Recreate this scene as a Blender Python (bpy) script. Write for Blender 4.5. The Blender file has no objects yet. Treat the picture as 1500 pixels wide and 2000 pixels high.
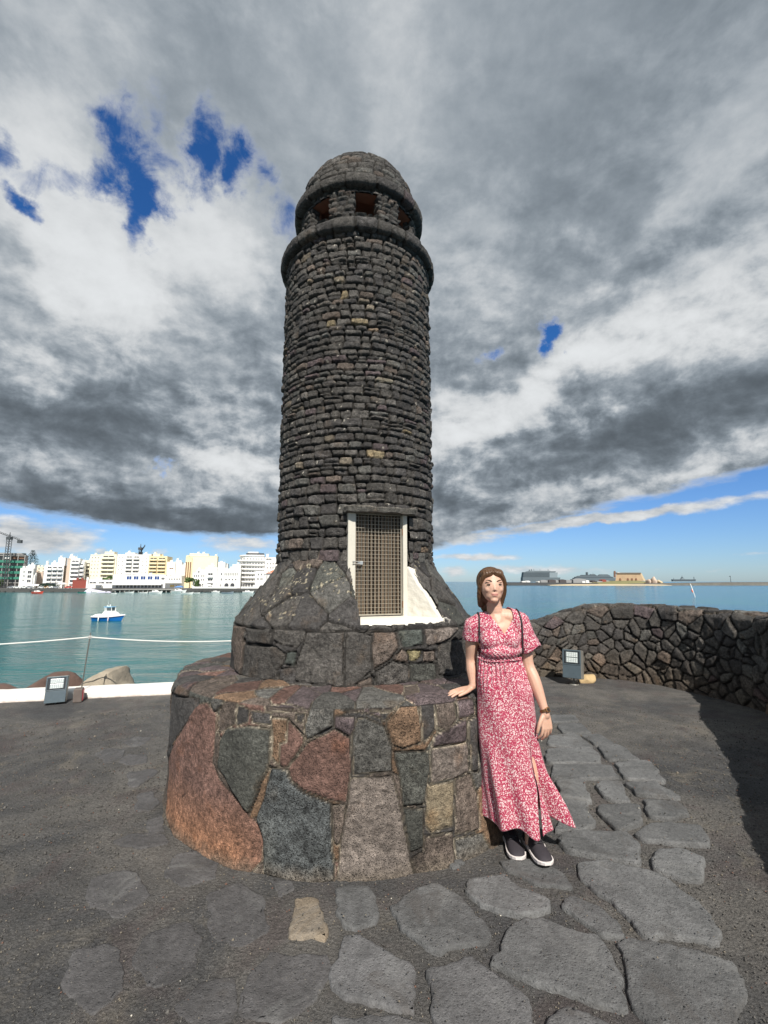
import bpy, bmesh, math, random
import numpy as np
from mathutils import Vector, Matrix, noise as mnoise

S = bpy.context.scene
COL = S.collection
R = math.radians
random.seed(7)

# ------------------------------------------------------------------ camera
CAM_H = 1.55
F_PX = 900.0                       # focal length in units of a 1500 px wide frame
PITCH = math.atan(136 / F_PX)
cam_d = bpy.data.cameras.new('camera')
cam_d.sensor_fit = 'HORIZONTAL'
cam_d.sensor_width = 36
cam_d.lens = F_PX / 1500 * 36
cam_d.clip_start = 0.05
cam_d.clip_end = 60000
cam = bpy.data.objects.new('camera', cam_d)
COL.objects.link(cam)
cam.location = (0, 0, CAM_H)
cam.rotation_euler = (R(90) + PITCH, 0, 0)
S.camera = cam

# ------------------------------------------------------------------ exposure
S.view_settings.view_transform = 'Standard'
S.view_settings.look = 'None'
S.view_settings.gamma = 1
S.view_settings.exposure = 0.45
S.cycles.max_bounces = 6
S.cycles.use_denoising = True

# ------------------------------------------------------------------ sun
SUN_AZ, SUN_EL = 12.0, 43.0        # behind the viewer, a little to the right
sun_d = bpy.data.lights.new('sun', 'SUN')
sun_d.energy = 4.2
sun_d.angle = R(0.5)
sun_d.color = (1.0, 0.95, 0.87)
sun = bpy.data.objects.new('sun', sun_d)
COL.objects.link(sun)
to_sun = Vector((math.sin(R(SUN_AZ)) * math.cos(R(SUN_EL)), -math.cos(R(SUN_AZ)) * math.cos(R(SUN_EL)), math.sin(R(SUN_EL))))
sun.rotation_euler = to_sun.to_track_quat('Z', 'Y').to_euler()

# ------------------------------------------------------------------ world: sky and clouds
class NT:
    """small helper to write node maths"""
    def __init__(self, tree):
        self.t = tree; self.n = tree.nodes; self.l = tree.links
    def node(self, typ, **kw):
        nd = self.n.new(typ)
        for k, v in kw.items():
            setattr(nd, k, v)
        return nd
    def set(self, sock, v):
        if hasattr(v, 'is_output') or isinstance(v, bpy.types.NodeSocket):
            self.l.new(v, sock)
        else:
            sock.default_value = v
    def m(self, op, a, b=0.0, c=0.0, clamp=False):
        nd = self.node('ShaderNodeMath', operation=op, use_clamp=clamp)
        self.set(nd.inputs[0], a); self.set(nd.inputs[1], b)
        if op in ('MULTIPLY_ADD', 'SMOOTH_MIN', 'SMOOTH_MAX'):
            self.set(nd.inputs[2], c)
        return nd.outputs[0]
    def v(self, op, a, b=(0, 0, 0), s=None):
        nd = self.node('ShaderNodeVectorMath', operation=op)
        self.set(nd.inputs[0], a)
        if op not in ('LENGTH', 'NORMALIZE'):
            self.set(nd.inputs[1], b)
        if s is not None:
            self.set(nd.inputs['Scale'], s)
        return nd.outputs['Value'] if op in ('LENGTH', 'DOT_PRODUCT', 'DISTANCE') else nd.outputs[0]
    def ramp(self, x, a, b, lo=0.0, hi=1.0, smooth=True):
        nd = self.node('ShaderNodeMapRange', interpolation_type='SMOOTHSTEP' if smooth else 'LINEAR')
        self.set(nd.inputs[0], x); nd.inputs[1].default_value = a; nd.inputs[2].default_value = b
        nd.inputs[3].default_value = lo; nd.inputs[4].default_value = hi
        return nd.outputs[0]
    def noise(self, vec, scale, detail=4, rough=0.5, dist=0.0, dim='3D', color=False):
        nd = self.node('ShaderNodeTexNoise', noise_dimensions=dim)
        if vec is not None: self.set(nd.inputs['Vector'], vec)
        nd.inputs['Scale'].default_value = scale; nd.inputs['Detail'].default_value = detail
        nd.inputs['Roughness'].default_value = rough; nd.inputs['Distortion'].default_value = dist
        return nd.outputs['Color'] if color else nd.outputs['Fac']
    def vor(self, vec, scale, feature='F1', out='Distance', rand=1.0):
        nd = self.node('ShaderNodeTexVoronoi', feature=feature)
        self.set(nd.inputs['Vector'], vec); nd.inputs['Scale'].default_value = scale
        nd.inputs['Randomness'].default_value = rand
        return nd.outputs[out]
    def mix(self, f, a, b, blend='MIX'):
        nd = self.node('ShaderNodeMix', data_type='RGBA', blend_type=blend)
        self.set(nd.inputs[0], f)
        self.set(nd.inputs[6], a if not isinstance(a, tuple) else (*a, 1)[:4])
        self.set(nd.inputs[7], b if not isinstance(b, tuple) else (*b, 1)[:4])
        return nd.outputs[2]
    def xyz(self, x, y, z):
        nd = self.node('ShaderNodeCombineXYZ')
        for i, q in enumerate((x, y, z)): self.set(nd.inputs[i], q)
        return nd.outputs[0]

def sky_dir(px, py):
    """azimuth and elevation (degrees) of a direction of the sky"""
    u = (px - 750) / F_PX; v = (py - 1000) / F_PX
    y = math.cos(PITCH) + v * math.sin(PITCH); z = -(v * math.cos(PITCH) - math.sin(PITCH))
    return math.degrees(math.atan2(u, y)), math.degrees(math.atan2(z, math.hypot(u, y)))

W = bpy.data.worlds.new('World')
S.world = W
W.use_nodes = True
W.node_tree.nodes.clear()
w = NT(W.node_tree)
tc = w.node('ShaderNodeTexCoord')
D = tc.outputs['Generated']
sep = w.node('ShaderNodeSeparateXYZ'); w.set(sep.inputs[0], D)
dx, dy, dz = sep.outputs
az = w.m('MULTIPLY', w.m('ARCTAN2', dx, dy), 57.2958)
el = w.m('MULTIPLY', w.m('ARCSINE', dz), 57.2958)
# cloud deck seen in perspective: project the direction on a flat layer
zz = w.m('ADD', w.m('MAXIMUM', dz, 0.0), 0.16)
PX = w.m('DIVIDE', dx, zz); PY = w.m('DIVIDE', dy, zz)
rotc, rots = math.cos(R(28)), math.sin(R(28))
QX = w.m('ADD', w.m('MULTIPLY', PX, rotc), w.m('MULTIPLY', PY, rots))
QY = w.m('SUBTRACT', w.m('MULTIPLY', PY, rotc), w.m('MULTIPLY', PX, rots))
Pst = w.xyz(w.m('MULTIPLY', QX, 0.55), QY, 0.0)             # streets of cloud
Piso = w.xyz(PX, PY, 0.3)
AE0 = w.xyz(az, el, 0.0)
wn = w.v('SUBTRACT', w.noise(Piso, 1.7, 5, 0.55, color=True), (0.5, 0.5, 0.5))
wn2 = w.v('SUBTRACT', w.noise(D, 9.0, 6, 0.6, color=True), (0.5, 0.5, 0.5))
AE = w.v('ADD', w.v('ADD', AE0, w.v('MULTIPLY', wn, (14, 8, 0))), w.v('MULTIPLY', wn2, (7, 6, 0)))

def blob(px, py, sx, sy, rot=0.0):
    a, e = sky_dir(px, py)
    k = 180 / math.pi / F_PX
    d = w.v('SUBTRACT', AE, (a, e, 0))
    if rot:
        nd = w.node('ShaderNodeVectorRotate', rotation_type='Z_AXIS')
        w.set(nd.inputs['Vector'], d); nd.inputs['Angle'].default_value = R(-rot)
        d = nd.outputs[0]
    ln = w.v('LENGTH', w.v('MULTIPLY', d, (1 / (sx * k), 1 / (sy * k), 0)))
    return w.ramp(ln, 1.5, 0.0)

# brightness of the cloud deck: (x, y, width, height, tilt, amount)
BR = [
 (60, 1015, 420, 44, 0, -0.42), (60, 870, 230, 90, 0, -0.20), (400, 1020, 220, 42, -10, -0.36), (280, 830, 200, 50, 10, -0.14), (60, 780, 160, 60, 0, -0.10),
 (130, 480, 170, 130, 0, 0.30), (410, 420, 150, 100, 0, 0.34), (290, 590, 150, 90, 0, 0.26), (60, 650, 110, 70, 0, 0.14), (110, 890, 120, 36, 0, 0.26), (230, 930, 90, 26, 0, 0.12),
 (450, 910, 130, 45, 0, 0.36), (350, 960, 90, 26, 0, 0.16), (70, 330, 120, 80, 0, 0.18), (150, 200, 120, 60, 30, 0.14), (60, 60, 160, 110, 0, 0.05), (430, 130, 130, 150, 60, -0.10), (480, 560, 60, 120, 0, 0.06),
 (800, 170, 150, 150, 0, 0.07), (1150, 300, 260, 130, 20, -0.14), (1400, 60, 200, 90, 20, -0.05), (960, 560, 150, 80, 20, 0.16), (760, 40, 100, 60, 0, 0.08), (1010, 60, 120, 70, 0, -0.05),
 (1280, 430, 320, 50, 24, 0.04), (1100, 740, 330, 46, 20, 0.44), (1400, 640, 200, 40, 20, 0.34), (900, 800, 90, 90, 0, 0.16), (980, 830, 110, 30, 0, 0.14),
 (1270, 835, 330, 36, 12, -0.24), (1000, 960, 240, 40, 10, -0.22), (1420, 760, 180, 34, 14, -0.20), (1300, 905, 300, 20, 9, 0.12), (1180, 660, 120, 60, 10, 0.14),
 (1330, 520, 200, 46, 22, -0.14), (650, 60, 200, 100, 0, -0.02), (1200, 540, 160, 30, 24, 0.08), (1440, 940, 120, 12, 10, 0.25),
]
bsum = None
for (x, y, sx, sy, rt, am) in BR:
    b = w.m('MULTIPLY', blob(x, y, sx, sy, rt), am)
    bsum = b if bsum is None else w.m('ADD', bsum, b)
# holes of blue sky
AEkeep = AE
wn3 = w.v('SUBTRACT', w.noise(D, 22.0, 5, 0.6, color=True), (0.5, 0.5, 0.5))
AE = w.v('ADD', AE0, w.v('ADD', w.v('MULTIPLY', wn2, (6, 6, 0)), w.v('MULTIPLY', wn3, (5, 4, 0))))
HO = [(235, 262, 60, 60, 0, 1.0), (262, 330, 72, 62, 0, 1.2), (268, 408, 34, 62, 0, 1.0), (318, 318, 58, 42, 0, 0.9), (205, 362, 50, 24, 0, 0.7), (110, 340, 70, 24, 10, 0.50), (46, 386, 30, 20, 0, 0.75), (14, 290, 24, 34, 0, 0.55),
      (398, 290, 44, 62, 0, 1.0), (452, 318, 58, 42, 0, 1.0), (520, 370, 60, 30, -40, 0.65), (300, 220, 30, 60, 0, 0.45), (1080, 664, 36, 26, 0, 1.15), (965, 690, 34, 15, 0, 0.6), (322, 905, 24, 12, 0, 0.6), (560, 440, 36, 50, 0, 0.6)]
hsum = None
for (x, y, sx, sy, rt, am) in HO:
    b = w.m('MULTIPLY', blob(x, y, sx, sy, rt), am)
    hsum = b if hsum is None else w.m('MAXIMUM', hsum, b)
AE = AEkeep
n_big = w.noise(Pst, 1.2, 7, 0.52, 0.2)
n_mid = w.noise(w.v('MULTIPLY', D, (1, 1, 1.6)), 4.2, 9, 0.58, 0.25)
n_fine = w.noise(Piso, 2.6, 9, 0.56, 0.2)
DD = w.v('MULTIPLY', D, (1, 1, 1.5))
n_puf = w.noise(DD, 9.5, 10, 0.60, 0.15)
n_off = w.noise(w.v('ADD', DD, (0.012, 0.0, 0.022)), 9.5, 10, 0.60, 0.15)
soft = w.ramp(el, 14, 46, 1.0, 0.22)
relief = w.m('MULTIPLY', w.m('MULTIPLY', w.m('SUBTRACT', n_puf, n_off), 1.25), soft)
lum = w.m('ADD', 0.345, w.m('MULTIPLY', bsum, 0.80))
lum = w.m('ADD', lum, w.m('MULTIPLY', w.m('SUBTRACT', n_big, 0.5), 0.30))
lum = w.m('ADD', lum, w.m('MULTIPLY', w.m('MULTIPLY', w.m('SUBTRACT', n_mid, 0.5), 0.22), w.ramp(el, 20, 60, 1.0, 0.55)))
lum = w.m('ADD', lum, w.m('MULTIPLY', w.m('SUBTRACT', n_fine, 0.5), 0.20))
lum = w.m('ADD', lum, w.m('MULTIPLY', w.m('MULTIPLY', w.m('SUBTRACT', n_puf, 0.5), 0.16), soft))
lum = w.m('ADD', lum, relief)
mass = w.ramp(w.m('ADD', n_mid, w.m('ADD', w.m('MULTIPLY', bsum, 0.30), w.m('MULTIPLY', w.m('SUBTRACT', n_puf, 0.5), 0.45))), 0.45, 0.64)
lum = w.m('ADD', lum, w.m('MULTIPLY', w.m('MULTIPLY', w.m('SUBTRACT', mass, 0.47), 0.21), w.ramp(el, 12, 50, 1.0, 0.25)))
lx = w.m('MULTIPLY', w.m('SUBTRACT', lum, 0.40), 2.7)
lum = w.m('MULTIPLY_ADD', w.m('DIVIDE', lx, w.m('SQRT', w.m('ADD', w.m('MULTIPLY', lx, lx), 1.0))), 0.37, 0.44)
# lower edge of the deck: clear sky near the horizon, its edge ragged
elw = w.m('ADD', el, w.m('MULTIPLY', w.m('SUBTRACT', w.noise(w.xyz(az, w.m('MULTIPLY', el, 3.0), 0), 0.09, 7, 0.6), 0.5), 4.5))
edge_h = w.ramp(az, -42, -2, 7.0, 3.8, False)
edge_r = w.ramp(az, 6, 42, 3.6, 11.0, False)
edge = w.m('ADD', edge_h, w.m('SUBTRACT', edge_r, 3.6))
deck = w.m('SUBTRACT', elw, edge)
cover = w.ramp(deck, -0.3, 0.9)
hn = w.m('ADD', w.m('MULTIPLY', w.m('SUBTRACT', w.noise(D, 15, 10, 0.66, 0.5), 0.5), 1.5), w.m('MULTIPLY', w.m('SUBTRACT', n_puf, 0.5), 0.8))
hole_n = w.m('ADD', hsum, hn)
cover = w.m('MULTIPLY', cover, w.m('SUBTRACT', 1.0, w.m('MULTIPLY', w.ramp(hole_n, 0.18, 0.95, 0, 1), w.ramp(hsum, 0.02, 0.22))))
# separate low clouds: cumulus at the far left, thin streaks right
aeW = w.v('ADD', AE0, w.v('MULTIPLY', wn2, (5, 2.2, 0)))
AEkeep = AE; AE = aeW
LOW = [(60, 1052, 110, 34, 0, 1.2), (205, 1080, 18, 14, 0, 0.8), (310, 1078, 20, 14, 0, 0.6), (470, 1060, 120, 34, 0, 0.8), (1150, 1016, 330, 13, 5, 1.2), (900, 1050, 110, 18, 0, 1.0),
       (930, 1088, 110, 10, 0, 0.9), (1060, 1112, 160, 12, 0, 0.75), (890, 1120, 40, 16, 0, 0.8), (1480, 1082, 50, 5, 3, 0.5), (1350, 1113, 200, 5, 0, 0.45)]
lsum = None
for (x, y, sx, sy, rt, am) in LOW:
    b = w.m('MULTIPLY', blob(x, y, sx, sy, rt), am)
    lsum = b if lsum is None else w.m('MAXIMUM', lsum, b)
AE = AEkeep
nl = w.noise(w.v('MULTIPLY', D, (1, 1, 3.0)), 16, 7, 0.6)
low = w.ramp(w.m('ADD', lsum, w.m('MULTIPLY', w.m('SUBTRACT', nl, 0.5), 1.2)), 0.30, 0.95)
lowlum = w.m('ADD', 0.60, w.m('MULTIPLY', w.m('SUBTRACT', nl, 0.5), 0.9))
allc = w.m('MAXIMUM', cover, low)
sel = w.m('SUBTRACT', 1.0, cover)
lumf = w.m('ADD', w.m('MULTIPLY', lum, cover), w.m('MULTIPLY', lowlum, sel))
# cool grey when dark, neutral white when bright
tint = w.mix(w.ramp(lumf, 0.1, 0.7), (0.80, 0.96, 1.12), (0.97, 1.0, 1.02))
ccol = w.v('SCALE', tint, s=w.m('MULTIPLY', lumf, 0.78))
sky = w.node('ShaderNodeTexSky', sky_type='NISHITA')
sky.sun_disc = False
sky.sun_elevation = R(SUN_EL)
sky.sun_rotation = R(180 - SUN_AZ)
sky.air_density = 1.0; sky.dust_density = 0.3; sky.ozone_density = 3.0
skyc = w.v('MULTIPLY', sky.outputs[0], w.mix(w.ramp(el, 0, 28), (0.64, 0.84, 1.18), (0.32, 0.76, 1.26)))
bg1 = w.node('ShaderNodeBackground'); w.set(bg1.inputs[0], skyc); bg1.inputs[1].default_value = 0.075
bg2 = w.node('ShaderNodeBackground'); w.set(bg2.inputs[0], ccol); bg2.inputs[1].default_value = 1.0
mx = w.node('ShaderNodeMixShader')
w.set(mx.inputs[0], allc); w.l.new(bg1.outputs[0], mx.inputs[1]); w.l.new(bg2.outputs[0], mx.inputs[2])
out = w.node('ShaderNodeOutputWorld'); w.l.new(mx.outputs[0], out.inputs[0])

# ------------------------------------------------------------------ helpers
def tag(o, label=None, cat=None, group=None, kind=None):
    if label: o['label'] = label
    if cat: o['category'] = cat
    if group: o['group'] = group
    if kind: o['kind'] = kind
    return o

def empty(name, loc=(0, 0, 0), rz=0.0, label=None, cat=None, group=None):
    o = bpy.data.objects.new(name, None)
    o.empty_display_size = 0.1
    COL.objects.link(o); o.location = loc; o.rotation_euler = (0, 0, rz)
    return tag(o, label, cat, group)

def link(name, me, parent=None, mats=()):
    o = bpy.data.objects.new(name, me)
    for m_ in mats: me.materials.append(m_)
    COL.objects.link(o)
    if parent is not None: o.parent = parent
    return o

def smooth(me, on=True):
    me.polygons.foreach_set('use_smooth', [on] * len(me.polygons))

class MB:
    def __init__(self): self.v = []; self.f = []; self.mi = []; self.sm = []
    def add(self, vs, fs, mi=0, sm=False):
        b = len(self.v); self.v += [tuple(q) for q in vs]
        for f in fs: self.f.append([b + i for i in f]); self.mi.append(mi); self.sm.append(sm)
    def box(self, c, s, mi=0, rz=0.0, M=None):
        x, y, z = s[0] / 2, s[1] / 2, s[2] / 2
        vs = [Vector((a, b, d)) for d in (-z, z) for (a, b) in ((-x, -y), (x, -y), (x, y), (-x, y))]
        if M is None: M = Matrix.Rotation(rz, 4, 'Z')
        vs = [M @ q + Vector(c) for q in vs]
        self.add(vs, [(3, 2, 1, 0), (4, 5, 6, 7), (0, 1, 5, 4), (1, 2, 6, 5), (2, 3, 7, 6), (3, 0, 4, 7)], mi)
    def bevbox(self, c, s, bev=0.01, mi=0, M=None):
        bm = bmesh.new(); bmesh.ops.create_cube(bm, size=1)
        for q in bm.verts: q.co = Vector((q.co.x * s[0], q.co.y * s[1], q.co.z * s[2]))
        bmesh.ops.bevel(bm, geom=bm.edges[:], offset=bev, segments=2, affect='EDGES', profile=0.6)
        M = M or Matrix()
        bm.verts.index_update()
        self.add([M @ q.co + Vector(c) for q in bm.verts], [[q.index for q in f.verts] for f in bm.faces], mi)
        bm.free()
    def cyl(self, p0, p1, r0, r1=None, n=10, mi=0, caps=True, sm=True):
        r1 = r0 if r1 is None else r1
        p0, p1 = Vector(p0), Vector(p1); d = (p1 - p0).normalized()
        a = d.orthogonal().normalized(); b = d.cross(a)
        vs = [p + (a * math.cos(t) + b * math.sin(t)) * r for p, r in ((p0, r0), (p1, r1)) for t in [2 * math.pi * i / n for i in range(n)]]
        self.add(vs, [(i, (i + 1) % n, n + (i + 1) % n, n + i) for i in range(n)], mi, sm)
        if caps: self.add(vs, [list(range(n))[::-1], list(range(n, 2 * n))], mi)
    def loft(self, rings, mi=0, caps=True, closed=True, sm=True):
        n = len(rings[0]); vs = [q for r in rings for q in r]; fs = []
        for k in range(len(rings) - 1):
            for i in range(n if closed else n - 1):
                j = (i + 1) % n
                fs.append((k * n + i, k * n + j, (k + 1) * n + j, (k + 1) * n + i))
        self.add(vs, fs, mi, sm)
        if caps:
            self.add(vs, [list(range(n))[::-1], list(range((len(rings) - 1) * n, len(rings) * n))], mi)
    def tube(self, pts, r, n=8, mi=0):
        pts = [Vector(q) for q in pts]
        rr = r if isinstance(r, (list, tuple)) else [r] * len(pts)
        rings = []; a = None
        for i, q in enumerate(pts):
            d = (pts[min(i + 1, len(pts) - 1)] - pts[max(i - 1, 0)]).normalized()
            if a is None: a = d.orthogonal().normalized()
            a = (a - d * a.dot(d)).normalized(); b = d.cross(a)
            rings.append([q + (a * math.cos(2 * math.pi * k / n) + b * math.sin(2 * math.pi * k / n)) * rr[i] for k in range(n)])
        self.loft(rings, mi)
    def prism(self, poly, z0, z1, mi=0):
        n = len(poly)
        vs = [(x, y, z0) for x, y in poly] + [(x, y, z1) for x, y in poly]
        self.add(vs, [list(range(n))[::-1], list(range(n, 2 * n))] + [(i, (i + 1) % n, n + (i + 1) % n, n + i) for i in range(n)], mi)
    def ball(self, c, r, n=12, mi=0, M=None):
        r = r if isinstance(r, (tuple, list)) else (r, r, r)
        rings = []
        for k in range(1, n // 2):
            t = math.pi * k / (n // 2)
            ring = [Vector((math.sin(t) * math.cos(2 * math.pi * i / n) * r[0], math.sin(t) * math.sin(2 * math.pi * i / n) * r[1], -math.cos(t) * r[2])) for i in range(n)]
            rings.append([(M @ q if M else q) + Vector(c) for q in ring])
        self.loft(rings, mi)
    def mesh(self, name):
        me = bpy.data.meshes.new(name); me.from_pydata(self.v, [], self.f)
        me.polygons.foreach_set('material_index', self.mi)
        me.polygons.foreach_set('use_smooth', self.sm)
        me.update()
        return me
    def build(self, name, mats, parent=None):
        mats = mats if isinstance(mats, (list, tuple)) else [mats]
        return link(name, self.mesh(name), parent, mats)

# ------------------------------------------------------------------ numpy noise
def _h(ix, iy, iz, seed):
    n = (ix * 374761393 + iy * 668265263 + iz * 2147483647 + seed * 144665) & 0xffffffff
    n = ((n ^ (n >> 13)) * 1274126177) & 0xffffffff
    n = ((n ^ (n >> 16)) * 2246822519) & 0xffffffff
    return ((n ^ (n >> 15)) & 0xffff) / 65535.0
def vnoise(x, y, z, seed=0):
    ix, iy, iz = (np.floor(q).astype(np.int64) for q in (x, y, z))
    fx, fy, fz = x - ix, y - iy, z - iz
    fx, fy, fz = (q * q * (3 - 2 * q) for q in (fx, fy, fz))
    r = 0
    for a in (0, 1):
        for b in (0, 1):
            for c in (0, 1):
                r = r + _h(ix + a, iy + b, iz + c, seed) * (fx if a else 1 - fx) * (fy if b else 1 - fy) * (fz if c else 1 - fz)
    return r * 2 - 1
def fbm(P, scale, octs=4, seed=0, gain=0.5):
    x, y, z = P[..., 0] * scale, P[..., 1] * scale, P[..., 2] * scale
    r = 0; a = 1.0; t = 0
    for o in range(octs):
        r = r + a * vnoise(x + 17.3 * o, y + 5.1 * o, z + 9.7 * o, seed + o); t += a
        a *= gain; x, y, z = x * 2.03, y * 2.03, z * 2.03
    return r / t
def rnd(ids, k=0):
    i = ids.astype(np.int64)
    return _h(i, i * 7 + k * 13, i * 0 + k, 91)

def grid_mesh(name, P, col, keep=None, close_u=False, close_v=False, ids=None):
    nv, nu = P.shape[:2]
    i = np.arange(nv)[:, None]; j = np.arange(nu)[None, :]
    iu = j if close_u else j[:, :-1]
    iv = i if close_v else i[:-1]
    a = iv * nu + iu; b = iv * nu + (iu + 1) % nu
    c = ((iv + 1) % nv) * nu + (iu + 1) % nu; d = ((iv + 1) % nv) * nu + iu
    F = np.stack([a, b, c, d], -1).reshape(-1, 4)
    if keep is not None:
        F = F[keep.reshape(-1)[F].all(axis=1)]
    me = bpy.data.meshes.new(name)
    me.vertices.add(nv * nu); me.vertices.foreach_set('co', P.reshape(-1).astype(np.float32))
    me.loops.add(len(F) * 4); me.loops.foreach_set('vertex_index', F.reshape(-1).astype(np.int32))
    me.polygons.add(len(F)); me.polygons.foreach_set('loop_start', np.arange(0, len(F) * 4, 4, dtype=np.int32))
    me.polygons.foreach_set('use_smooth', np.ones(len(F), dtype=bool))
    me.update(calc_edges=True)
    if col is not None:
        at = me.color_attributes.new('tone', 'FLOAT_COLOR', 'POINT')
        al = np.ones((nv * nu, 1)) if ids is None else rnd(ids, 41).reshape(-1, 1)
        c4 = np.concatenate([col.reshape(-1, 3), al], 1)
        at.data.foreach_set('color', c4.reshape(-1).astype(np.float32))
    return me

# ------------------------------------------------------------------ masonry patterns
def voronoi(Sx, Tx, seeds, per=None):
    sh = Sx.shape; s = Sx.reshape(-1); t = Tx.reshape(-1)
    seeds = np.array(seeds); idx = np.zeros(s.size, int); dist = np.zeros(s.size)
    for k in range(0, s.size, 4000):
        ds = s[k:k + 4000, None] - seeds[None, :, 0]
        if per: ds = (ds + per / 2) % per - per / 2
        dt = t[k:k + 4000, None] - seeds[None, :, 1]
        d2 = ds * ds + dt * dt
        n = np.argpartition(d2, 5, axis=1)[:, :6]
        dn = np.take_along_axis(d2, n, 1); o = np.argsort(dn, 1)
        n = np.take_along_axis(n, o, 1); dn = np.take_along_axis(dn, o, 1)
        i0 = n[:, 0]; best = np.full(i0.size, 9.0)
        for q in range(1, 6):
            j = n[:, q]; e = seeds[i0] - seeds[j]
            if per: e[:, 0] = (e[:, 0] + per / 2) % per - per / 2
            best = np.minimum(best, (dn[:, q] - dn[:, 0]) / (2 * np.maximum(np.hypot(e[:, 0], e[:, 1]), 1e-6)))
        idx[k:k + 4000] = i0; dist[k:k + 4000] = best
    return idx.reshape(sh), dist.reshape(sh)

def jitter_seeds(s0, s1, t0, t1, cs, ct, rg, jit=0.42, stag=True):
    out_ = []; nt = max(1, round((t1 - t0) / ct))
    for r_ in range(nt):
        ns = max(2, round((s1 - s0) / cs * rg.uniform(0.85, 1.15)))
        off = rg.random()
        for c_ in range(ns):
            out_.append((s0 + (c_ + off + rg.uniform(-jit, jit)) * (s1 - s0) / ns, t0 + (r_ + 0.5 + rg.uniform(-jit, jit)) * (t1 - t0) / nt))
    return out_

def poly_sd(Sx, Tx, poly):
    """signed distance, positive inside"""
    P = np.array(poly); n = len(P)
    d = np.full(Sx.shape, 9.0); ins = np.zeros(Sx.shape, bool)
    for i in range(n):
        x0, y0 = P[i]; x1, y1 = P[(i + 1) % n]
        ex, ey = x1 - x0, y1 - y0
        h = np.clip(((Sx - x0) * ex + (Tx - y0) * ey) / max(ex * ex + ey * ey, 1e-9), 0, 1)
        d = np.minimum(d, np.hypot(Sx - x0 - h * ex, Tx - y0 - h * ey))
        c = ((y0 > Tx) != (y1 > Tx)) & (Sx < ex * (Tx - y0) / (ey if abs(ey) > 1e-9 else 1e-9) + x0)
        ins ^= c
    return np.where(ins, d, -d)

def overlay(Sx, Tx, ids, d, polys, grow=0.0):
    best = np.full(Sx.shape, -9.0); pid = np.full(Sx.shape, -1)
    for k, (_, poly) in enumerate(polys):
        P = np.array(poly)
        m = (Sx > P[:, 0].min() - .1) & (Sx < P[:, 0].max() + .1) & (Tx > P[:, 1].min() - .1) & (Tx < P[:, 1].max() + .1)
        if not m.any(): continue
        sd = poly_sd(Sx[m], Tx[m], poly) + grow
        b = best[m]; q = sd > b; b[q] = sd[q]; best[m] = b
        pp = pid[m]; pp[q] = k; pid[m] = pp
    inside = best > 0
    d2 = np.where(inside, best, np.minimum(d, -best))
    return np.where(inside, 5000 + pid, ids), d2

def courses(Sx, Tx, per, rows, rg, wl, split=0.12):
    """irregular coursed rubble: rows = list of bounds; returns id, edge distance"""
    ids = np.zeros(Sx.shape, int); d = np.full(Sx.shape, -0.01); nid = 1
    s = Sx
    span = per if per else float(Sx.max() - Sx.min() + 1)
    base = 0.0 if per else float(Sx.min())
    for r_ in range(len(rows) - 1):
        t0, t1 = rows[r_], rows[r_ + 1]
        m = (Tx >= t0) & (Tx < t1)
        if not m.any(): continue
        n = max(3, int(span / wl)); wd = np.array([rg.uniform(0.55, 1.5) for _ in range(n)]); wd = wd / wd.sum() * span
        b = base + np.concatenate([[0], np.cumsum(wd)])
        ss = (s[m] + rg.random() * per) % per if per else s[m]
        k = np.clip(np.searchsorted(b, ss, side='right') - 1, 0, n - 1)
        L = np.array([rg.uniform(0.0, 0.007) for _ in range(n)]); Rr = np.array([rg.uniform(0.0, 0.007) for _ in range(n)])
        B = np.array([rg.uniform(0.0, 0.006) for _ in range(n)]); T_ = np.array([rg.uniform(0.0, 0.007) for _ in range(n)])
        sp = np.array([rg.uniform(0.35, 0.65) if rg.random() < split and (t1 - t0) > 0.06 else 0 for _ in range(n)])
        sl = np.array([rg.uniform(-0.35, 0.35) for _ in range(n)])
        tt = Tx[m]
        xl = ss - b[k] - L[k] + sl[k] * (tt - (t0 + t1) / 2); xr = b[k + 1] - ss - Rr[k]
        tm = t0 + sp[k] * (t1 - t0)
        lower = (sp[k] > 0) & (tt < tm); upper = (sp[k] > 0) & (tt >= tm)
        yb = tt - t0 - B[k]; yt = t1 - tt - T_[k]
        yt = np.where(lower, tm - tt - 0.002, yt); yb = np.where(upper, tt - tm - 0.002, yb)
        x = np.minimum(xl, xr); y = np.minimum(yb, yt); r0 = 0.014
        cx, cy = np.maximum(r0 - x, 0), np.maximum(r0 - y, 0)
        dd = np.where((x < r0) & (y < r0), r0 - np.hypot(cx, cy), np.minimum(x, y))
        d[m] = dd; ids[m] = nid + k + np.where(upper, n, 0); nid += 2 * n + 1
    return ids, d

PAL = {
 'K': (0.060, 0.056, 0.054), 'C': (0.078, 0.072, 0.066), 'G': (0.092, 0.089, 0.082), 'N': (0.110, 0.088, 0.074), 'M': (0.136, 0.080, 0.065),
 'D': (0.070, 0.071, 0.063), 'O': (0.160, 0.103, 0.066), 'U': (0.092, 0.072, 0.074), 'B': (0.070, 0.076, 0.077), 'P': (0.168, 0.142, 0.125),
 'T': (0.185, 0.152, 0.105), 'L': (0.088, 0.098, 0.088), 'Y': (0.260, 0.225, 0.125)}
def tones(ids, weights, var=0.22, polys=None):
    """one stone colour for each id"""
    keys = list(weights); cum = np.cumsum([weights[k] for k in keys]); cum = cum / cum[-1]
    u = rnd(ids, 3); ki = np.searchsorted(cum, u).clip(0, len(keys) - 1)
    base = np.array([PAL[k] for k in keys])[ki]
    if polys is not None:
        pc = np.array([PAL[k] for k, _ in polys])
        m = ids >= 5000
        base[m] = pc[(ids[m] - 5000)]
    return base * (1 + var * (rnd(ids, 5)[..., None] * 2 - 1))

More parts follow.
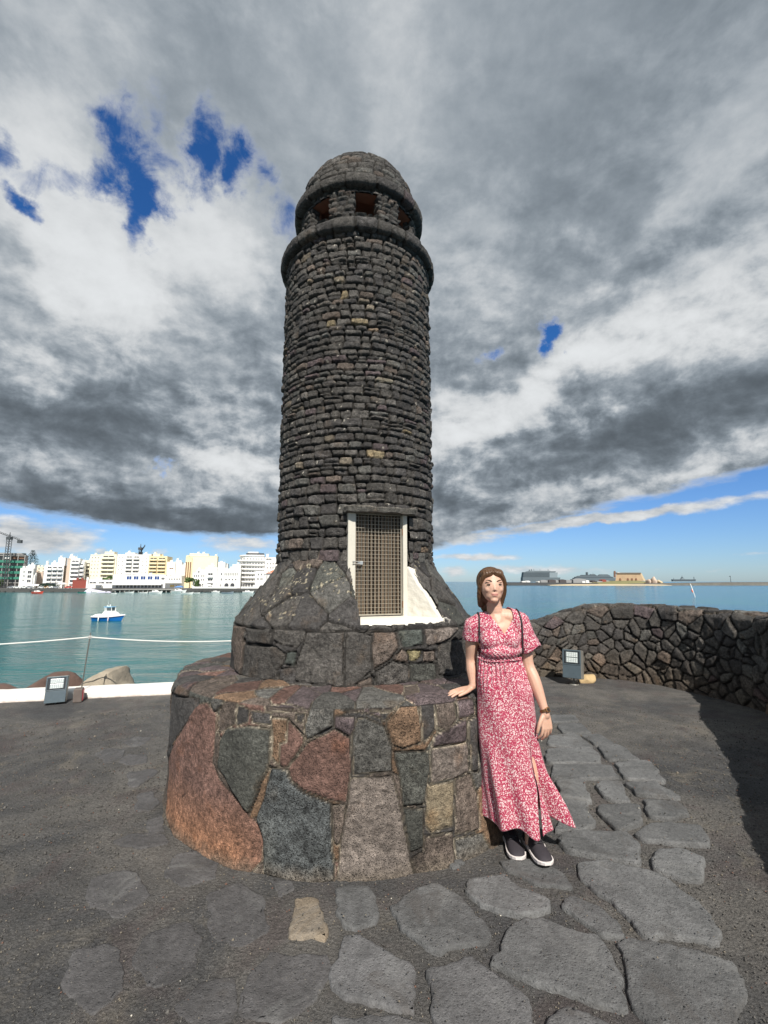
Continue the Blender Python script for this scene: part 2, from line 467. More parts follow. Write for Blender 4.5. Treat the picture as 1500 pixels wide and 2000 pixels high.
def facet(P, ids, f=7.0, seed=3):
    """a smooth random tilt of its own for every stone"""
    off = np.stack([rnd(ids, 21), rnd(ids, 22), rnd(ids, 23)], -1) * 40
    return fbm(P * f + off, 1.0, 2, seed)
def relief_h(d, amp, wid, ids, off=0.006, gap=0.012):
    e = np.clip((d) / wid, 0, 1)
    return np.where(d > 0, np.sqrt(np.clip(1 - (1 - e) ** 2, 0, 1)) * amp + (rnd(ids, 9) - 0.5) * off * np.clip(d / 0.006, 0, 1), -gap * np.clip(-d / 0.004, 0, 1))

# ------------------------------------------------------------------ materials
def new_mat(name):
    m_ = bpy.data.materials.new(name); m_.use_nodes = True
    t = m_.node_tree; t.nodes.clear(); q = NT(t)
    b = q.node('ShaderNodeBsdfPrincipled'); o = q.node('ShaderNodeOutputMaterial'); t.links.new(b.outputs[0], o.inputs[0])
    return m_, q, b
def bump(q, b, h, strength, dist):
    nd = q.node('ShaderNodeBump'); nd.inputs['Strength'].default_value = strength; nd.inputs['Distance'].default_value = dist
    q.set(nd.inputs['Height'], h); q.l.new(nd.outputs[0], b.inputs['Normal'])
def plain(name, col, rough=0.6, var=0.12, scale=8.0, metal=0.0, bmp=0.0, spec=0.5, bscale=60):
    m_, q, b = new_mat(name)
    c = q.node('ShaderNodeTexCoord').outputs['Object']
    n = q.noise(c, scale, 5, 0.6)
    q.set(b.inputs['Base Color'], q.mix(n, tuple(x * (1 - var) for x in col), tuple(min(1, x * (1 + var)) for x in col)))
    b.inputs['Roughness'].default_value = rough; b.inputs['Metallic'].default_value = metal
    b.inputs['Specular IOR Level'].default_value = spec
    if bmp: bump(q, b, q.noise(c, bscale, 4, 0.6), 0.6, bmp)
    return m_

def masonry_mat(name='basalt_masonry', light=0.0, pit=1.0):
    m_, q, b = new_mat(name)
    c = q.node('ShaderNodeTexCoord').outputs['Object']
    at = q.node('ShaderNodeAttribute', attribute_name='tone'); a = at.outputs['Color']; al = at.outputs['Alpha']
    # every stone has a grain of its own: other offset, other coarseness, other contrast
    c = q.v('ADD', q.v('SCALE', c, s=q.m('MULTIPLY_ADD', al, 0.75, 0.62)), q.xyz(q.m('MULTIPLY', al, 31.0), q.m('MULTIPLY', al, 17.0), 0.0))
    n1 = q.noise(c, 9, 8, 0.62); n2 = q.noise(c, 38, 5, 0.58); n3 = q.noise(c, 210, 3, 0.7)
    k = q.m('MULTIPLY', q.ramp(n1, 0.25, 0.75, 0.64, 1.42, False), q.ramp(n2, 0.32, 0.68, 0.58, 1.50, False))
    k = q.m('MULTIPLY', k, q.ramp(n3, 0.34, 0.66, 0.50, 1.60, False))
    pitv = q.vor(c, 95, 'F1'); pits = q.ramp(pitv, 0.10, 0.34)
    pitv2 = q.vor(c, 230, 'F1'); pits2 = q.ramp(pitv2, 0.12, 0.42)
    k = q.m('MULTIPLY', k, q.m('MULTIPLY', q.ramp(pitv, 0.06, 0.26, 0.45, 1.0), q.ramp(pitv2, 0.06, 0.28, 0.55, 1.08)))
    k = q.m('MULTIPLY_ADD', q.m('SUBTRACT', k, 0.9), q.m('MULTIPLY_ADD', q.m('FRACT', q.m('MULTIPLY', al, 7.3)), 0.8, 0.62), 0.9)
    # rusty tint in patches
    rust = q.ramp(q.noise(c, 4.2, 5, 0.6), 0.55, 0.72)
    col = q.v('SCALE', a, s=k)
    col = q.mix(q.m('MULTIPLY', rust, 0.45), col, q.v('MULTIPLY', col, (1.45, 1.05, 0.72)))
    sp = q.m('MULTIPLY', q.ramp(q.noise(c, 34, 5, 0.75), 0.665, 0.72), q.ramp(q.noise(c, 3.1, 3, 0.5), 0.50, 0.62))
    sp2 = q.ramp(q.noise(c, 120, 2, 0.5), 0.745, 0.78)
    col = q.mix(q.m('MULTIPLY', q.m('MAXIMUM', sp, q.m('MULTIPLY', sp2, 0.7)), 0.55 + light), col, (0.46, 0.42, 0.34))
    q.set(b.inputs['Base Color'], col)
    b.inputs['Roughness'].default_value = 0.88; b.inputs['Specular IOR Level'].default_value = 0.35
    h = q.m('ADD', q.m('MULTIPLY', n2, 1.0), q.m('MULTIPLY', pits, 0.45 * pit))
    h = q.m('ADD', h, q.m('MULTIPLY', pits2, 0.22 * pit)); h = q.m('ADD', h, q.m('MULTIPLY', n3, 0.3))
    bump(q, b, h, 1.0, 0.020)
    return m_
M_ST = masonry_mat()
# ---- traced outlines on the curved faces (arc length, height) and on the ground (x, y)
POD=[('M',[(-1.022,0.782),(-0.893,0.816),(-0.789,0.772),(-0.791,0.663),(-0.798,0.499),(-0.731,0.413),(-0.586,0.332),(-0.445,0.239),(-0.406,0.165),(-0.408,0.064),(-0.476,-0.014),(-0.647,-0.017),(-0.904,-0.007),(-1.176,-0.013),(-1.394,0.039),(-1.478,0.192),(-1.489,0.319),(-1.296,0.517),(-1.137,0.651)]),('K',[(-1.627,0.754),(-0.999,0.826),(-0.98,0.789),(-1.137,0.651),(-1.355,0.488),(-1.625,0.336),(-1.62,0.524)]),('G',[(-0.86,0.834),(-0.767,0.872),(-0.743,0.823),(-0.8,0.777)]),('N',[(-0.735,0.85),(-0.644,0.86),(-0.631,0.737),(-0.696,0.703),(-0.76,0.656),(-0.779,0.716),(-0.774,0.781)]),('K',[(-0.634,0.836),(-0.542,0.821),(-0.538,0.754),(-0.627,0.725)]),('K',[(-0.53,0.816),(-0.395,0.815),(-0.382,0.756),(-0.514,0.75)]),('D',[(-0.696,0.703),(-0.529,0.736),(-0.388,0.737),(-0.388,0.559),(-0.426,0.461),(-0.505,0.276),(-0.562,0.324),(-0.756,0.482),(-0.747,0.62)]),('O',[(-0.38,0.542),(-0.409,0.393),(-0.446,0.273),(-0.504,0.247),(-0.502,0.276),(-0.426,0.461)]),('O',[(-0.383,0.798),(-0.286,0.792),(-0.296,0.673),(-0.336,0.658),(-0.325,0.541),(-0.382,0.583)]),('M',[(-0.286,0.792),(-0.198,0.725),(-0.184,0.685),(-0.278,0.545),(-0.322,0.542),(-0.329,0.658),(-0.289,0.673)]),('G',[(-0.157,0.869),(-0.03,0.884),(-0.028,0.765),(-0.178,0.691),(-0.19,0.761)]),('U',[(-0.022,0.812),(0.084,0.811),(0.091,0.764),(0.06,0.712),(-0.022,0.755)]),('M',[(-0.171,0.677),(-0.021,0.747),(0.06,0.703),(0.072,0.531),(0.049,0.373),(-0.046,0.39),(-0.197,0.435),(-0.256,0.477),(-0.274,0.543)]),('B',[(-0.377,0.534),(-0.278,0.533),(-0.249,0.466),(-0.197,0.424),(-0.034,0.373),(-0.024,0.162),(-0.009,-0.001),(-0.135,-0.021),(-0.392,0.006),(-0.41,0.187),(-0.453,0.261),(-0.409,0.393)]),('N',[(-0.027,0.362),(0.046,0.367),(0.041,0.272),(0.004,0.162),(-0.022,0.195)]),('G',[(0.103,0.799),(0.147,0.804),(0.248,0.758),(0.293,0.649),(0.292,0.521),(0.084,0.514),(0.076,0.624),(0.072,0.729)]),('O',[(0.267,0.775),(0.352,0.861),(0.448,0.866),(0.473,0.657),(0.351,0.631),(0.293,0.661),(0.261,0.746)]),('K',[(0.461,0.865),(0.559,0.856),(0.56,0.72),(0.482,0.65)]),('N',[(0.57,0.855),(0.696,0.855),(0.701,0.753),(0.635,0.687),(0.567,0.732)]),('U',[(0.712,0.859),(0.846,0.849),(0.843,0.764),(0.717,0.748)]),('P',[(0.081,0.497),(0.292,0.5),(0.324,0.402),(0.361,0.228),(0.417,-0.042),(0.003,-0.007),(0.018,0.195),(0.058,0.372),(0.065,0.474)]),('D',[(0.305,0.622),(0.514,0.607),(0.513,0.497),(0.475,0.338),(0.356,0.342),(0.337,0.459)]),('P',[(0.529,0.615),(0.773,0.61),(0.785,0.451),(0.676,0.429),(0.519,0.435)]),('T',[(0.497,0.432),(0.667,0.413),(0.661,0.188),(0.521,0.179),(0.481,0.222)]),('N',[(0.68,0.42),(0.793,0.437),(0.843,0.315),(0.854,0.121),(0.671,0.137)]),('D',[(0.352,0.333),(0.475,0.313),(0.466,0.122),(0.389,0.103)]),('N',[(0.48,0.171),(0.653,0.155),(0.654,-0.076),(0.424,-0.043),(0.399,0.071),(0.465,0.1)]),('G',[(0.667,0.12),(0.872,0.097),(0.917,0.013),(0.808,-0.108),(0.662,-0.078)]),('U',[(0.544,0.686),(0.778,0.748),(0.773,0.618),(0.532,0.624)]),('K',[(0.786,0.728),(0.862,0.755),(0.852,0.437),(0.798,0.451)]),('N',[(-0.444,0.854),(-0.261,0.856),(-0.263,0.827),(-0.427,0.819)]),('N',[(-0.015,0.893),(0.152,0.882),(0.134,0.828),(-0.014,0.848)]),('U',[(-0.246,0.869),(-0.163,0.863),(-0.172,0.843),(-0.234,0.843)]),('K',[(-0.245,0.824),(-0.192,0.823),(-0.196,0.779),(-0.233,0.785)]),('N',[(0.171,0.863),(0.241,0.872),(0.245,0.836),(0.178,0.831)]),('U',[(0.25,0.872),(0.313,0.869),(0.3,0.833),(0.253,0.832)]),('K',[(0.235,0.825),(0.28,0.823),(0.261,0.776),(0.233,0.783)])]
DRUM=[('C',[(-0.262,1.25),(-0.012,1.255),(-0.014,0.877),(-0.336,0.906),(-0.332,0.998),(-0.303,1.093),(-0.269,1.178)]),('C',[(-0.516,1.265),(-0.266,1.273),(-0.274,1.178),(-0.33,1.113),(-0.446,1.128),(-0.519,1.156)]),('C',[(-0.799,1.261),(-0.539,1.264),(-0.525,1.123),(-0.787,1.119)]),('C',[(-0.835,1.105),(-0.488,1.115),(-0.413,1.066),(-0.424,1.002),(-0.477,0.966),(-0.467,0.899),(-0.704,0.878),(-0.865,0.877)]),('L',[(-0.411,1.08),(-0.329,1.092),(-0.339,0.997),(-0.412,1.003)]),('K',[(-0.467,0.972),(-0.338,0.992),(-0.337,0.889),(-0.457,0.889)]),('N',[(-1.103,1.277),(-0.874,1.268),(-0.839,0.881),(-0.966,0.897),(-1.118,1.066)]),('C',[(0.004,1.245),(0.171,1.201),(0.159,1.108),(0.169,0.984),(0.051,0.88),(0.0,0.88)]),('N',[(0.182,1.264),(0.328,1.227),(0.348,1.122),(0.288,1.041),(0.18,0.986),(0.169,1.108)]),('L',[(0.34,1.25),(0.521,1.254),(0.533,1.122),(0.381,1.121)]),('P',[(0.539,1.247),(0.831,1.247),(0.921,1.206),(0.732,1.132),(0.567,1.111)]),('N',[(0.301,1.051),(0.369,1.111),(0.408,1.087),(0.414,1.015),(0.322,1.031)]),('Y',[(0.408,1.101),(0.523,1.094),(0.498,1.039),(0.431,1.025)]),('C',[(0.191,0.971),(0.31,1.033),(0.414,1.001),(0.413,0.883),(0.2,0.881)]),('N',[(0.532,1.088),(0.63,1.08),(0.628,1.003),(0.525,1.018)]),('D',[(0.428,1.015),(0.635,0.995),(0.64,0.873),(0.427,0.892)]),('C',[(0.657,1.111),(0.827,1.132),(1.108,1.117),(1.082,0.831),(0.66,0.916)]),('N',[(0.075,0.903),(0.165,0.941),(0.176,0.882),(0.075,0.877)])]
SLAB=[[(1.94,5.64),(2.2,5.64),(2.15,5.4),(1.84,5.37)],[(1.9,5.29),(2.16,5.33),(2.14,4.99),(1.83,4.99)],[(1.66,4.93),(1.96,4.96),(1.97,4.58),(1.77,4.54),(1.56,4.69)],[(2.0,4.93),(2.21,4.96),(2.2,4.67),(2.0,4.64)],[(1.5,4.53),(1.94,4.53),(1.86,4.2),(1.38,4.2)],[(2.03,4.64),(2.24,4.64),(2.22,4.29),(1.95,4.29)],[(1.97,4.26),(2.31,4.26),(2.16,3.84),(1.92,3.91)],[(1.43,4.18),(1.9,4.18),(1.86,3.91),(1.33,3.89)],[(1.35,3.87),(1.55,3.86),(1.51,3.66),(1.44,3.52),(1.26,3.6)],[(1.66,3.86),(1.84,3.84),(1.75,3.63),(1.75,3.49),(1.63,3.51),(1.57,3.6)],[(1.87,3.82),(2.1,3.84),(2.11,3.58),(1.85,3.62)],[(1.84,3.54),(2.07,3.52),(2.05,3.34),(1.92,3.28),(1.76,3.31)],[(1.49,3.45),(1.77,3.46),(1.65,3.23),(1.46,3.11),(1.44,3.28)],[(1.28,3.54),(1.42,3.48),(1.34,3.23),(1.23,3.11),(1.09,3.13),(1.1,3.21)],[(1.55,3.11),(1.71,3.22),(2.01,3.21),(1.99,3.09),(1.92,2.98),(1.78,2.98),(1.57,3.04)],[(1.06,3.04),(1.19,3.13),(1.49,3.11),(1.53,2.98),(1.4,2.8),(1.28,2.84),(1.05,2.92)],[(1.57,2.94),(1.75,2.94),(1.8,2.84),(1.66,2.66),(1.55,2.68),(1.45,2.76)],[(1.07,2.8),(1.22,2.82),(1.37,2.76),(1.48,2.68),(1.51,2.52),(1.51,2.38),(1.49,2.28),(1.43,2.22),(1.38,2.25),(1.27,2.27),(1.15,2.3),(1.11,2.45),(1.06,2.6),(1.04,2.73)],[(0.85,2.48),(0.92,2.54),(1.0,2.46),(1.06,2.36),(1.05,2.28),(0.97,2.3),(0.92,2.37)],[(0.46,2.66),(0.63,2.71),(0.68,2.61),(0.79,2.51),(0.75,2.44),(0.61,2.41),(0.46,2.48),(0.43,2.57)],[(0.66,2.82),(0.86,2.84),(0.96,2.71),(0.95,2.61),(0.8,2.64),(0.67,2.73)],[(0.46,2.15),(0.57,2.32),(0.72,2.39),(0.79,2.34),(0.88,2.28),(0.95,2.27),(0.94,2.17),(0.89,2.01),(0.87,1.93),(0.75,1.97),(0.63,2.03),(0.51,2.07),(0.45,2.11)],[(1.04,2.24),(1.21,2.24),(1.34,2.17),(1.42,2.12),(1.36,2.01),(1.22,1.85),(0.96,1.85),(0.93,1.93),(0.95,2.05)],[(0.59,1.89),(0.69,1.91),(0.78,1.89),(0.83,1.81),(0.65,1.75),(0.54,1.81)],[(0.36,2.84),(0.43,2.86),(0.45,2.8),(0.38,2.76)],[(-0.25,2.6),(-0.15,2.62),(-0.04,2.58),(-0.03,2.37),(-0.12,2.33),(-0.19,2.36),(-0.23,2.44)],[(0.03,2.46),(0.16,2.58),(0.27,2.62),(0.36,2.54),(0.45,2.37),(0.47,2.3),(0.45,2.24),(0.3,2.22),(0.23,2.18),(0.15,2.26),(0.07,2.36)],[(-0.16,2.26),(-0.09,2.27),(-0.0,2.19),(0.1,2.12),(0.11,2.03),(0.12,1.92),(0.03,1.92),(-0.07,1.96),(-0.16,1.98),(-0.19,2.02),(-0.2,2.07),(-0.18,2.15)],[(0.16,2.08),(0.27,2.11),(0.36,2.15),(0.42,2.08),(0.49,2.01),(0.52,1.96),(0.5,1.86),(0.39,1.79),(0.23,1.81),(0.18,1.91),(0.19,1.98)],[(-0.44,2.51),(-0.33,2.51),(-0.31,2.42),(-0.25,2.32),(-0.25,2.27),(-0.3,2.27),(-0.34,2.26),(-0.4,2.27),(-0.42,2.37)],[(-0.17,1.91),(0.03,1.89),(0.13,1.88),(0.08,1.78),(-0.14,1.79)]]
FAINT=[[(-0.45,2.18),(-0.25,2.19),(-0.23,2.1),(-0.26,1.96),(-0.38,1.89),(-0.51,1.92),(-0.55,2.1)],[(-0.89,2.57),(-0.74,2.63),(-0.59,2.52),(-0.52,2.32),(-0.61,2.22),(-0.78,2.32)],[(-1.03,2.32),(-0.89,2.37),(-0.79,2.27),(-0.76,2.1),(-0.9,2.04),(-1.04,2.16)],[(-0.72,2.04),(-0.6,2.06),(-0.54,1.92),(-0.63,1.86),(-0.75,1.94)],[(-1.21,2.88),(-1.11,2.96),(-0.92,2.84),(-0.89,2.68),(-1.02,2.63),(-1.16,2.71)],[(-1.54,2.69),(-1.36,2.76),(-1.17,2.57),(-1.22,2.4),(-1.44,2.48)],[(-1.32,2.21),(-1.17,2.25),(-1.01,2.04),(-1.06,1.92),(-1.24,2.01)],[(-0.58,2.66),(-0.5,2.66),(-0.47,2.57),(-0.53,2.54)],[(-1.56,3.28),(-1.48,3.34),(-1.37,3.16),(-1.42,3.07)],[(-2.63,4.46),(-2.6,4.6),(-2.42,4.57),(-2.34,4.37),(-2.4,4.27)],[(-2.53,4.75),(-2.5,4.95),(-2.33,4.91),(-2.31,4.67),(-2.4,4.64)],[(-2.32,4.27),(-2.33,4.43),(-2.13,4.43),(-2.05,4.27),(-2.16,4.21)],[(-2.09,4.02),(-1.94,4.13),(-1.85,4.04),(-1.87,3.79),(-1.95,3.79)],[(-1.81,3.65),(-1.71,3.7),(-1.59,3.51),(-1.59,3.41),(-1.7,3.43)],[(-1.65,3.03),(-1.57,3.13),(-1.38,3.12),(-1.3,3.03),(-1.45,2.97)]]
TAN=[(-0.161,3.613),(0.005,3.623),(0.137,3.391),(0.044,2.425),(0.178,2.431),(0.226,2.511),(0.672,2.377),(0.514,2.739),(-0.059,3.834),(0.149,3.435),(-0.212,3.314),(0.107,3.704),(-0.388,3.184),(-0.138,2.281)]

# ================================================================== THE TOWER
CX, CY = -0.25, 4.10
R1, R2, R3 = 1.40, 0.99, 0.665
POD_H = 0.87
tower = empty('stone_tower', (CX, CY, 0), 0, 'round dark basalt lighthouse tower with a small meshed door, on a wide stone drum', 'tower')

def revolve_surface(prof, ds, R_ref, th_off=0.0, th0=-math.pi, th1=math.pi, closed=True):
    """prof: list of (r, z) points; resampled at ds. Returns P0, N, S (arc at R_ref), T (profile length), R, Z"""
    pr = np.array(prof, float); L = np.concatenate([[0], np.cumsum(np.hypot(*np.diff(pr, axis=0).T))])
    nv = max(2, int(L[-1] / ds)); t = np.linspace(0, L[-1], nv)
    r = np.interp(t, L, pr[:, 0]); z = np.interp(t, L, pr[:, 1])
    k = np.array([1, 2, 3, 2, 1]) / 9.0
    if nv > 12:
        rs = np.convolve(np.pad(r, 2, 'edge'), k, 'valid'); zs = np.convolve(np.pad(z, 2, 'edge'), k, 'valid')
        rs[0], rs[-1], zs[0], zs[-1] = r[0], r[-1], z[0], z[-1]; r, z = rs, zs
    dr, dzz = np.gradient(r), np.gradient(z); ln = np.hypot(dr, dzz) + 1e-9
    nr, nz = dzz / ln, -dr / ln
    nu = int(abs(th1 - th0) * R_ref / ds)
    th = np.linspace(th0, th1, nu, endpoint=not closed)
    TH, RR = np.meshgrid(th, r); _, ZZ = np.meshgrid(th, z); _, T = np.meshgrid(th, t)
    _, NR = np.meshgrid(th, nr); _, NZ = np.meshgrid(th, nz)
    P = np.stack([RR * np.sin(TH), -RR * np.cos(TH), ZZ], -1)
    N = np.stack([NR * np.sin(TH), -NR * np.cos(TH), NZ], -1)
    return P, N, TH * R_ref, T, TH, RR, ZZ

# ---- podium
def build_podium():
    prof = [(1.43, -0.05), (1.405, 0.1), (1.40, 0.79), (1.392, 0.835), (1.365, 0.862), (1.30, POD_H), (1.0, POD_H + 0.015), (0.93, POD_H + 0.02)]
    P, N, Sx, T, TH, RR, ZZ = revolve_surface(prof, 0.0082, R1)
    rg = random.Random(3)
    per = 2 * math.pi * R1
    side = jitter_seeds(-per / 2, per / 2, -0.05, 0.86, 0.34, 0.27, rg)
    top = jitter_seeds(-per / 2, per / 2, 0.88, 1.42, 0.30, 0.15, rg)
    tz = T - 0.05
    ws = Sx + 0.022 * fbm(P, 5, 4, 11); wt = tz + 0.018 * fbm(P, 6, 4, 12)
    ids, d = voronoi(ws, wt, side + top, per)
    ids2, d2 = overlay(Sx + 0.008 * fbm(P, 14, 3, 21), np.minimum(tz, 2) + 0.008 * fbm(P, 14, 3, 22), ids, d, POD)
    m = tz < 0.845
    ids = np.where(m, ids2, ids); d = np.where(m, d2, d)
    d = d - 0.002
    nrm = fbm(P, 30, 4, 5); big = fbm(P, 7, 3, 6)
    isP = (ids >= 5000) & np.isin(ids - 5000, [k for k, (c, _) in enumerate(POD) if c == 'P'])
    pit = fbm(P, 42, 3, 77)
    rough = 0.0045 * nrm + np.where(isP, 0.010 * pit, 0) + 0.006 * big
    flat = np.where(m, 1.0, 0.55)
    rough = rough + 0.018 * facet(P, ids, 4)
    h = relief_h(d, 0.016, 0.011, ids, 0.020, 0.016) * flat + rough * np.clip(d / 0.01, 0.3, 1)
    col = tones(ids, dict(K=2, N=3, M=2, D=2, O=1, U=2, G=2), 0.22, POD)
    colt = tones(ids, dict(U=3, N=3, M=1.6, G=2, K=1, O=0.8), 0.2)
    col = np.where((m | (ids >= 5000))[..., None], col, colt)
    # reddish to ochre weathering low on the red stone, mottled tone in each stone
    och = np.clip((0.34 - ZZ) / 0.3, 0, 1) * np.clip((-0.3 - Sx) / 0.3, 0, 1) * (ids >= 5000)
    col = col * (1 + och[..., None] * np.array([0.60, 0.36, -0.05]))
    col *= (1 + 0.30 * fbm(P, 11, 4, 31)[..., None])
    mort = np.clip(0.5 + 1.4 * fbm(P, 3.0, 3, 41), 0, 1)
    gapc = np.array([0.46, 0.40, 0.31]) * mort[..., None] + np.array([0.075, 0.065, 0.055]) * (1 - mort[..., None])
    w_ = np.clip(-d / 0.003 + 0.9, 0, 1)[..., None]
    col = col * (1 - w_) + gapc * w_
    dust = np.clip((0.07 - ZZ) / 0.10 + 0.3 * fbm(P, 20, 3, 8), 0, 0.8)[..., None] * m[..., None]
    col = col * (1 - dust) + np.array([0.135, 0.112, 0.088]) * dust
    me = grid_mesh('podium', P + N * h[..., None], col, close_u=True, ids=ids)
    o = link('podium', me, tower, [M_ST])
    o['label'] = 'wide low drum of large red, black and brown stones with pale mortar'
build_podium()

# ---- door frame of reference
TH_D = R(16.0)
ang0 = math.atan2(-CX, CY)                       # axis direction towards the viewer
dth = TH_D + ang0
nd = np.array([math.sin(dth), -math.cos(dth)])   # out of the door
ad = np.array([math.cos(dth), math.sin(dth)])    # along the door, to the viewer's right
DOOR_B = 0.615
def door_ab(P):
    return P[..., 0] * ad[0] + P[..., 1] * ad[1], P[..., 0] * nd[0] + P[..., 1] * nd[1]
FL = [(0.958, 1.258), (0.940, 1.288), (0.855, 1.412), (0.758, 1.538), (0.690, 1.635), (0.660, 1.695)]
def flare_z(r):
    rs = [q[0] for q in FL][::-1]; zs = [q[1] for q in FL][::-1]
    return np.interp(r, rs, zs)
SPL = math.tan(R(33))
def in_niche(P):
    a, b = door_ab(P)
    return (b > 0.2) & (a > -0.232) & (a < 0.238 + np.maximum(b - DOOR_B, 0) * SPL) & (P[..., 2] > 1.272) & (P[..., 2] < 2.075)

def build_base():
    prof = [(R2 + 0.005, POD_H - 0.03), (R2 + 0.002, 1.222), (R2 - 0.010, 1.250)] + FL + [(0.640, 1.73), (0.630, 1.80)]
    P, N, Sx, T, TH, RR, ZZ = revolve_surface(prof, 0.0090, R2)
    per = 2 * math.pi * R2; rg = random.Random(12)
    t_dr = 0.385
    seeds = jitter_seeds(-per / 2, per / 2, 0.0, t_dr - 0.005, 0.30, 0.2, rg, 0.36) + jitter_seeds(-per / 2, per / 2, t_dr + 0.01, T.max() + 0.03, 0.30, 0.175, rg, 0.38)
    Tz = T + POD_H - 0.03
    ws = Sx + 0.02 * fbm(P, 5, 4, 11); wt = T + 0.014 * fbm(P, 6, 4, 12)
    ids, d = voronoi(ws, wt, seeds, per)
    ids2, d2 = overlay(Sx + 0.007 * fbm(P, 14, 3, 21), Tz + 0.007 * fbm(P, 14, 3, 22), ids, d, DRUM)
    line = np.abs(wt - t_dr) - 0.002
    m = wt < t_dr
    ids = np.where(m, ids2, ids); d = np.minimum(np.where(m, d2, d), line)
    h = relief_h(d - 0.002, 0.020, 0.011, ids, 0.022, 0.026) + (0.005 * fbm(P, 30, 4, 5) + 0.007 * fbm(P, 8, 3, 6) + 0.012 * facet(P, ids, 5)) * np.clip(d / 0.01, 0.3, 1)
    col = tones(ids, dict(C=6, K=3, D=1.2, N=0.5, G=1), 0.18, DRUM)
    col *= (1 + 0.28 * fbm(P, 10, 4, 31)[..., None])
    mort = np.clip(2.6 * fbm(P, 2.6, 3, 43) - 0.35, 0, 1)[..., None] * m[..., None]
    li = (fbm(P, 62, 2, 71) > 0.40) & (fbm(P, 4.5, 3, 72) > 0.06) & (ZZ > 1.28) & (d > 0)
    col = np.where(li[..., None], np.array([0.33, 0.29, 0.21]), col)
    gapc = np.array([0.32, 0.28, 0.20]) * mort + np.array([0.05, 0.045, 0.04]) * (1 - mort)
    w_ = np.clip(-d / 0.003 + 0.5, 0, 1)[..., None]
    col = col * (1 - w_) + gapc * w_
    Q = P + N * h[..., None]
    keep = ~in_niche(Q)
    me = grid_mesh('tower_base', Q, col, keep, close_u=True, ids=ids)
    link('tower_base', me, tower, [M_ST])
build_base()

def shaft_rows(z0, z1, rg):
    rows = [z0]
    while rows[-1] < z1 - 0.03:
        z = rows[-1]; k = min(1, max(0, (z - 1.9) / 0.9))
        rows.append(z + rg.uniform(0.070, 0.105) * (1 - k) + rg.uniform(0.042, 0.070) * k)
    rows[-1] = z1
    return rows
def build_shaft():
    z0, z1 = 1.645, 4.45
    P, N, Sx, T, TH, RR, ZZ = revolve_surface([(R3, z0), (R3, 3.2), (R3 - 0.008, z1)], 0.0080, R3)
    per = 2 * math.pi * R3; rg = random.Random(5)
    rows = shaft_rows(z0 - 0.05, z1 + 0.02, rg)
    ws = Sx + 0.007 * fbm(P, 16, 4, 11)
    wt = ZZ + 0.020 * fbm(P, 2.2, 2, 15) + 0.012 * fbm(P, 8, 3, 14) + 0.004 * fbm(P, 34, 2, 13)
    ids, d = courses(ws + per, wt, per, rows, rg, 0.112, 0.14)
    d = d - 0.0018
    h = relief_h(d, 0.017, 0.007, ids, 0.020, 0.026) + (0.006 * fbm(P, 28, 4, 5) + 0.004 * fbm(P, 60, 2, 6) + 0.014 * facet(P, ids, 12)) * np.clip(d / 0.008, 0.2, 1)
    col = tones(ids, dict(K=4, C=7, N=0.7, G=1.2, U=0.7), 0.20)
    # the few tan blocks
    for (s_, z_) in TAN[:9]:
        k = np.argmin((Sx - s_) ** 2 + (ZZ - z_) ** 2); i_ = ids.flat[k]
        if d.flat[k] <= 0: continue
        col[ids == i_] = np.array([0.250, 0.200, 0.125]) * random.uniform(0.7, 1.1)
    tn = rnd(ids, 31) > 0.975
    col = np.where(tn[..., None], col * np.array([1.7, 1.55, 1.3]), col)
    col *= (1 + 0.30 * fbm(P, 13, 4, 31)[..., None])
    fleck = (fbm(P, 38, 2, 61) > 0.66) & (d > 0)
    col = np.where(fleck[..., None], np.array([0.42, 0.39, 0.33]), col)
    w_ = np.clip(-d / 0.003 + 0.3, 0, 1)[..., None]
    col = col * (1 - w_) + np.array([0.045, 0.042, 0.038]) * w_
    Q = P + N * h[..., None]
    me = grid_mesh('tower_shaft', Q, col, ~in_niche(Q), close_u=True, ids=ids)
    link('tower_shaft', me, tower, [M_ST])
build_shaft()

def build_ring(name, prof, ds, Rr, stone, seed, amp=0.008, row=None, pal=None, wob=0.0):
    P, N, Sx, T, TH, RR, ZZ = revolve_surface(prof, ds, Rr)
    rg = random.Random(seed); per = 2 * math.pi * Rr
    Tm = T.max(); rows = row or [-0.05, Tm + 0.05]
    if not row: pass
    ids, d = courses(Sx + per + 0.006 * fbm(P, 20, 3, seed), T + 0.006 * fbm(P, 9, 3, seed + 1), per, rows, rg, stone, 0.0)
    d = d - 0.002
    h = relief_h(d, amp, 0.014, ids, 0.014, 0.012) + (0.006 * fbm(P, 24, 4, 5) + wob * fbm(P, 5, 2, 6)) * np.clip(d / 0.008, 0.3, 1)
    col = tones(ids, pal or dict(K=3, C=5, G=2, N=1), 0.15) * (1 + 0.3 * fbm(P, 12, 4, 31)[..., None])
    w_ = np.clip(-d / 0.003 + 0.3, 0, 1)[..., None]
    col = col * (1 - w_) + np.array([0.045, 0.042, 0.038]) * w_
    me = grid_mesh(name, P + N * h[..., None], col, close_u=True, ids=ids)
    return link(name, me, tower, [M_ST])
build_ring('stone_ring', [(0.60, 4.420), (0.705, 4.422), (0.725, 4.435), (0.728, 4.492), (0.72, 4.510), (0.50, 4.515)], 0.0105, 0.72, 0.19, 31, pal=dict(K=3, C=6, G=1))
build_ring('cornice', [(0.46, 4.940), (0.60, 4.945), (0.618, 4.958), (0.620, 5.020), (0.60, 5.040), (0.50, 5.050)], 0.0105, 0.62, 0.22, 33, pal=dict(K=3, C=6, U=1))
dome_prof = [(0.560, 5.03)] + [(0.560 * math.cos(t) ** 0.86, 5.045 + 0.555 * math.sin(t)) for t in np.linspace(0.05, 1.5, 14)] + [(0.012, 5.602)]
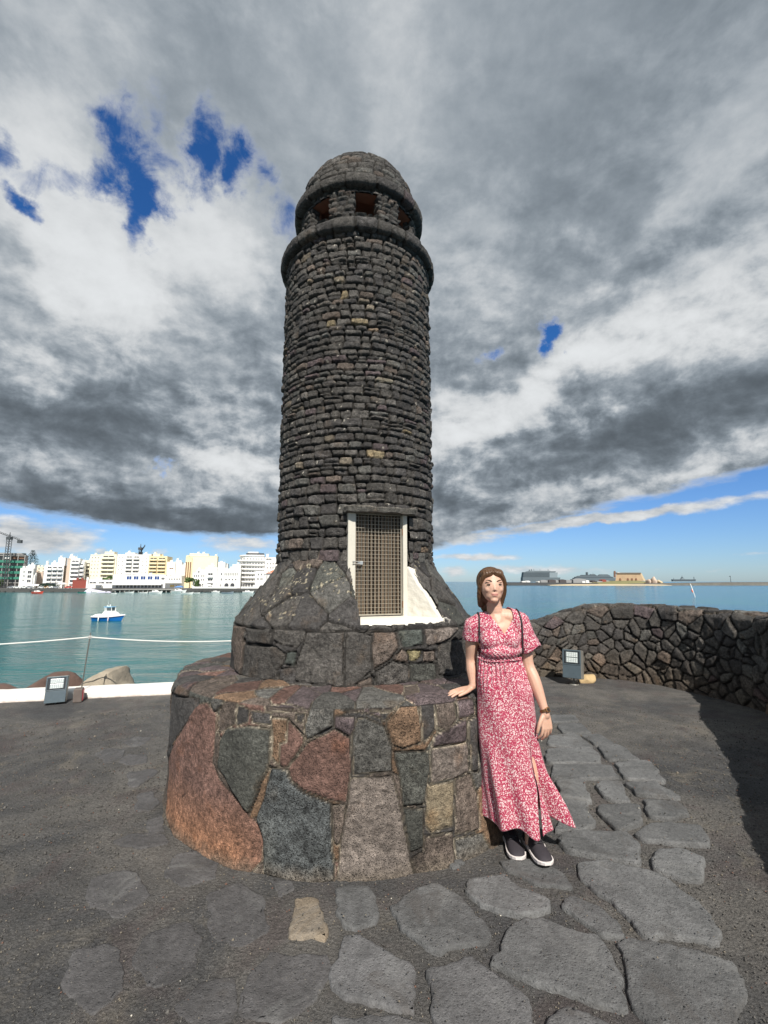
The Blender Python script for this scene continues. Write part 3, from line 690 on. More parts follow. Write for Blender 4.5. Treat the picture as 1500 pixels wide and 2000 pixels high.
build_ring('dome', dome_prof, 0.0115, 0.5, 0.115, 35, 0.012, list(np.arange(-0.02, 1.3, 0.068)), dict(C=5, K=3, N=1.5, G=1), 0.006)

# ---- lantern: eight piers between the openings
def build_lantern():
    ro, ri = 0.553, 0.445
    zb, z0, z1, zt = 4.500, 4.690, 4.895, 4.955
    def sector(th0, th1, za, zc, closed, seed):
        # walk round the plan outline of the block, rows go up
        ds = 0.0105
        def arc(r, a, b):
            n = max(2, int(abs(b - a) * r / ds)); return [(r * math.sin(t), -r * math.cos(t)) for t in np.linspace(a, b, n, endpoint=False)]
        if closed:
            loops = [(arc(ro, -math.pi, math.pi), 1, False), (arc(ri, math.pi, -math.pi), 1, True)]
        else:
            k = max(2, int((ro - ri) / ds))
            o1 = arc(ro, th0, th1)
            s1 = [((ro + (ri - ro) * t) * math.sin(th1), -(ro + (ri - ro) * t) * math.cos(th1)) for t in np.linspace(0, 1, k, endpoint=False)]
            i1 = arc(ri, th1, th0)
            s2 = [((ri + (ro - ri) * t) * math.sin(th0), -(ri + (ro - ri) * t) * math.cos(th0)) for t in np.linspace(0, 1, k, endpoint=False)]
            loops = [(o1 + s1 + i1 + s2, 1, False)]
        for pts, _, inner in loops:
            A = np.array(pts); n = len(A)
            nx = np.roll(A, -1, 0) - np.roll(A, 1, 0); nn = np.stack([nx[:, 1], -nx[:, 0]], -1); nn /= np.linalg.norm(nn, axis=1)[:, None]
            per = np.linalg.norm(np.roll(A, -1, 0) - A, axis=1); s = np.concatenate([[0], np.cumsum(per)[:-1]])
            nz = max(3, int((zc - za) / ds)); z = np.linspace(za, zc, nz)
            P = np.zeros((nz, n, 3)); P[..., 0] = A[:, 0]; P[..., 1] = A[:, 1]; P[..., 2] = z[:, None]
            N = np.zeros_like(P); N[..., 0] = nn[:, 0]; N[..., 1] = nn[:, 1]
            Sx = np.broadcast_to(s, (nz, n)).copy(); ZZ = P[..., 2]
            rg = random.Random(seed); rows = [za - 0.01]
            while rows[-1] < zc: rows.append(rows[-1] + rg.uniform(0.035, 0.058))
            ids, d = courses(Sx + 0.006 * fbm(P, 20, 3, seed), ZZ + 0.006 * fbm(P, 12, 3, seed), per.sum(), rows, rg, 0.085, 0)
            ids = ids + seed * 400
            d = d - 0.002
            rad = np.hypot(P[..., 0], P[..., 1]); isin = rad < ri + 0.03
            h = (relief_h(d, 0.014, 0.013, ids, 0.012, 0.012) + 0.005 * fbm(P, 28, 4, 5)) * np.where(isin, 0.3, 1)
            col = tones(ids, dict(K=3, C=5, G=2, N=2), 0.18) * (1 + 0.3 * fbm(P, 13, 4, 31)[..., None])
            w_ = np.clip(-d / 0.003 + 0.3, 0, 1)[..., None]
            col = col * (1 - w_) + np.array([0.05, 0.045, 0.04]) * w_
            col = np.where(isin[..., None], np.array([0.20, 0.095, 0.062]) * (1 + 0.3 * fbm(P, 9, 3, 3)[..., None]), col)
            me = grid_mesh('lantern_wall', P + N * h[..., None], col, close_u=True)
            nm = 'lantern_pier' if not closed else ('lantern_lining' if inner else 'lantern_wall')
            link(nm, me, tower, [M_ST])
    sector(0, 0, zb, z0 - 0.002, True, 3)
    sector(0, 0, z1 + 0.002, zt, True, 4)
    step = math.pi / 4; c0 = R(6.5) + ang0
    for k in range(8):
        a = c0 + k * step
        hw = 0.20
        sector(a + hw, a + step - hw, z0 - 0.004, z1 + 0.004, False, 10 + k)
    # sills, lintels and ceiling
    m = MB()
    for r_a, r_b, z in ((ri - 0.004, ro - 0.006, z0 - 0.004), (ri - 0.004, ro - 0.006, z1 + 0.004)):
        n = 96
        ring = lambda r, zz: [(r * math.sin(2 * math.pi * i / n), -r * math.cos(2 * math.pi * i / n), zz) for i in range(n)]
        m.loft([ring(r_a, z), ring(r_b, z)] if z < 4.8 else [ring(r_b, z), ring(r_a, z)], caps=False)
    n = 64
    m.add([(0.46 * math.sin(2 * math.pi * i / n), -0.46 * math.cos(2 * math.pi * i / n), 4.935) for i in range(n)], [list(range(n))])
    m.build('lantern_ceiling', plain('red_plaster', (0.20, 0.10, 0.068), 0.9, 0.25, 9, bmp=0.004), tower)
build_lantern()

# ---- door: plaster surround, grille, slats, latch, lintel
def door_pt(a, b, z): return (nd[0] * b + ad[0] * a, nd[1] * b + ad[1] * a, z)
def build_door():
    plaster = plain('white_plaster', (0.66, 0.63, 0.56), 0.85, 0.10, 9, bmp=0.014, bscale=20)
    cream = plain('cream_plaster', (0.60, 0.57, 0.49), 0.8, 0.10, 10, bmp=0.003)
    Mz = Matrix.Rotation(dth, 4, 'Z')
    m = MB()
    # splayed cheek to the right: follows the flare, slightly proud of the cut stones
    nb, nz = 26, 22
    vs = []
    for i in range(nb + 1):
        b = DOOR_B + 0.004 + (0.905 - DOOR_B) * i / nb
        a = 0.212 + (b - DOOR_B) * SPL
        r_ = math.hypot(a, b)
        zt = float(flare_z(r_)) + 0.012 if r_ > R3 + 0.03 else 1.66
        wob = 0.012 * mnoise.noise(Vector((b * 22, 0.3, 0)))
        zt = zt + wob
        if i == nb: zt = 1.30
        for j in range(nz + 1):
            z = 1.262 + (zt - 1.262) * j / nz
            bumpy = 0.006 * mnoise.noise(Vector((b * 25, z * 25, 3)))
            p = door_pt(a + bumpy, b, z); vs.append(p)
    m.add(vs, [(i * (nz + 1) + j, (i + 1) * (nz + 1) + j, (i + 1) * (nz + 1) + j + 1, i * (nz + 1) + j + 1) for i in range(nb) for j in range(nz)], 0, True)
    # thickness behind the cheek
    k0 = len(vs)
    vs2 = [Vector(q) + Vector((ad[0], ad[1], 0)) * 0.05 - Vector((0, 0, 0.02)) for q in vs]
    b0 = len(m.v); m.v += [tuple(q) for q in vs2]; base = b0 - k0
    for i in range(nb):
        m.f.append([base + i * (nz + 1) + nz, base + (i + 1) * (nz + 1) + nz, b0 + (i + 1) * (nz + 1) + nz, b0 + i * (nz + 1) + nz]); m.mi.append(0); m.sm.append(True)
    m.build('plaster_cheek', plaster, tower)
    # sill: a thick plaster slab with a wavy front edge lying in the niche
    m = MB(); N_ = 40; top = []; bot = []; back = []
    for i in range(N_ + 1):
        t = i / N_; a = -0.245 + t * 0.69
        rr = 0.985 + 0.012 * mnoise.noise(Vector((t * 9, 2, 0)))
        b = math.sqrt(max(rr * rr - a * a, 0.1))
        top.append(door_pt(a, b - 0.012, 1.290 + 0.004 * mnoise.noise(Vector((t * 12, 5, 0)))))
        bot.append(door_pt(a * 1.0, b + 0.010, 1.262 - 0.012 * abs(mnoise.noise(Vector((t * 14, 7, 0))))))
        bk = DOOR_B - 0.02 if a < 0.22 else max(DOOR_B - 0.02, DOOR_B + (a - 0.26) / SPL - 0.02)
        back.append(door_pt(a, min(bk, b - 0.03), 1.294))
    m.loft([bot, top, back], caps=False, closed=False)
    m.build('door_sill', plaster, tower)
    # frame strips
    m = MB()
    m.bevbox(door_pt(-0.219, DOOR_B + 0.012, 1.67), (0.058, 0.05, 0.79), 0.006, 0, Mz)
    m.bevbox(door_pt(0.210, DOOR_B + 0.008, 1.67), (0.036, 0.05, 0.79), 0.006, 0, Mz)
    m.build('door_frame', cream, tower)
    # dark stone reveals above the plaster
    for sgn, a0, zlo in ((1, 0.231, 1.66), (-1, -0.240, 1.27)):
        bm = bmesh.new(); vs = []
        for j in range(40):
            z = zlo + (2.08 - zlo) * j / 39
            r_ = R3 if z > FL[-1][1] else float(np.interp(z, [q[1] for q in FL], [q[0] for q in FL]))
            bmax = math.sqrt(r_ * r_ - a0 * a0) + 0.012
            for i in range(12):
                b = DOOR_B - 0.03 + (bmax - DOOR_B + 0.03) * i / 11; q = Vector((b * 14, z * 14, sgn))
                off = 0.016 * mnoise.noise(q) + 0.010 * mnoise.noise(q * 3) - 0.010 * (abs(math.sin(z * 34)) < 0.25)
                vs.append(bm.verts.new(door_pt(a0 - sgn * abs(off) * 0.9, b, z)))
        for j in range(39):
            for i in range(11): bm.faces.new((vs[j * 12 + i], vs[j * 12 + i + 1], vs[(j + 1) * 12 + i + 1], vs[(j + 1) * 12 + i])).smooth = True
        me = bpy.data.meshes.new('door_reveal'); bm.to_mesh(me); bm.free()
        at = me.color_attributes.new('tone', 'FLOAT_COLOR', 'POINT')
        for i in range(len(me.vertices)): at.data[i].color = (0.068, 0.064, 0.060, 1)
        link('door_reveal', me, tower, [M_ST])
    # stone lintel, a rough slab
    bm = bmesh.new(); bmesh.ops.create_cube(bm, size=1)
    bmesh.ops.subdivide_edges(bm, edges=bm.edges[:], cuts=9, use_grid_fill=True)
    for v in bm.verts:
        x, y, z = v.co; a = x * 0.56; b = 0.655 + y * 0.19 - a * a * 0.55; zz = 2.083 + z * 0.042
        n = mnoise.noise_vector(Vector((a * 16, b * 16, zz * 16))) * 0.012 + mnoise.noise_vector(Vector((a * 45, b * 45, zz * 45))) * 0.005
        p = door_pt(a, b, zz); v.co = Vector(p) + n
    me = bpy.data.meshes.new('lintel'); bm.to_mesh(me); bm.free(); smooth(me)
    at = me.color_attributes.new('tone', 'FLOAT_COLOR', 'POINT')
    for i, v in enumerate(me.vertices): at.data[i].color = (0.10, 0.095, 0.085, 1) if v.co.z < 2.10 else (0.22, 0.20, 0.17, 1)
    link('lintel', me, tower, [M_ST])
    # the door itself
    rusty = plain('pale_steel', (0.42, 0.38, 0.31), 0.45, 0.25, 30, 0.5)
    wood = plain('brown_slats', (0.135, 0.095, 0.060), 0.7, 0.35, 14)
    dark = plain('dark_interior', (0.02, 0.018, 0.016), 0.9)
    d = MB()
    for i in range(12):
        a = -0.170 + 0.341 * i / 11
        d.box(door_pt(a, DOOR_B - 0.030, 1.68), (0.018, 0.008, 0.755), 0, 0, Mz)
    door = d.build('door', [wood], tower)
    door['label'] = 'small door of brown slats behind wire mesh'
    m = MB(); m.box(door_pt(0, DOOR_B - 0.09, 1.68), (0.46, 0.01, 0.86), 0, 0, Mz); m.build('back_panel', dark, door)
    g = MB()
    W_, Z0, Z1 = 0.188, 1.302, 2.066
    for (a0, a1, z0, z1) in ((-W_, W_, Z0, Z0 + 0.010), (-W_, W_, Z1 - 0.010, Z1), (-W_, -W_ + 0.008, Z0, Z1), (W_ - 0.008, W_, Z0, Z1)):
        g.box(door_pt((a0 + a1) / 2, DOOR_B + 0.006, (z0 + z1) / 2), (a1 - a0, 0.012, z1 - z0), 0, 0, Mz)
    for i in range(1, 14):
        a = -W_ + 2 * W_ * i / 14; g.cyl(door_pt(a, DOOR_B + 0.006, Z0), door_pt(a, DOOR_B + 0.006, Z1), 0.0017, n=5)
    for i in range(1, 27):
        z = Z0 + (Z1 - Z0) * i / 27; g.cyl(door_pt(-W_, DOOR_B + 0.009, z), door_pt(W_, DOOR_B + 0.009, z), 0.0017, n=5)
    g.build('wire_mesh', rusty, door)
    h = MB(); h.bevbox(door_pt(-0.148, DOOR_B + 0.020, 1.688), (0.042, 0.012, 0.028), 0.003, 0, Mz)
    h.cyl(door_pt(-0.212, DOOR_B + 0.044, 1.697), door_pt(-0.150, DOOR_B + 0.026, 1.697), 0.004, n=8); h.cyl(door_pt(-0.212, DOOR_B + 0.044, 1.680), door_pt(-0.150, DOOR_B + 0.026, 1.680), 0.004, n=8)
    h.build('latch', plain('latch_steel', (0.6, 0.58, 0.54), 0.35, 0.1, 20, 0.7), door)
    for z in (1.38, 1.93):
        hg = MB(); hg.cyl(door_pt(0.193, DOOR_B + 0.022, z - 0.025), door_pt(0.193, DOOR_B + 0.022, z + 0.025), 0.006, n=8)
        hg.build('hinge', plain('rust', (0.20, 0.09, 0.04), 0.8, 0.3, 30), door)
build_door()

# ================================================================== GROUND, WATER, WALLS
WATER_Z = -5.0
def ground_mat():
    m_, q, b = new_mat('volcanic_gravel')
    c = q.node('ShaderNodeTexCoord').outputs['Object']
    n0 = q.noise(c, 0.9, 6, 0.65, 0.6); n1 = q.noise(c, 5, 6, 0.65); n2 = q.noise(c, 60, 5, 0.7); n3 = q.noise(c, 190, 3, 0.8)
    base = q.mix(q.ramp(n0, 0.36, 0.64), (0.076, 0.076, 0.078), (0.150, 0.141, 0.130))
    base = q.mix(q.ramp(q.noise(c, 1.7, 5, 0.6, 1.0), 0.50, 0.66, 0, 0.6), base, (0.098, 0.080, 0.078))
    base = q.mix(q.ramp(q.noise(q.v('ADD', c, (9, 3, 0)), 2.3, 6, 0.7, 0.8), 0.54, 0.70, 0, 0.65), base, (0.185, 0.165, 0.135))
    k = q.m('MULTIPLY', q.ramp(n1, 0.3, 0.7, 0.78, 1.22, False), q.ramp(n2, 0.3, 0.7, 0.62, 1.40, False))
    k = q.m('MULTIPLY', k, q.ramp(n3, 0.3, 0.7, 0.55, 1.50, False))
    col = q.v('SCALE', base, s=k)
    sp = q.ramp(q.noise(c, 95, 2, 0.5), 0.76, 0.80)
    col = q.mix(q.m('MULTIPLY', sp, 0.4), col, (0.42, 0.38, 0.30))
    q.set(b.inputs['Base Color'], col); b.inputs['Roughness'].default_value = 0.92; b.inputs['Specular IOR Level'].default_value = 0.3
    h = q.m('ADD', q.m('MULTIPLY', n2, 0.8), q.m('MULTIPLY', n3, 0.7)); h = q.m('ADD', h, q.m('MULTIPLY', q.vor(c, 70), 0.5)); h = q.m('ADD', h, q.m('MULTIPLY', n1, 0.9))
    bump(q, b, h, 1.0, 0.016)
    return m_
M_GR = ground_mat()

KERB = [(-13, 4.50), (-9, 5.37), (-6.5, 5.915), (-4.96, 6.25), (-2.94, 6.69), (-1.6, 7.02), (-0.2, 7.5), (0.6, 7.85)]
WALL = [(0.55, 7.86), (1.2, 7.94), (1.9, 7.98), (2.69, 7.95), (3.35, 7.86), (3.81, 7.68), (4.14, 7.34), (4.36, 6.88), (4.51, 6.4), (4.60, 5.78), (4.36, 5.15),
        (3.86, 4.40), (3.47, 3.56), (3.02, 2.80), (2.55, 2.02), (2.12, 1.15), (1.9, 0.0), (1.75, -2.0), (1.7, -5.0)]
def offset_path(path, d):
    P = [Vector((x, y)) for x, y in path]; o = []
    for i, q in enumerate(P):
        t = (P[min(i + 1, len(P) - 1)] - P[max(i - 1, 0)]).normalized()
        o.append((q.x - t.y * d, q.y + t.x * d))
    return o
PLAZA = [(x, y + 0.30) for x, y in KERB[:-1]] + offset_path(WALL, 0.50) + [(2.2, -12), (-13, -12)]
def build_ground():
    xs = np.arange(-22, 14.01, 0.14); ys = np.arange(-14, 18.01, 0.14)
    X, Y = np.meshgrid(xs, ys); sd = poly_sd(X, Y, PLAZA)
    P3 = np.stack([X, Y, X * 0], -1)
    n = fbm(P3, 0.9, 4, 3)
    z = np.where(sd > -0.1, 0.006 * fbm(P3, 1.3, 3, 9), -np.minimum((-sd - 0.1) * (0.75 + 0.15 * n), 7.2) + np.where(sd < -0.1, 0.22 * n, 0))
    P3[..., 2] = z
    # skirt running out under the sea
    me = grid_mesh('ground', P3, None)
    tag(link('ground', me, None, [M_GR]), kind='structure')
build_ground()

def water_mat():
    m_, q, b = new_mat('harbour_water')
    c = q.node('ShaderNodeTexCoord').outputs['Object']
    far = q.ramp(q.v('LENGTH', c), 40, 330)
    a = q.mix(far, (0.012, 0.120, 0.125), (0.020, 0.150, 0.175))
    sx = q.node('ShaderNodeSeparateXYZ'); q.set(sx.inputs[0], c)
    a = q.mix(q.ramp(sx.outputs[0], -30, 60), a, (0.006, 0.120, 0.215))
    a = q.mix(q.ramp(q.noise(c, 0.03, 5, 0.6), 0.4, 0.65, 0, 0.5), a, (0.020, 0.175, 0.165))
    q.set(b.inputs['Base Color'], a)
    b.inputs['Roughness'].default_value = 0.13; b.inputs['IOR'].default_value = 1.33
    cs = q.v('MULTIPLY', c, (0.55, 1.0, 1.0))
    w1 = q.noise(cs, 1.9, 6, 0.62, 0.5); w2 = q.noise(cs, 0.35, 4, 0.5, 0.6); w3 = q.noise(cs, 0.09, 3, 0.5)
    h = q.m('ADD', q.m('MULTIPLY', w1, 0.30), q.m('ADD', q.m('MULTIPLY', w2, 1.0), q.m('MULTIPLY', w3, 1.6)))
    bump(q, b, h, 0.75, 0.75)
    return m_
def build_water():
    m = MB(); rs = [0.0, 30, 120, 500, 2500, 10000, 45000]; n = 48
    rings = [[(r * math.cos(2 * math.pi * i / n), r * math.sin(2 * math.pi * i / n), WATER_Z) for i in range(n)] for r in rs[1:]]
    m.add(rings[0], [list(range(n))]); m.loft(rings, caps=False)
    tag(m.build('sea', water_mat()), kind='structure')
build_water()

# ---- flagstones set in the gravel
def slab_mat():
    m_, q, b = new_mat('grey_flagstone')
    c = q.node('ShaderNodeTexCoord').outputs['Object']
    a = q.node('ShaderNodeAttribute', attribute_name='tone').outputs['Color']
    n1 = q.noise(c, 4.5, 7, 0.65, 0.5); n2 = q.noise(c, 38, 6, 0.72); n3 = q.noise(c, 170, 3, 0.75)
    k = q.m('MULTIPLY', q.ramp(n1, 0.28, 0.72, 0.68, 1.42, False), q.ramp(n2, 0.3, 0.7, 0.70, 1.32, False)); k = q.m('MULTIPLY', k, q.ramp(n3, 0.3, 0.7, 0.72, 1.28, False))
    col = q.v('SCALE', a, s=k)
    col = q.mix(q.ramp(q.noise(c, 2.2, 6, 0.7, 0.8), 0.52, 0.68, 0, 0.55), col, (0.22, 0.22, 0.215))
    col = q.mix(q.ramp(q.noise(q.v('ADD', c, (4, 4, 4)), 3.0, 6, 0.7, 0.8), 0.56, 0.68, 0, 0.5), col, (0.085, 0.076, 0.070))
    q.set(b.inputs['Base Color'], col); b.inputs['Roughness'].default_value = 0.85; b.inputs['Specular IOR Level'].default_value = 0.35
    h = q.m('ADD', q.m('ADD', q.m('MULTIPLY', n2, 1.0), q.m('MULTIPLY', n3, 0.4)), q.m('MULTIPLY', q.ramp(q.vor(c, 60), 0.08, 0.35), 0.35))
    bump(q, b, h, 0.8, 0.012)
    return m_
def build_slabs():
    bm = bmesh.new(); lay = bm.verts.layers.float_color.new('tone')
    rg = random.Random(4)
    allp = [(p, 1.0, 0) for p in SLAB] + [(p, 0.12, 1) for p in FAINT]
    for si, (poly, hs, faint) in enumerate(allp):
        pts = [Vector((x, y, 0)) for x, y in poly]
        area = sum(pts[i].x * pts[(i + 1) % len(pts)].y - pts[(i + 1) % len(pts)].x * pts[i].y for i in range(len(pts))) / 2
        if area < 0: pts.reverse()
        cen = sum(pts, Vector()) / len(pts)
        grow = 0.010 if cen.length < 3.2 else 0.008
        pts = [v + (v - cen).normalized() * grow for v in pts]
        near = cen.length < 3.2
        step = 0.012 if near else 0.03
        # corner cutting, then even resampling
        for _ in range(1):
            q = []
            for i in range(len(pts)):
                a, b = pts[i], pts[(i + 1) % len(pts)]
                q += [a.lerp(b, 0.10), a.lerp(b, 0.90)]
            pts = q
        out_ = []
        for i in range(len(pts)):
            a, b = pts[i], pts[(i + 1) % len(pts)]; n = max(1, int((b - a).length / step))
            out_ += [a.lerp(b, k / n) for k in range(n)]
        res = []
        for v in out_:
            nv = mnoise.noise_vector(v * 6 + Vector((si, 0, 0))) * 0.030 + mnoise.noise_vector(v * 19) * 0.014 + mnoise.noise_vector(v * 70) * 0.006
            res.append(v + Vector((nv.x, nv.y, 0)))
        n = len(res); col = rg.uniform(0.82, 1.12)
        base = np.array([0.124, 0.125, 0.126] if not faint else [0.084, 0.081, 0.082]) * col
        if faint: base = base / col * (0.97 + 0.06 * rg.random())
        if si == 29: base = np.array([0.215, 0.175, 0.130])
        if cen.length < 2.2 and not faint: base = base * np.array([1.06, 1.04, 1.05])
        hz = (0.018 if near else 0.026) * hs * rg.uniform(0.75, 1.15); tilt = Vector((rg.uniform(-.006, .006), rg.uniform(-.006, .006)))
        def top(v, f=1.0):
            return hz * f + tilt.x * (v.x - cen.x) + tilt.y * (v.y - cen.y) + 0.004 * mnoise.noise(v * 5) + 0.0015 * mnoise.noise(v * 22) + 0.004
        def inset(v, d, i):
            t = (res[(i + 1) % n] - res[i - 1]).normalized(); nrm = Vector((-t.y, t.x, 0))
            return v + nrm * d
        rings = []
        for (d, f, zoff) in ((0.0, 0, -0.012), (0.002, 0.72, 0), (0.008, 0.93, 0), (0.018, 1.0, 0)):
            ring = []
            for i, v in enumerate(res):
                p = inset(v, d * (1 + 0.6 * mnoise.noise(v * 14)), i)
                bv = bm.verts.new((p.x, p.y, zoff if f == 0 else top(p, f))); bv[lay] = (*base, 1); ring.append(bv)
            rings.append(ring)
        for a, b in zip(rings, rings[1:]):
            for i in range(n):
                f = bm.faces.new((a[i], a[(i + 1) % n], b[(i + 1) % n], b[i])); f.smooth = True
        f = bm.faces.new(rings[-1]); bmesh.ops.triangulate(bm, faces=[f])
    me = bpy.data.meshes.new('path'); bm.to_mesh(me); bm.free()
    o = link('path', me, None, [slab_mat()]); tag(o, kind='structure')
build_slabs()

# ---- loose gravel grains and bits of white shell
def build_gravel():
    rg = np.random.RandomState(5)
    n = 38000
    # denser close to the viewer
    r = 0.7 + 6.0 * rg.rand(n) ** 1.25; a = rg.uniform(-0.85, 0.85, n)
    x = r * np.sin(a); y = r * np.cos(a) 
    ok = (np.hypot(x - CX, y - CY) > 1.44) & (poly_sd(x, y, PLAZA) > 0.4)
    sdm = np.full(n, -9.0)
    for p in SLAB: sdm = np.maximum(sdm, poly_sd(x, y, p))
    ok &= (sdm < 0.0) | (rg.rand(n) > 0.96) | ((sdm < 0.02) & (rg.rand(n) > 0.45))
    x, y, sdm = x[ok], y[ok], sdm[ok]; n = len(x)
    s = rg.uniform(0.0012, 0.0042, n) * (0.8 + 0.2 * np.hypot(x, y)); s[rg.rand(n) > 0.985] *= 1.8
    base = np.array([[1, 0, 0], [0, 1, 0], [-1, 0, 0], [0, -1, 0], [0, 0, 0.8], [0, 0, -0.8]], float)
    F = np.array([[0, 1, 4], [1, 2, 4], [2, 3, 4], [3, 0, 4], [1, 0, 5], [2, 1, 5], [3, 2, 5], [0, 3, 5]])
    V = base[None] * s[:, None, None] * rg.uniform(0.6, 1.4, (n, 6, 1))
    th = rg.uniform(0, 6.28, n); c_, s_ = np.cos(th), np.sin(th)
    vx = V[..., 0] * c_[:, None] - V[..., 1] * s_[:, None]; vy = V[..., 0] * s_[:, None] + V[..., 1] * c_[:, None]
    zb = np.where(sdm > 0, 0.038, 0.004)
    V = np.stack([vx + x[:, None], vy + y[:, None], V[..., 2] + zb[:, None]], -1)
    g = rg.uniform(0.55, 1.5, n)[:, None] * np.array([0.092, 0.087, 0.080]); k = rg.rand(n)
    g[k > 0.90] = np.array([0.19, 0.165, 0.13]); g[k > 0.9975] = np.array([0.60, 0.56, 0.48]); g[(k > 0.86) & (k < 0.90)] = np.array([0.15, 0.085, 0.065])
    Fa = (F[None] + (np.arange(n) * 6)[:, None, None]).reshape(-1, 3)
    me = bpy.data.meshes.new('gravel'); me.vertices.add(n * 6); me.vertices.foreach_set('co', V.reshape(-1).astype(np.float32))
    me.loops.add(len(Fa) * 3); me.loops.foreach_set('vertex_index', Fa.reshape(-1).astype(np.int32))
    me.polygons.add(len(Fa)); me.polygons.foreach_set('loop_start', np.arange(0, len(Fa) * 3, 3, dtype=np.int32)); me.update(calc_edges=True)
    at = me.color_attributes.new('tone', 'FLOAT_COLOR', 'POINT'); c4 = np.concatenate([np.repeat(g, 6, 0), np.ones((n * 6, 1))], 1); at.data.foreach_set('color', c4.reshape(-1).astype(np.float32))
    m_, q, b = new_mat('gravel_grains'); a_ = q.node('ShaderNodeAttribute', attribute_name='tone').outputs['Color']; q.set(b.inputs['Base Color'], a_); b.inputs['Roughness'].default_value = 0.9
    o = link('gravel', me, None, [m_]); tag(o, 'loose dark volcanic gravel scattered between the flagstones', 'gravel', kind='stuff')
build_gravel()

# ---- curved dry stone wall on the right
def resample(path, ds):
    P = np.array(path, float)
    for _ in range(2):                                   # round the corners
        Q = [P[0]]
        for a, b in zip(P[:-1], P[1:]): Q += [a * .75 + b * .25, a * .25 + b * .75]
        P = np.array(Q + [P[-1]])
    L = np.concatenate([[0], np.cumsum(np.hypot(*np.diff(P, axis=0).T))]); n = int(L[-1] / ds); s = np.linspace(0, L[-1], n)
    return np.stack([np.interp(s, L, P[:, 0]), np.interp(s, L, P[:, 1])], -1), s
def build_wall():
    ds = 0.0155
    A, s = resample(WALL, ds); n = len(A)
    t = np.gradient(A, axis=0); t /= np.linalg.norm(t, axis=1)[:, None]; nl = np.stack([-t[:, 1], t[:, 0]], -1)   # left = outward
    Ht = np.interp(s, [0, 1.0, 2.0, 2.9, 40], [0.42, 0.55, 0.86, 1.13, 1.16]) + 0.02 * np.sin(s * 2.1)
    TH = 0.46
    tt = np.arange(0, 1.16 + TH + 1.16 + 0.5, ds); nt = len(tt)
    P = np.zeros((nt, n, 3)); N = np.zeros_like(P)
    for j in range(n):
        h = Ht[j]
        prof = np.array([[0.0, -0.05], [0.03, h - 0.05], [0.075, h], [TH - 0.05, h + 0.0], [TH, h - 0.05], [TH + 0.03, -0.6]])
        L = np.concatenate([[0], np.cumsum(np.hypot(*np.diff(prof, axis=0).T))]); u = tt / tt[-1] * L[-1]
        # keep arc length true on the inner face, absorb the difference outside
        u = np.where(tt < h + 0.05, tt, h + 0.05 + (tt - h - 0.05) * (L[-1] - h - 0.05) / (tt[-1] - h - 0.05))
        a = np.interp(u, L, prof[:, 0]); z = np.interp(u, L, prof[:, 1])
        P[:, j, 0] = A[j, 0] + nl[j, 0] * a; P[:, j, 1] = A[j, 1] + nl[j, 1] * a; P[:, j, 2] = z
        da, dz_ = np.gradient(a), np.gradient(z); ln = np.hypot(da, dz_) + 1e-9
        N[:, j, 0] = -nl[j, 0] * dz_ / ln; N[:, j, 1] = -nl[j, 1] * dz_ / ln; N[:, j, 2] = da / ln
    Sx = np.broadcast_to(s, (nt, n)).copy(); T = np.broadcast_to(tt[:, None], (nt, n)).copy()
    rg = random.Random(8)
    seeds = jitter_seeds(0, s[-1], -0.03, 0.99, 0.225, 0.150, rg, 0.60) + [(rg.uniform(0, s[-1]), rg.uniform(0, 0.95)) for _ in range(150)] + jitter_seeds(0, s[-1], 1.0, 1.15, 0.31, 0.15, rg, 0.15) + jitter_seeds(0, s[-1], 1.18, 1.65, 0.30, 0.22, rg) + jitter_seeds(0, s[-1], 1.67, tt[-1], 0.28, 0.2, rg)
    # top row follows the height of the wall
    Tn = T * (1.15 / np.maximum(Ht[None, :] + 0.02, 0.3))
    ids, d = voronoi(Sx + 0.03 * fbm(P, 5, 4, 1), Tn + 0.022 * fbm(P, 6, 4, 2), seeds)
    d = d - 0.0050
    h = relief_h(d, 0.034, 0.020, ids, 0.036, 0.038) + (0.011 * fbm(P, 22, 4, 5) + 0.008 * fbm(P, 7, 3, 6) + 0.022 * facet(P, ids, 5)) * np.clip(d / 0.015, 0.2, 1)
    col = tones(ids, dict(K=5, C=8, N=0.9, G=1.5, U=0.3), 0.20) * 1.0
    low = np.clip((0.55 - P[..., 2]) / 0.5, 0, 1)[..., None] * 0.6
    col = col * (1 - low) + col * np.array([1.45, 1.15, 0.85]) * low
    col *= (1 + 0.3 * fbm(P, 9, 4, 31)[..., None])
    mort = (np.clip(2.2 * fbm(P, 1.8, 3, 43) - 0.5, 0, 1) * np.clip((0.75 - P[..., 2]) * 3, 0, 1) + np.clip((P[..., 2] - 1.02) * 8, 0, 0.6) * (N[..., 2] > 0.5))[..., None].clip(0, 1)
    gapc = np.array([0.20, 0.16, 0.115]) * mort + np.array([0.045, 0.04, 0.035]) * (1 - mort)
    w_ = np.clip(-d / 0.006 + 0.5, 0, 1)[..., None]
    col = col * (1 - w_) + gapc * w_
    Q = P + N * h[..., None]
    me = grid_mesh('stone_wall', Q, col, ids=ids)
    o = link('stone_wall', me, None, [M_ST])
    tag(o, 'curved waist-high dry wall of dark basalt rubble beside the sea, half in shadow', 'wall')
build_wall()

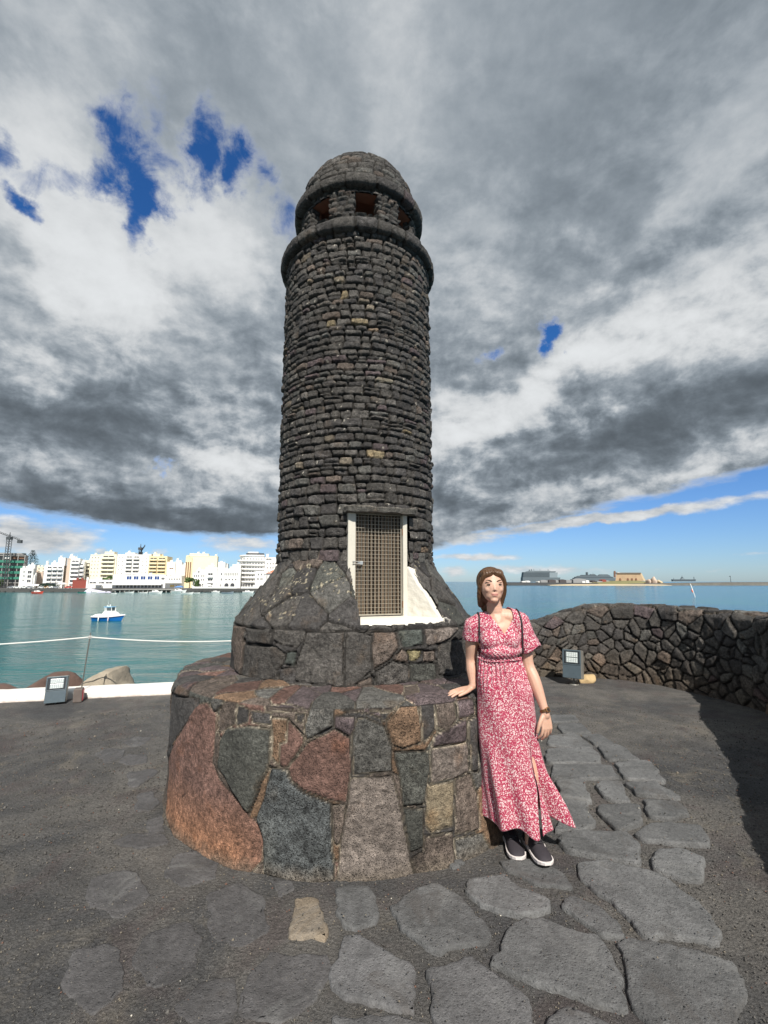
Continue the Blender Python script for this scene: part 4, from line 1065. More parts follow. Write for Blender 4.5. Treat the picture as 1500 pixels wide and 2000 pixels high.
# ---- white kerb on the left
def build_kerb():
    A, s = resample(KERB, 0.03); n = len(A)
    t = np.gradient(A, axis=0); t /= np.linalg.norm(t, axis=1)[:, None]; nl = np.stack([-t[:, 1], t[:, 0]], -1)
    prof = np.array([[0, -0.03], [0.0, 0.095], [0.02, 0.115], [0.27, 0.12], [0.30, 0.10], [0.31, -0.4]])
    L = np.concatenate([[0], np.cumsum(np.hypot(*np.diff(prof, axis=0).T))]); u = np.linspace(0, L[-1], 40)
    a = np.interp(u, L, prof[:, 0]); z = np.interp(u, L, prof[:, 1])
    P = np.zeros((40, n, 3)); P[..., 0] = A[None, :, 0] + nl[None, :, 0] * a[:, None]; P[..., 1] = A[None, :, 1] + nl[None, :, 1] * a[:, None]; P[..., 2] = z[:, None]
    P[..., 2] += 0.010 * fbm(P, 2.5, 3, 5) + 0.004 * fbm(P, 12, 3, 6); P[..., 1] += 0.012 * fbm(P, 3, 3, 7)
    me = grid_mesh('low_wall', P, None)
    m_, q, b = new_mat('whitewash'); c = q.node('ShaderNodeTexCoord').outputs['Object']
    sz = q.node('ShaderNodeSeparateXYZ'); q.set(sz.inputs[0], c)
    dirt = q.m('MULTIPLY', q.ramp(q.m('ADD', sz.outputs[2], q.m('MULTIPLY', q.noise(c, 14, 4, 0.6), 0.05)), 0.055, 0.02), 0.7)
    spots = q.ramp(q.noise(c, 9, 6, 0.7), 0.60, 0.70, 0, 0.5)
    q.set(b.inputs['Base Color'], q.mix(q.m('MAXIMUM', dirt, spots), (0.80, 0.77, 0.72), (0.38, 0.26, 0.20))); b.inputs['Roughness'].default_value = 0.8
    bump(q, b, q.noise(c, 30, 4, 0.6), 0.5, 0.01)
    o = link('low_wall', me, None, [m_]); tag(o, 'low whitewashed kerb wall along the edge of the gravel above the water', 'low wall')
build_kerb()

# ---- rocks
def rock(name, loc, size, seed, mat, label, cat='rock', group=None, sub=4, flat=0.0):
    bm = bmesh.new(); bmesh.ops.create_icosphere(bm, subdivisions=sub, radius=1)
    rg = random.Random(seed); planes = []
    for _ in range(9):
        v = Vector((rg.gauss(0, 1), rg.gauss(0, 1), rg.gauss(0, 1))).normalized(); planes.append((v, rg.uniform(0.55, 0.85)))
    for v in bm.verts:
        p = v.co.copy()
        for nn, dd in planes:
            k = p.dot(nn) - dd
            if k > 0: p -= nn * k * 0.92
        p += mnoise.noise_vector(p * 1.6 + Vector((seed, 0, 0))) * 0.10 + mnoise.noise_vector(p * 6 + Vector((seed, 0, 0))) * 0.025
        v.co = Vector((p.x * size[0], p.y * size[1], p.z * size[2]))
    me = bpy.data.meshes.new(name); bm.to_mesh(me); bm.free(); smooth(me)
    o = link(name, me, None, [mat]); o.location = loc; o.rotation_euler = (rg.uniform(-.3, .3), rg.uniform(-.3, .3), rg.uniform(0, 6))
    return tag(o, label, cat, group)
M_RB = plain('beige_rock', (0.33, 0.285, 0.22), 0.85, 0.28, 5, bmp=0.03, bscale=14)
M_RR = plain('dark_red_rock', (0.115, 0.072, 0.058), 0.9, 0.4, 4, bmp=0.03, bscale=14)
M_RK = plain('black_rock', (0.065, 0.060, 0.055), 0.9, 0.4, 4, bmp=0.03, bscale=14)
def wedge_rock():
    # big pale boulder with a sloping left side
    prof = [(-0.46, -0.6), (-0.44, -0.10), (-0.15, 0.16), (0.08, 0.28), (0.24, 0.28), (0.27, 0.20), (0.33, 0.02), (0.42, -0.10), (0.52, -0.6)]
    bm = bmesh.new(); lay = []
    for y, k in ((-0.34, 0.86), (-0.28, 0.97), (0.1, 1.0), (0.35, 0.9), (0.5, 0.6)):
        lay.append([bm.verts.new((x * k, y + 0.12 * max(z, 0), (z + 0.6) * k - 0.6)) for x, z in prof])
    for a, b in zip(lay, lay[1:]):
        for i in range(len(prof) - 1): bm.faces.new((a[i], a[i + 1], b[i + 1], b[i]))
    bm.faces.new(lay[0][::-1]); bm.faces.new(lay[-1])
    bmesh.ops.subdivide_edges(bm, edges=bm.edges[:], cuts=4, use_grid_fill=True)
    bmesh.ops.recalc_face_normals(bm, faces=bm.faces[:])
    for v in bm.verts: v.co += mnoise.noise_vector(v.co * 5) * 0.03 + mnoise.noise_vector(v.co * 16) * 0.010
    me = bpy.data.meshes.new('boulder'); bm.to_mesh(me); bm.free(); smooth(me)
    o = link('boulder', me, None, [M_RB]); o.location = (-4.32, 7.45, -0.03); o.scale = (0.84, 1, 0.92)
    tag(o, 'large smooth beige boulder behind the white kerb, right of the mooring rope post', 'boulder')
wedge_rock()
rock('rock', (-5.15, 7.35, -0.22), (0.60, 0.4, 0.36), 3, M_RR, 'dark reddish rock behind the white kerb left of the floodlight')
rock('rock', (-6.0, 7.35, -0.44), (0.8, 0.5, 0.42), 5, M_RR, 'broad brown rock at the far left beyond the white kerb')
rock('rock', (-4.88, 7.1, -0.08), (0.13, 0.12, 0.15), 9, M_RB, 'small beige rock peeping out behind the floodlight on the kerb')
rock('rock', (-3.4, 8.3, -0.30), (0.55, 0.4, 0.32), 12, M_RK, 'low dark rock between the white kerb and the tower platform')
rock('stone', (3.17, 7.50, 0.045), (0.17, 0.11, 0.085), 14, plain('ochre_stone', (0.50, 0.36, 0.19), 0.85, 0.2, 14, bmp=0.01), 'pale ochre stone on the gravel beside the floodlight near the wall', 'stone', sub=3)
rg_ = random.Random(22); k_ = 0
for i in range(26):
    t = rg_.uniform(0, 1); x = -12 + 22 * t
    y = np.interp(x, [-12, -5, -1, 2, 5, 10], [5.6, 7.4, 8.6, 9.9, 9.6, 6]) + rg_.uniform(0.3, 3.5)
    z = -0.75 * (y - np.interp(x, [-12, -5, -1, 2, 5, 10], [5.3, 6.9, 7.9, 8.9, 8.8, 5])) - 0.35
    s_ = rg_.uniform(0.3, 0.8)
    if -5.2 < x < -3.6 and y < 8.6: continue
    rock('rock', (x, y, z - 0.12), (s_, s_ * 0.8, s_ * 0.7), 40 + i, rg_.choice([M_RK, M_RK, M_RR, M_RB]), 'rip-rap rock on the slope down to the sea behind the terrace', 'rock', 'rip-rap rocks on the sea slope', sub=3)

# ---- posts and rope
def rod_post(name, base, top, label, group='rope posts along the kerb'):
    r_ = empty(name, base, 0, label, 'post', group)
    b0 = Vector(base); q = Vector(top) - b0
    m = MB(); m.tube([(0, 0, -0.02), tuple(q * 0.5), tuple(q)], 0.0075, 8)
    m.build('rod', plain('dull_iron', (0.17, 0.16, 0.14), 0.6, 0.3, 20, 0.6), r_)
    m = MB()
    pts = [q * 0.935 + Vector((0.018 * math.cos(a), 0.018 * math.sin(a), 0)) for a in np.linspace(0, 6.28, 13)]
    m.tube(pts, 0.004, 6); m.build('eye', plain('dull_iron', (0.17, 0.16, 0.14), 0.6, 0.3, 20, 0.6), r_)
    return r_, b0 + q * 0.935
pA, eA = rod_post('rope_post', (-4.04, 6.42, 0), (-4.00, 6.46, 0.86), 'thin leaning iron post holding the white rope beside the left floodlight')
pB, eB = rod_post('rope_post', (-6.9, 5.80, 0), (-6.9, 5.83, 0.80), 'thin iron post at the far end of the rope, out to the left')
pC, eC = rod_post('rope_post', (-1.15, 6.98, 0), (-1.13, 7.0, 0.82), 'thin iron post hidden behind the tower where the rope ends')
def rope(a, b, sag):
    return [tuple(Vector(a).lerp(Vector(b), t) - Vector((0, 0, sag * 4 * t * (1 - t)))) for t in np.linspace(0, 1, 24)]
m = MB(); m.tube(rope(eB, eA, 0.05) + rope(eA, eC, 0.075)[1:], 0.0085, 8)
q_ = Vector(eA)
for k in range(3):
    m.tube([q_ + Vector((0.014 * math.cos(a), 0.014 * math.sin(a), -0.012 + 0.012 * k)) for a in np.linspace(0, 6.28, 9)], 0.006, 6)
tag(m.build('rope', plain('white_rope', (0.72, 0.71, 0.68), 0.8, 0.12, 60, bmp=0.004, bscale=120)), 'white mooring rope strung between iron posts above the kerb', 'rope')

# ---- floodlights
def floodlight(loc, rz, tilt, label, sx=1.0):
    """housing faces -Y before the turn"""
    r_ = empty('floodlight', loc, rz, label, 'floodlight', 'floodlights lighting the tower')
    slate = plain('slate_paint', (0.085, 0.115, 0.135), 0.5, 0.22, 16, 0.2, bmp=0.002)
    side = plain('grey_alloy', (0.27, 0.26, 0.235), 0.5, 0.2, 14, 0.3)
    black = plain('black_frame', (0.028, 0.034, 0.040), 0.4, 0.2, 20)
    glass, q, b = new_mat('lamp_glass'); c = q.node('ShaderNodeTexCoord').outputs['Object']
    b.inputs['Base Color'].default_value = (0.42, 0.47, 0.47, 1); b.inputs['Roughness'].default_value = 0.18; 
    led, q, b = new_mat('led_lens'); b.inputs['Base Color'].default_value = (0.86, 0.90, 0.88, 1); b.inputs['Roughness'].default_value = 0.12; b.inputs['Specular IOR Level'].default_value = 0.8
    T = Matrix.Translation((0, 0, 0.30)) @ Matrix.Rotation(tilt, 4, 'X')
    W_, H_, Dp = 0.27 * sx, 0.42, 0.17
    def put(m_, c_, s_, bev=0.004, mi=0):
        m_.bevbox((T @ Vector(c_)), s_, bev, mi, Matrix.Rotation(tilt, 4, 'X'))
    m = MB(); put(m, (0, 0.01, 0), (W_, Dp, H_), 0.010)
    body = m.build('housing', [side], r_)
    m = MB(); put(m, (0, -Dp / 2 + 0.005, -H_ * 0.27), (W_ - 0.006, 0.012, H_ * 0.44), 0.003); m.build('front_cover', [slate], r_)
    m = MB(); fz, fh = H_ * 0.225, H_ * 0.53
    for c_, s_ in (((0, 0, fz + fh / 2 - 0.010), (W_ - 0.004, 0.016, 0.022)), ((0, 0, fz - fh / 2 + 0.008), (W_ - 0.004, 0.016, 0.014)), ((-W_ / 2 + 0.011, 0, fz), (0.020, 0.016, fh - 0.03)), ((W_ / 2 - 0.011, 0, fz), (0.020, 0.016, fh - 0.03))):
        put(m, (c_[0], -Dp / 2 + 0.004, c_[2]), s_, 0.003)
    m.build('lens_frame', [slate], r_)
    m = MB(); put(m, (0, -Dp / 2 + 0.006, fz), (W_ - 0.05, 0.006, fh - 0.04), 0.002); m.build('lens_panel', [black], r_)
    # rounded white led array in two banks
    for zc in (fz + 0.040, fz - 0.040):
        m = MB(); put(m, (0.004, -Dp / 2 - 0.001, zc), (0.170 * sx, 0.008, 0.074), 0.003)
        bank = m.build('led_bank', [glass], r_)
        m = MB()
        for i in range(6):
            for j in range(3):
                p = T @ Vector((0.004 + (i - 2.5) * 0.026 * sx, -Dp / 2 - 0.005, zc + (j - 1) * 0.0225))
                m.ball(p, (0.010, 0.006, 0.0095), 8)
        m.build('led_lens', [led], bank)
    m = MB()
    for s_ in (-1, 1): m.box((s_ * (0.045), 0.02, 0.085), (0.006, 0.03, 0.10), 0)
    m.cyl((0, 0.0, 0.0), (0, 0.0, 0.10), 0.016, 0.016, 10); m.box((0, 0.02, 0.045), (0.10, 0.03, 0.006))
    m.build('bracket', [side], r_)
    m = MB(); m.cyl((0, 0, 0.0), (0, 0, 0.014), 0.07, 0.065, 18); m.cyl((0.0, 0, 0.014), (0, 0, 0.03), 0.024, 0.02, 12); m.build('base_plate', [side], r_)
    m = MB()
    for k in range(9): put(m, (0, Dp / 2 + 0.02, -H_ / 2 + 0.05 + k * 0.04), (W_ * 0.8, 0.03, 0.006), 0.001)
    m.build('cooling_fins', [side], r_)
    return r_
floodlight((2.90, 7.34, 0), R(-35), R(-10), 'grey floodlight on a short bracket leaning back before the rubble wall, aimed at the tower')
floodlight((-4.22, 6.22, -0.05), R(26), R(-8), 'grey floodlight standing against the white kerb on the left', 1.06).scale = (0.80, 0.80, 0.76)
m = MB(); m.bevbox((0, 0, 0.09), (0.10, 0.12, 0.17), 0.012); o_ = m.build('ballast_box', plain('rusty_grey_metal', (0.16, 0.13, 0.115), 0.7, 0.4, 14, 0.3))
o_.location = (-3.985, 6.30, 0); o_.rotation_euler = (0, 0, 0.4); m = MB(); m.bevbox((0.053, 0, 0.09), (0.008, 0.09, 0.13), 0.002); m.build('red_cover', plain('red_plastic', (0.35, 0.03, 0.04), 0.5), o_)
tag(o_, 'small rusty control box on the ground right of the left floodlight', 'box')

# ================================================================== TOWN ACROSS THE WATER
def spot(px, py, Y):
    """where the line of sight of a photo pixel meets the plane y = Y"""
    u = (px - 750) / F_PX; v = (py - 1000) / F_PX
    hor = math.cos(PITCH) + v * math.sin(PITCH); dn = v * math.cos(PITCH) - math.sin(PITCH)
    return u * Y / hor, CAM_H - dn * Y / hor
SHORE = 288.0
GZ = -2.6                                    # level of the waterfront street
M_WH = plain('white_render', (0.80, 0.79, 0.76), 0.8, 0.05, 0.3)
M_CR = plain('cream_render', (0.80, 0.74, 0.58), 0.8, 0.06, 0.3)
M_YE = plain('yellow_render', (0.80, 0.67, 0.42), 0.8, 0.06, 0.3)
M_BE = plain('beige_render', (0.58, 0.46, 0.37), 0.8, 0.08, 0.3)
M_GY = plain('grey_concrete', (0.30, 0.29, 0.28), 0.85, 0.2, 0.4)
M_DK = plain('dark_opening', (0.055, 0.055, 0.06), 0.35, 0.3, 0.5)
M_BR = plain('brown_panel', (0.20, 0.10, 0.06), 0.7, 0.2, 0.4)
M_GN = plain('green_netting', (0.04, 0.20, 0.14), 0.8, 0.35, 0.6)
M_BL = plain('blue_glazing', (0.025, 0.06, 0.20), 0.25, 0.2, 0.4)
M_BK = plain('brick_red', (0.26, 0.06, 0.045), 0.85, 0.15, 0.5)
M_RF = plain('red_tile', (0.55, 0.20, 0.11), 0.8, 0.15, 0.5)
M_QY = plain('quay_stone', (0.060, 0.062, 0.060), 0.9, 0.35, 0.8)
M_LF = plain('leaf_green', (0.060, 0.110, 0.025), 0.7, 0.5, 1.2)
M_LD = plain('pine_green', (0.018, 0.042, 0.026), 0.8, 0.5, 1.0)
M_TR = plain('bark', (0.12, 0.085, 0.055), 0.9, 0.2, 2)

def build_quay():
    m = MB(); n = 60
    xs = np.linspace(-420, 40, n)
    f = [SHORE + 1.2 * math.sin(x * 0.05) + 2.5 * mnoise.noise(Vector((x * 0.03, 0, 0))) for x in xs]
    r0 = [(x, y - 1.5, -6.5) for x, y in zip(xs, f)]; r1 = [(x, y, GZ - 0.3) for x, y in zip(xs, f)]; r2 = [(x, y + 0.5, GZ) for x, y in zip(xs, f)]; r3 = [(x, 640, GZ + 1) for x in xs]
    m.loft([r0, r1, r2], 0, caps=False, closed=False, sm=False); m.loft([r2, r3], 1, caps=False, closed=False, sm=False)
    o = m.build('quay', [M_QY, M_GY]); tag(o, kind='structure')
    rg = random.Random(2); m = MB()
    for i in range(230):
        x = rg.uniform(-160, 10) if rg.random() > .3 else rg.uniform(-300, 10)
        m.ball((x, SHORE - 1.2 + rg.uniform(-2.0, 1), WATER_Z + rg.uniform(0.0, 0.9)), (rg.uniform(.5, 1.4), rg.uniform(.5, 1.2), rg.uniform(.4, .9)), 6)
    tag(m.build('shore_rocks', M_QY), 'dark rocks piled along the foot of the town waterfront', 'rocks', kind='stuff')
build_quay()

_unit = {}
def unit(kind):
    if kind not in _unit:
        m = MB()
        if kind == 'window':                # recessed pane in a frame, one unit wide and high
            m.box((0, 0.02, 0), (1, 0.02, 1), 1)
            for c, s in (((-.46, 0, 0), (.08, .12, 1)), ((.46, 0, 0), (.08, .12, 1)), ((0, 0, .46), (.84, .12, .08)), ((0, 0, -.46), (.84, .12, .08)), ((0, -0.005, 0), (.05, .05, .84))):
                m.box(c, s, 0)
        else:                               # balcony: slab with a solid parapet
            m.box((0, 0, -0.45), (1, 1, 0.1)); m.box((0, -0.46, -0.05), (1, 0.08, 0.72)); m.box((-0.485, 0.04, -0.05), (0.03, 0.9, 0.72)); m.box((0.485, 0.04, -0.05), (0.03, 0.9, 0.72))
        _unit[kind] = m
    return _unit[kind]
_um = {}
def put_unit(kind, mats, name, parent, loc, scale, rz=0):
    k = (kind, tuple(q.name for q in mats))
    if k not in _um:
        me = unit(kind).mesh(name)
        for q in mats: me.materials.append(q)
        _um[k] = me
    o = bpy.data.objects.new(name, _um[k]); COL.objects.link(o); o.parent = parent; o.location = loc; o.scale = scale; o.rotation_euler = (0, 0, rz)
    return o

class Bld:
    """one building; x and z positions given as photo columns and rows at the distance of its front"""
    def __init__(s, label, x0, x1, Y, cat='building', base=None):
        s.Y = Y; s.X0, s.X1 = spot(x0, 1140, Y)[0], spot(x1, 1140, Y)[0]
        s.cx = (s.X0 + s.X1) / 2; s.gz = GZ if base is None else base
        th = math.atan2(s.cx, Y); k = 0.8 if s.X1 - s.X0 < 36 else 0.4
        s.o = empty('building', (s.cx, Y, s.gz), -th * k, label, cat); s.o.scale = (math.cos(th) ** k, 1, 1)
    def X(s, px): return spot(px, 1140, s.Y)[0] - s.cx
    def Z(s, py): return spot(750, py, s.Y)[1] - s.gz
    def block(s, x0, x1, ytop, ybase=None, depth=14, off=0.0, mat=None, name='wall', parapet=True):
        a, b = s.X(x0), s.X(x1); z1 = s.Z(ytop); z0 = -0.4 if ybase is None else s.Z(ybase)
        m = MB(); m.box(((a + b) / 2, off + depth / 2, (z0 + z1) / 2), (b - a, depth, z1 - z0))
        if parapet:
            for c, q in ((((a + b) / 2, off + .02, z1 + .25), (b - a + .1, .3, .5)), (((a + b) / 2, off + depth, z1 + .25), (b - a + .1, .3, .5)), ((a + .1, off + depth / 2, z1 + .25), (.3, depth - .4, .5)), ((b - .1, off + depth / 2, z1 + .25), (.3, depth - .4, .5))):
                m.box(c, q)
            for _ in range(2 if b - a > 8 else 1):
                xx = random.uniform(a + 1, b - 1); m.box((xx, off + depth * .3, z1 + .9), (1.3, 1.3, 1.8)); m.cyl((xx + .9, off + depth * .25, z1), (xx + .9, off + depth * .25, z1 + 3.0), .06, n=4)
        return m.build(name, mat or M_WH, s.o)
    def windows(s, x0, x1, nx, y0, y1, nz, wf=0.4, hf=0.5, mat=None, off=0.0, frame=None, name='window'):
        a, b = s.X(x0), s.X(x1); z0, z1 = s.Z(y0), s.Z(y1); dx_, dz_ = (b - a) / nx, (z1 - z0) / nz
        for i in range(nx):
            for j in range(nz):
                put_unit('window', [frame or M_WH, mat or M_DK], name, s.o, (a + (i + .5) * dx_, off - 0.06, z0 + (j + .5) * dz_), (dx_ * wf, 1.0, dz_ * hf))
    def balconies(s, x0, x1, nx, y0, y1, nz, wf=0.9, mat=None, off=0.0, depth=1.5, hf=0.55, dark=True):
        a, b = s.X(x0), s.X(x1); z0, z1 = s.Z(y0), s.Z(y1); dx_, dz_ = (b - a) / nx, (z1 - z0) / nz
        for i in range(nx):
            for j in range(nz):
                if dark: put_unit('window', [mat or M_WH, M_DK], 'window', s.o, (a + (i + .5) * dx_, off - 0.05, z0 + (j + .60) * dz_), (dx_ * wf * 0.94, 1.0, dz_ * 0.62))
                put_unit('balcony', [mat or M_WH], 'balcony', s.o, (a + (i + .5) * dx_, off - depth / 2, z0 + (j + .36) * dz_), (dx_ * wf, depth, dz_ * hf))

# unfinished block under green netting
b = Bld('unfinished dark concrete block wrapped in green netting at the far left', 0, 43, 300)
b.block(-34, 43, 1083, None, 10, 3.0, M_GY, parapet=False)
for k, y in enumerate((1149, 1139, 1128.5, 1118, 1107.5, 1097, 1086)):
    b.block(-34, 44, y - 1.5, y, 3.4, 0, M_GY, 'floor_slab', False)
for y in (1131, 1120, 1109.5, 1099):
    b.block(-34, 12, y - 4.6, y, .2, -0.2, M_GN, 'netting', False); b.block(14, 42, y - 4.3, y + .4, .2, -0.25, M_GN, 'netting', False)
b.block(-34, 42, 1080, 1083, 5, 0, M_GY, 'roof_slab', False)
b.block(17, 41, 1091, 1083, .4, 1.0, M_BR, 'panel', False); b.block(0, 12, 1092, 1085, .4, 1.0, M_WH, 'panel', False)
for x in (1, 15, 29, 42): b.block(x - .8, x + .8, 1082, None, .8, 0.1, M_GY, 'column', False)

b = Bld('small white three storey house next to the green netted block', 37, 66, 296)
b.block(37, 62, 1111); b.block(50, 63, 1104, 1111, 8, 3)
b.windows(42, 48, 1, 1137, 1113, 3, .8, .28); b.windows(51, 60, 1, 1139, 1113, 3, .9, .72); b.block(62, 66, 1124, None, 8, 1, M_WH)
b = Bld('beige windowless block with a white rear wing behind the small white house', 62, 86, 312)
b.block(62, 86, 1108, None, 14, 8, M_CR); b.block(64, 82, 1119, None, 10, 0, M_BE); b.windows(66, 82, 2, 1118, 1108, 2, .5, .4, off=8)
b = Bld('white four storey block with three columns of balconies and a tall roof stair tower', 84, 122, 298)
b.block(84, 121, 1105); b.block(108, 122, 1090, 1105, 7, 2); b.block(96, 110, 1100, 1105, 7, 1); b.block(86, 90, 1101, 1105, 3, 1)
b.balconies(89, 119, 3, 1139, 1106, 4, .86, hf=.5)
b.block(122, 127, 1110, None, 10, 6, M_CR)
b = Bld('slim white tower block with rounded balconies and a beige side wall', 126, 160, 304)
b.block(127, 134, 1092, None, 14, 1, M_BE); b.block(134, 152, 1092, None, 14, 0); b.block(152, 160, 1098, None, 12, 2); b.block(130, 141, 1087, 1092, 5, 2)
b.balconies(135, 151, 1, 1141, 1094, 6, .98, hf=.6); b.balconies(152, 159, 1, 1141, 1100, 5, .9, off=2, hf=.6); b.windows(139, 150, 4, 1114, 1107, 1, .6, .6, off=-1.55)
# the long cream apartment block
b = Bld('long cream and yellow apartment block, seven storeys of balconies, on the town waterfront', 158, 326, 322)
b.block(158, 166, 1107, None, 12, 5, M_CR); b.block(163, 176, 1096, None, 13, 3, M_CR); b.block(174, 196, 1085, None, 14, 1, M_CR); b.block(194, 224, 1084, None, 15, 0, M_CR)
b.block(224, 286, 1084, None, 15, 1.5, M_WH); b.block(286, 322, 1087, None, 15, 0, M_YE); b.block(322, 328, 1098, None, 12, 3, M_CR)
b.block(199, 217, 1079, 1084, 6, 2, M_CR); b.block(240, 256, 1080, 1084, 6, 3); b.block(292, 306, 1082, 1087, 6, 2, M_CR); b.block(272, 288, 1082.5, 1085, 4, 3)
b.windows(175, 192, 3, 1128, 1086, 6, .3, .36, off=1); b.balconies(164, 173, 1, 1128, 1099, 4, .9, M_CR, 3)
b.balconies(196, 222, 1, 1131, 1085, 6, .96, M_CR); b.windows(224, 238, 2, 1124, 1085, 5, .24, .34, off=1.5)
b.balconies(240, 268, 2, 1122, 1085.5, 5, .86, M_WH, 1.5); b.windows(270, 284, 2, 1122, 1086, 5, .24, .34, off=1.5)
b.balconies(287, 320, 2, 1123, 1088, 5, .94, M_YE); b.windows(322, 327, 1, 1124, 1104, 2, .8, .5, M_BR, off=3)
b = Bld('low white waterfront club with a row of large blue windows', 222, 352, 300)
b.block(222, 322, 1124, None, 14, 0); b.block(310, 352, 1126, None, 12, 1, M_WH)
b.windows(246, 312, 5, 1133, 1124.5, 1, .80, .90, M_BL); b.windows(313, 321, 1, 1133, 1127, 1, .9, .8)
b.block(194, 318, 1140.5, 1142.5, 5, -5, M_WH, 'awning', False); b.windows(228, 316, 13, 1148.5, 1142.5, 1, .72, .95, off=-0.2)
b.windows(326, 351, 5, 1133, 1129, 1, .7, .8, off=1); b.block(322, 356, 1137.5, 1139, 6, -3, M_WH, 'canopy', False); b.windows(330, 352, 2, 1148, 1141, 1, .8, .6, plain('sand_shutter', (0.62, 0.42, 0.1), 0.7))
b = Bld('low white pavilion with a dark strip window beside the brick red block', 172, 222, 300)
b.block(172, 222, 1134); b.windows(174, 220, 3, 1140, 1136, 1, .95, .8)
b.block(176, 200, 1143, None, 6, -7, M_WH, 'kiosk')
b = Bld('brick red blank block standing on the quay', 142, 171, 294)
b.block(142, 168, 1134, None, 8, 0, M_BK); b.block(168, 171, 1133, None, 8, 0, M_WH)
b = Bld('cluster of stepped white houses between the cream block and the yellow block', 322, 362, 330)
b.block(322, 340, 1099); b.block(336, 352, 1098.5, None, 14, 2); b.block(350, 362, 1104, None, 12, 1); b.block(340, 346, 1095, 1099, 4, 3)
b.windows(328, 338, 1, 1113, 1107, 1, .9, .4, M_BR); b.windows(347, 360, 3, 1124, 1106, 3, .25, .25)
b = Bld('tall pale yellow block with three dark vertical window strips on its left side', 360, 422, 318)
b.block(361, 422, 1087, None, 16, 0, plain('pale_yellow', (0.80, 0.73, 0.52), 0.8, 0.05, .3)); b.block(367, 404, 1082.5, 1087, 10, 1, M_CR)
b.block(361, 373, 1090, None, 2, -1.2, M_YE)
for x in (362.5, 366.5, 370.5): b.windows(x - 1.1, x + 1.1, 1, 1128, 1098, 1, 1, 1, M_BR, -1.2, M_BR)
b = Bld('white house with a ground floor of small windows in front of the yellow block', 374, 400, 296)
b.block(376, 390, 1120); b.block(383, 400, 1114, None, 12, 1); b.windows(377, 389, 3, 1136, 1121, 2, .6, .5); b.windows(384, 389, 1, 1120, 1114, 1, .8, .6, off=1)
b.windows(391, 399, 2, 1136, 1121, 2, .6, .5, off=1); b.windows(380, 398, 4, 1147, 1139, 1, .7, .8)
b = Bld('white balconied house left of the house with arches', 400, 424, 297)
b.block(400, 423, 1109); b.block(404, 416, 1106, 1109, 6, 2); b.balconies(404, 416, 1, 1140, 1118, 2, .9, hf=.5); b.windows(405, 416, 1, 1147.5, 1139, 1, .8, .9)
b = Bld('white house with two dark arches at street level and a balustraded terrace', 423, 470, 298)
b.block(424, 469, 1112); b.block(424, 438, 1101, 1112, 12, 1); b.block(452, 468, 1103.5, 1112, 10, 2)
b.windows(429, 434, 2, 1113, 1109, 1, .5, .8); b.windows(430, 434, 1, 1137, 1116, 2, .7, .45); b.windows(437, 464, 8, 1125, 1118, 1, .75, .9, M_GY); b.windows(438, 463, 4, 1134, 1129.5, 1, .5, .8)
def arch(px, pz, w_px, h_top):
    x = b.X(px); z0 = 0.0; z1 = b.Z(pz); w2 = (b.X(px + w_px) - x) / 2
    m = MB(); pts = [(x - w2, -0.12, z0), (x + w2, -0.12, z0)] + [(x + w2 * math.cos(t), -0.12, z1 + w2 * math.sin(t)) for t in np.linspace(0, math.pi, 10)]
    m.add(pts, [list(range(len(pts)))]); r_ = [(p[0], p[1] + .3, p[2]) for p in pts]; m.loft([pts, r_], caps=False); m.build('arch', M_DK, b.o)
arch(442.5, 1143, 8, 0); arch(454, 1143, 8, 0); b.windows(428, 434, 1, 1148, 1140, 1, .7, .9, M_GY)
b = Bld('white curved seven storey block with ribbon balconies and a dark penthouse level', 464, 515, 312)
def curved():
    R_ = b.X(515) - b.X(464); n = 20
    def plan(x0, x1, r_, y_off=0, ext=0.0):
        a, c = b.X(x0) - ext, b.X(x1) + ext * 0.2
        pts = [(a + r_ - r_ * math.sin(t), y_off - ext + r_ - r_ * math.cos(t)) for t in np.linspace(math.pi / 2, 0, 12)]
        return pts + [(c, y_off - ext), (c, y_off + 15), (a, y_off + 15)]
    m = MB(); m.prism(plan(465, 514, 9), -0.4, b.Z(1085)); m.build('wall', M_WH, b.o)
    m = MB(); m.prism(plan(480, 502, 2, 3), b.Z(1083), b.Z(1077)); m.build('roof_house', M_WH, b.o)
    zs = [b.Z(y) for y in (1087, 1095, 1103.5, 1111.5, 1119.5, 1128, 1136.5)]
    for z in zs[1:]:
        m = MB(); m.prism(plan(465, 514, 9, 0, 1.7), z - 0.35, z + 0.70); m.build('balcony', M_WH, b.o)
    m = MB(); m.prism(plan(465, 514, 9, 0, 0.6), zs[0] + .4, zs[0] + 1.2); m.build('parapet', M_WH, b.o)
    m = MB(); m.prism(plan(477, 513, 4, 1.5), zs[0] + 1.25, zs[0] + 2.4); m.build('window', M_DK, b.o)
    for y in (1092.5, 1101, 1109, 1117, 1125.5, 1133.5):
        b.windows(467, 477, 2, y + 1.6, y - 2.2, 1, .8, 1, off=1.2); b.windows(479, 512, 6, y + 1.6, y - 2.2, 1, .66, 1)
    b.windows(468, 500, 6, 1148.5, 1139, 1, .86, .96)
curved()
b = Bld('white block with small square windows right of the curved block', 513, 560, 320)
b.block(515, 560, 1090); b.block(518, 522, 1087, 1090, 4, 1); b.windows(519, 540, 4, 1113, 1097, 2, .45, .45); b.windows(517, 530, 1, 1094, 1090.5, 1, .95, .7)
b = Bld('low white house with a red tiled roof at the foot of the tower flare', 498, 560, 300)
b.block(498, 522, 1117); b.block(520, 560, 1120, None, 12, 0); b.windows(501, 520, 3, 1125, 1119, 1, .4, .7); b.windows(500, 514, 2, 1134, 1128, 1, .8, .8, M_GY)
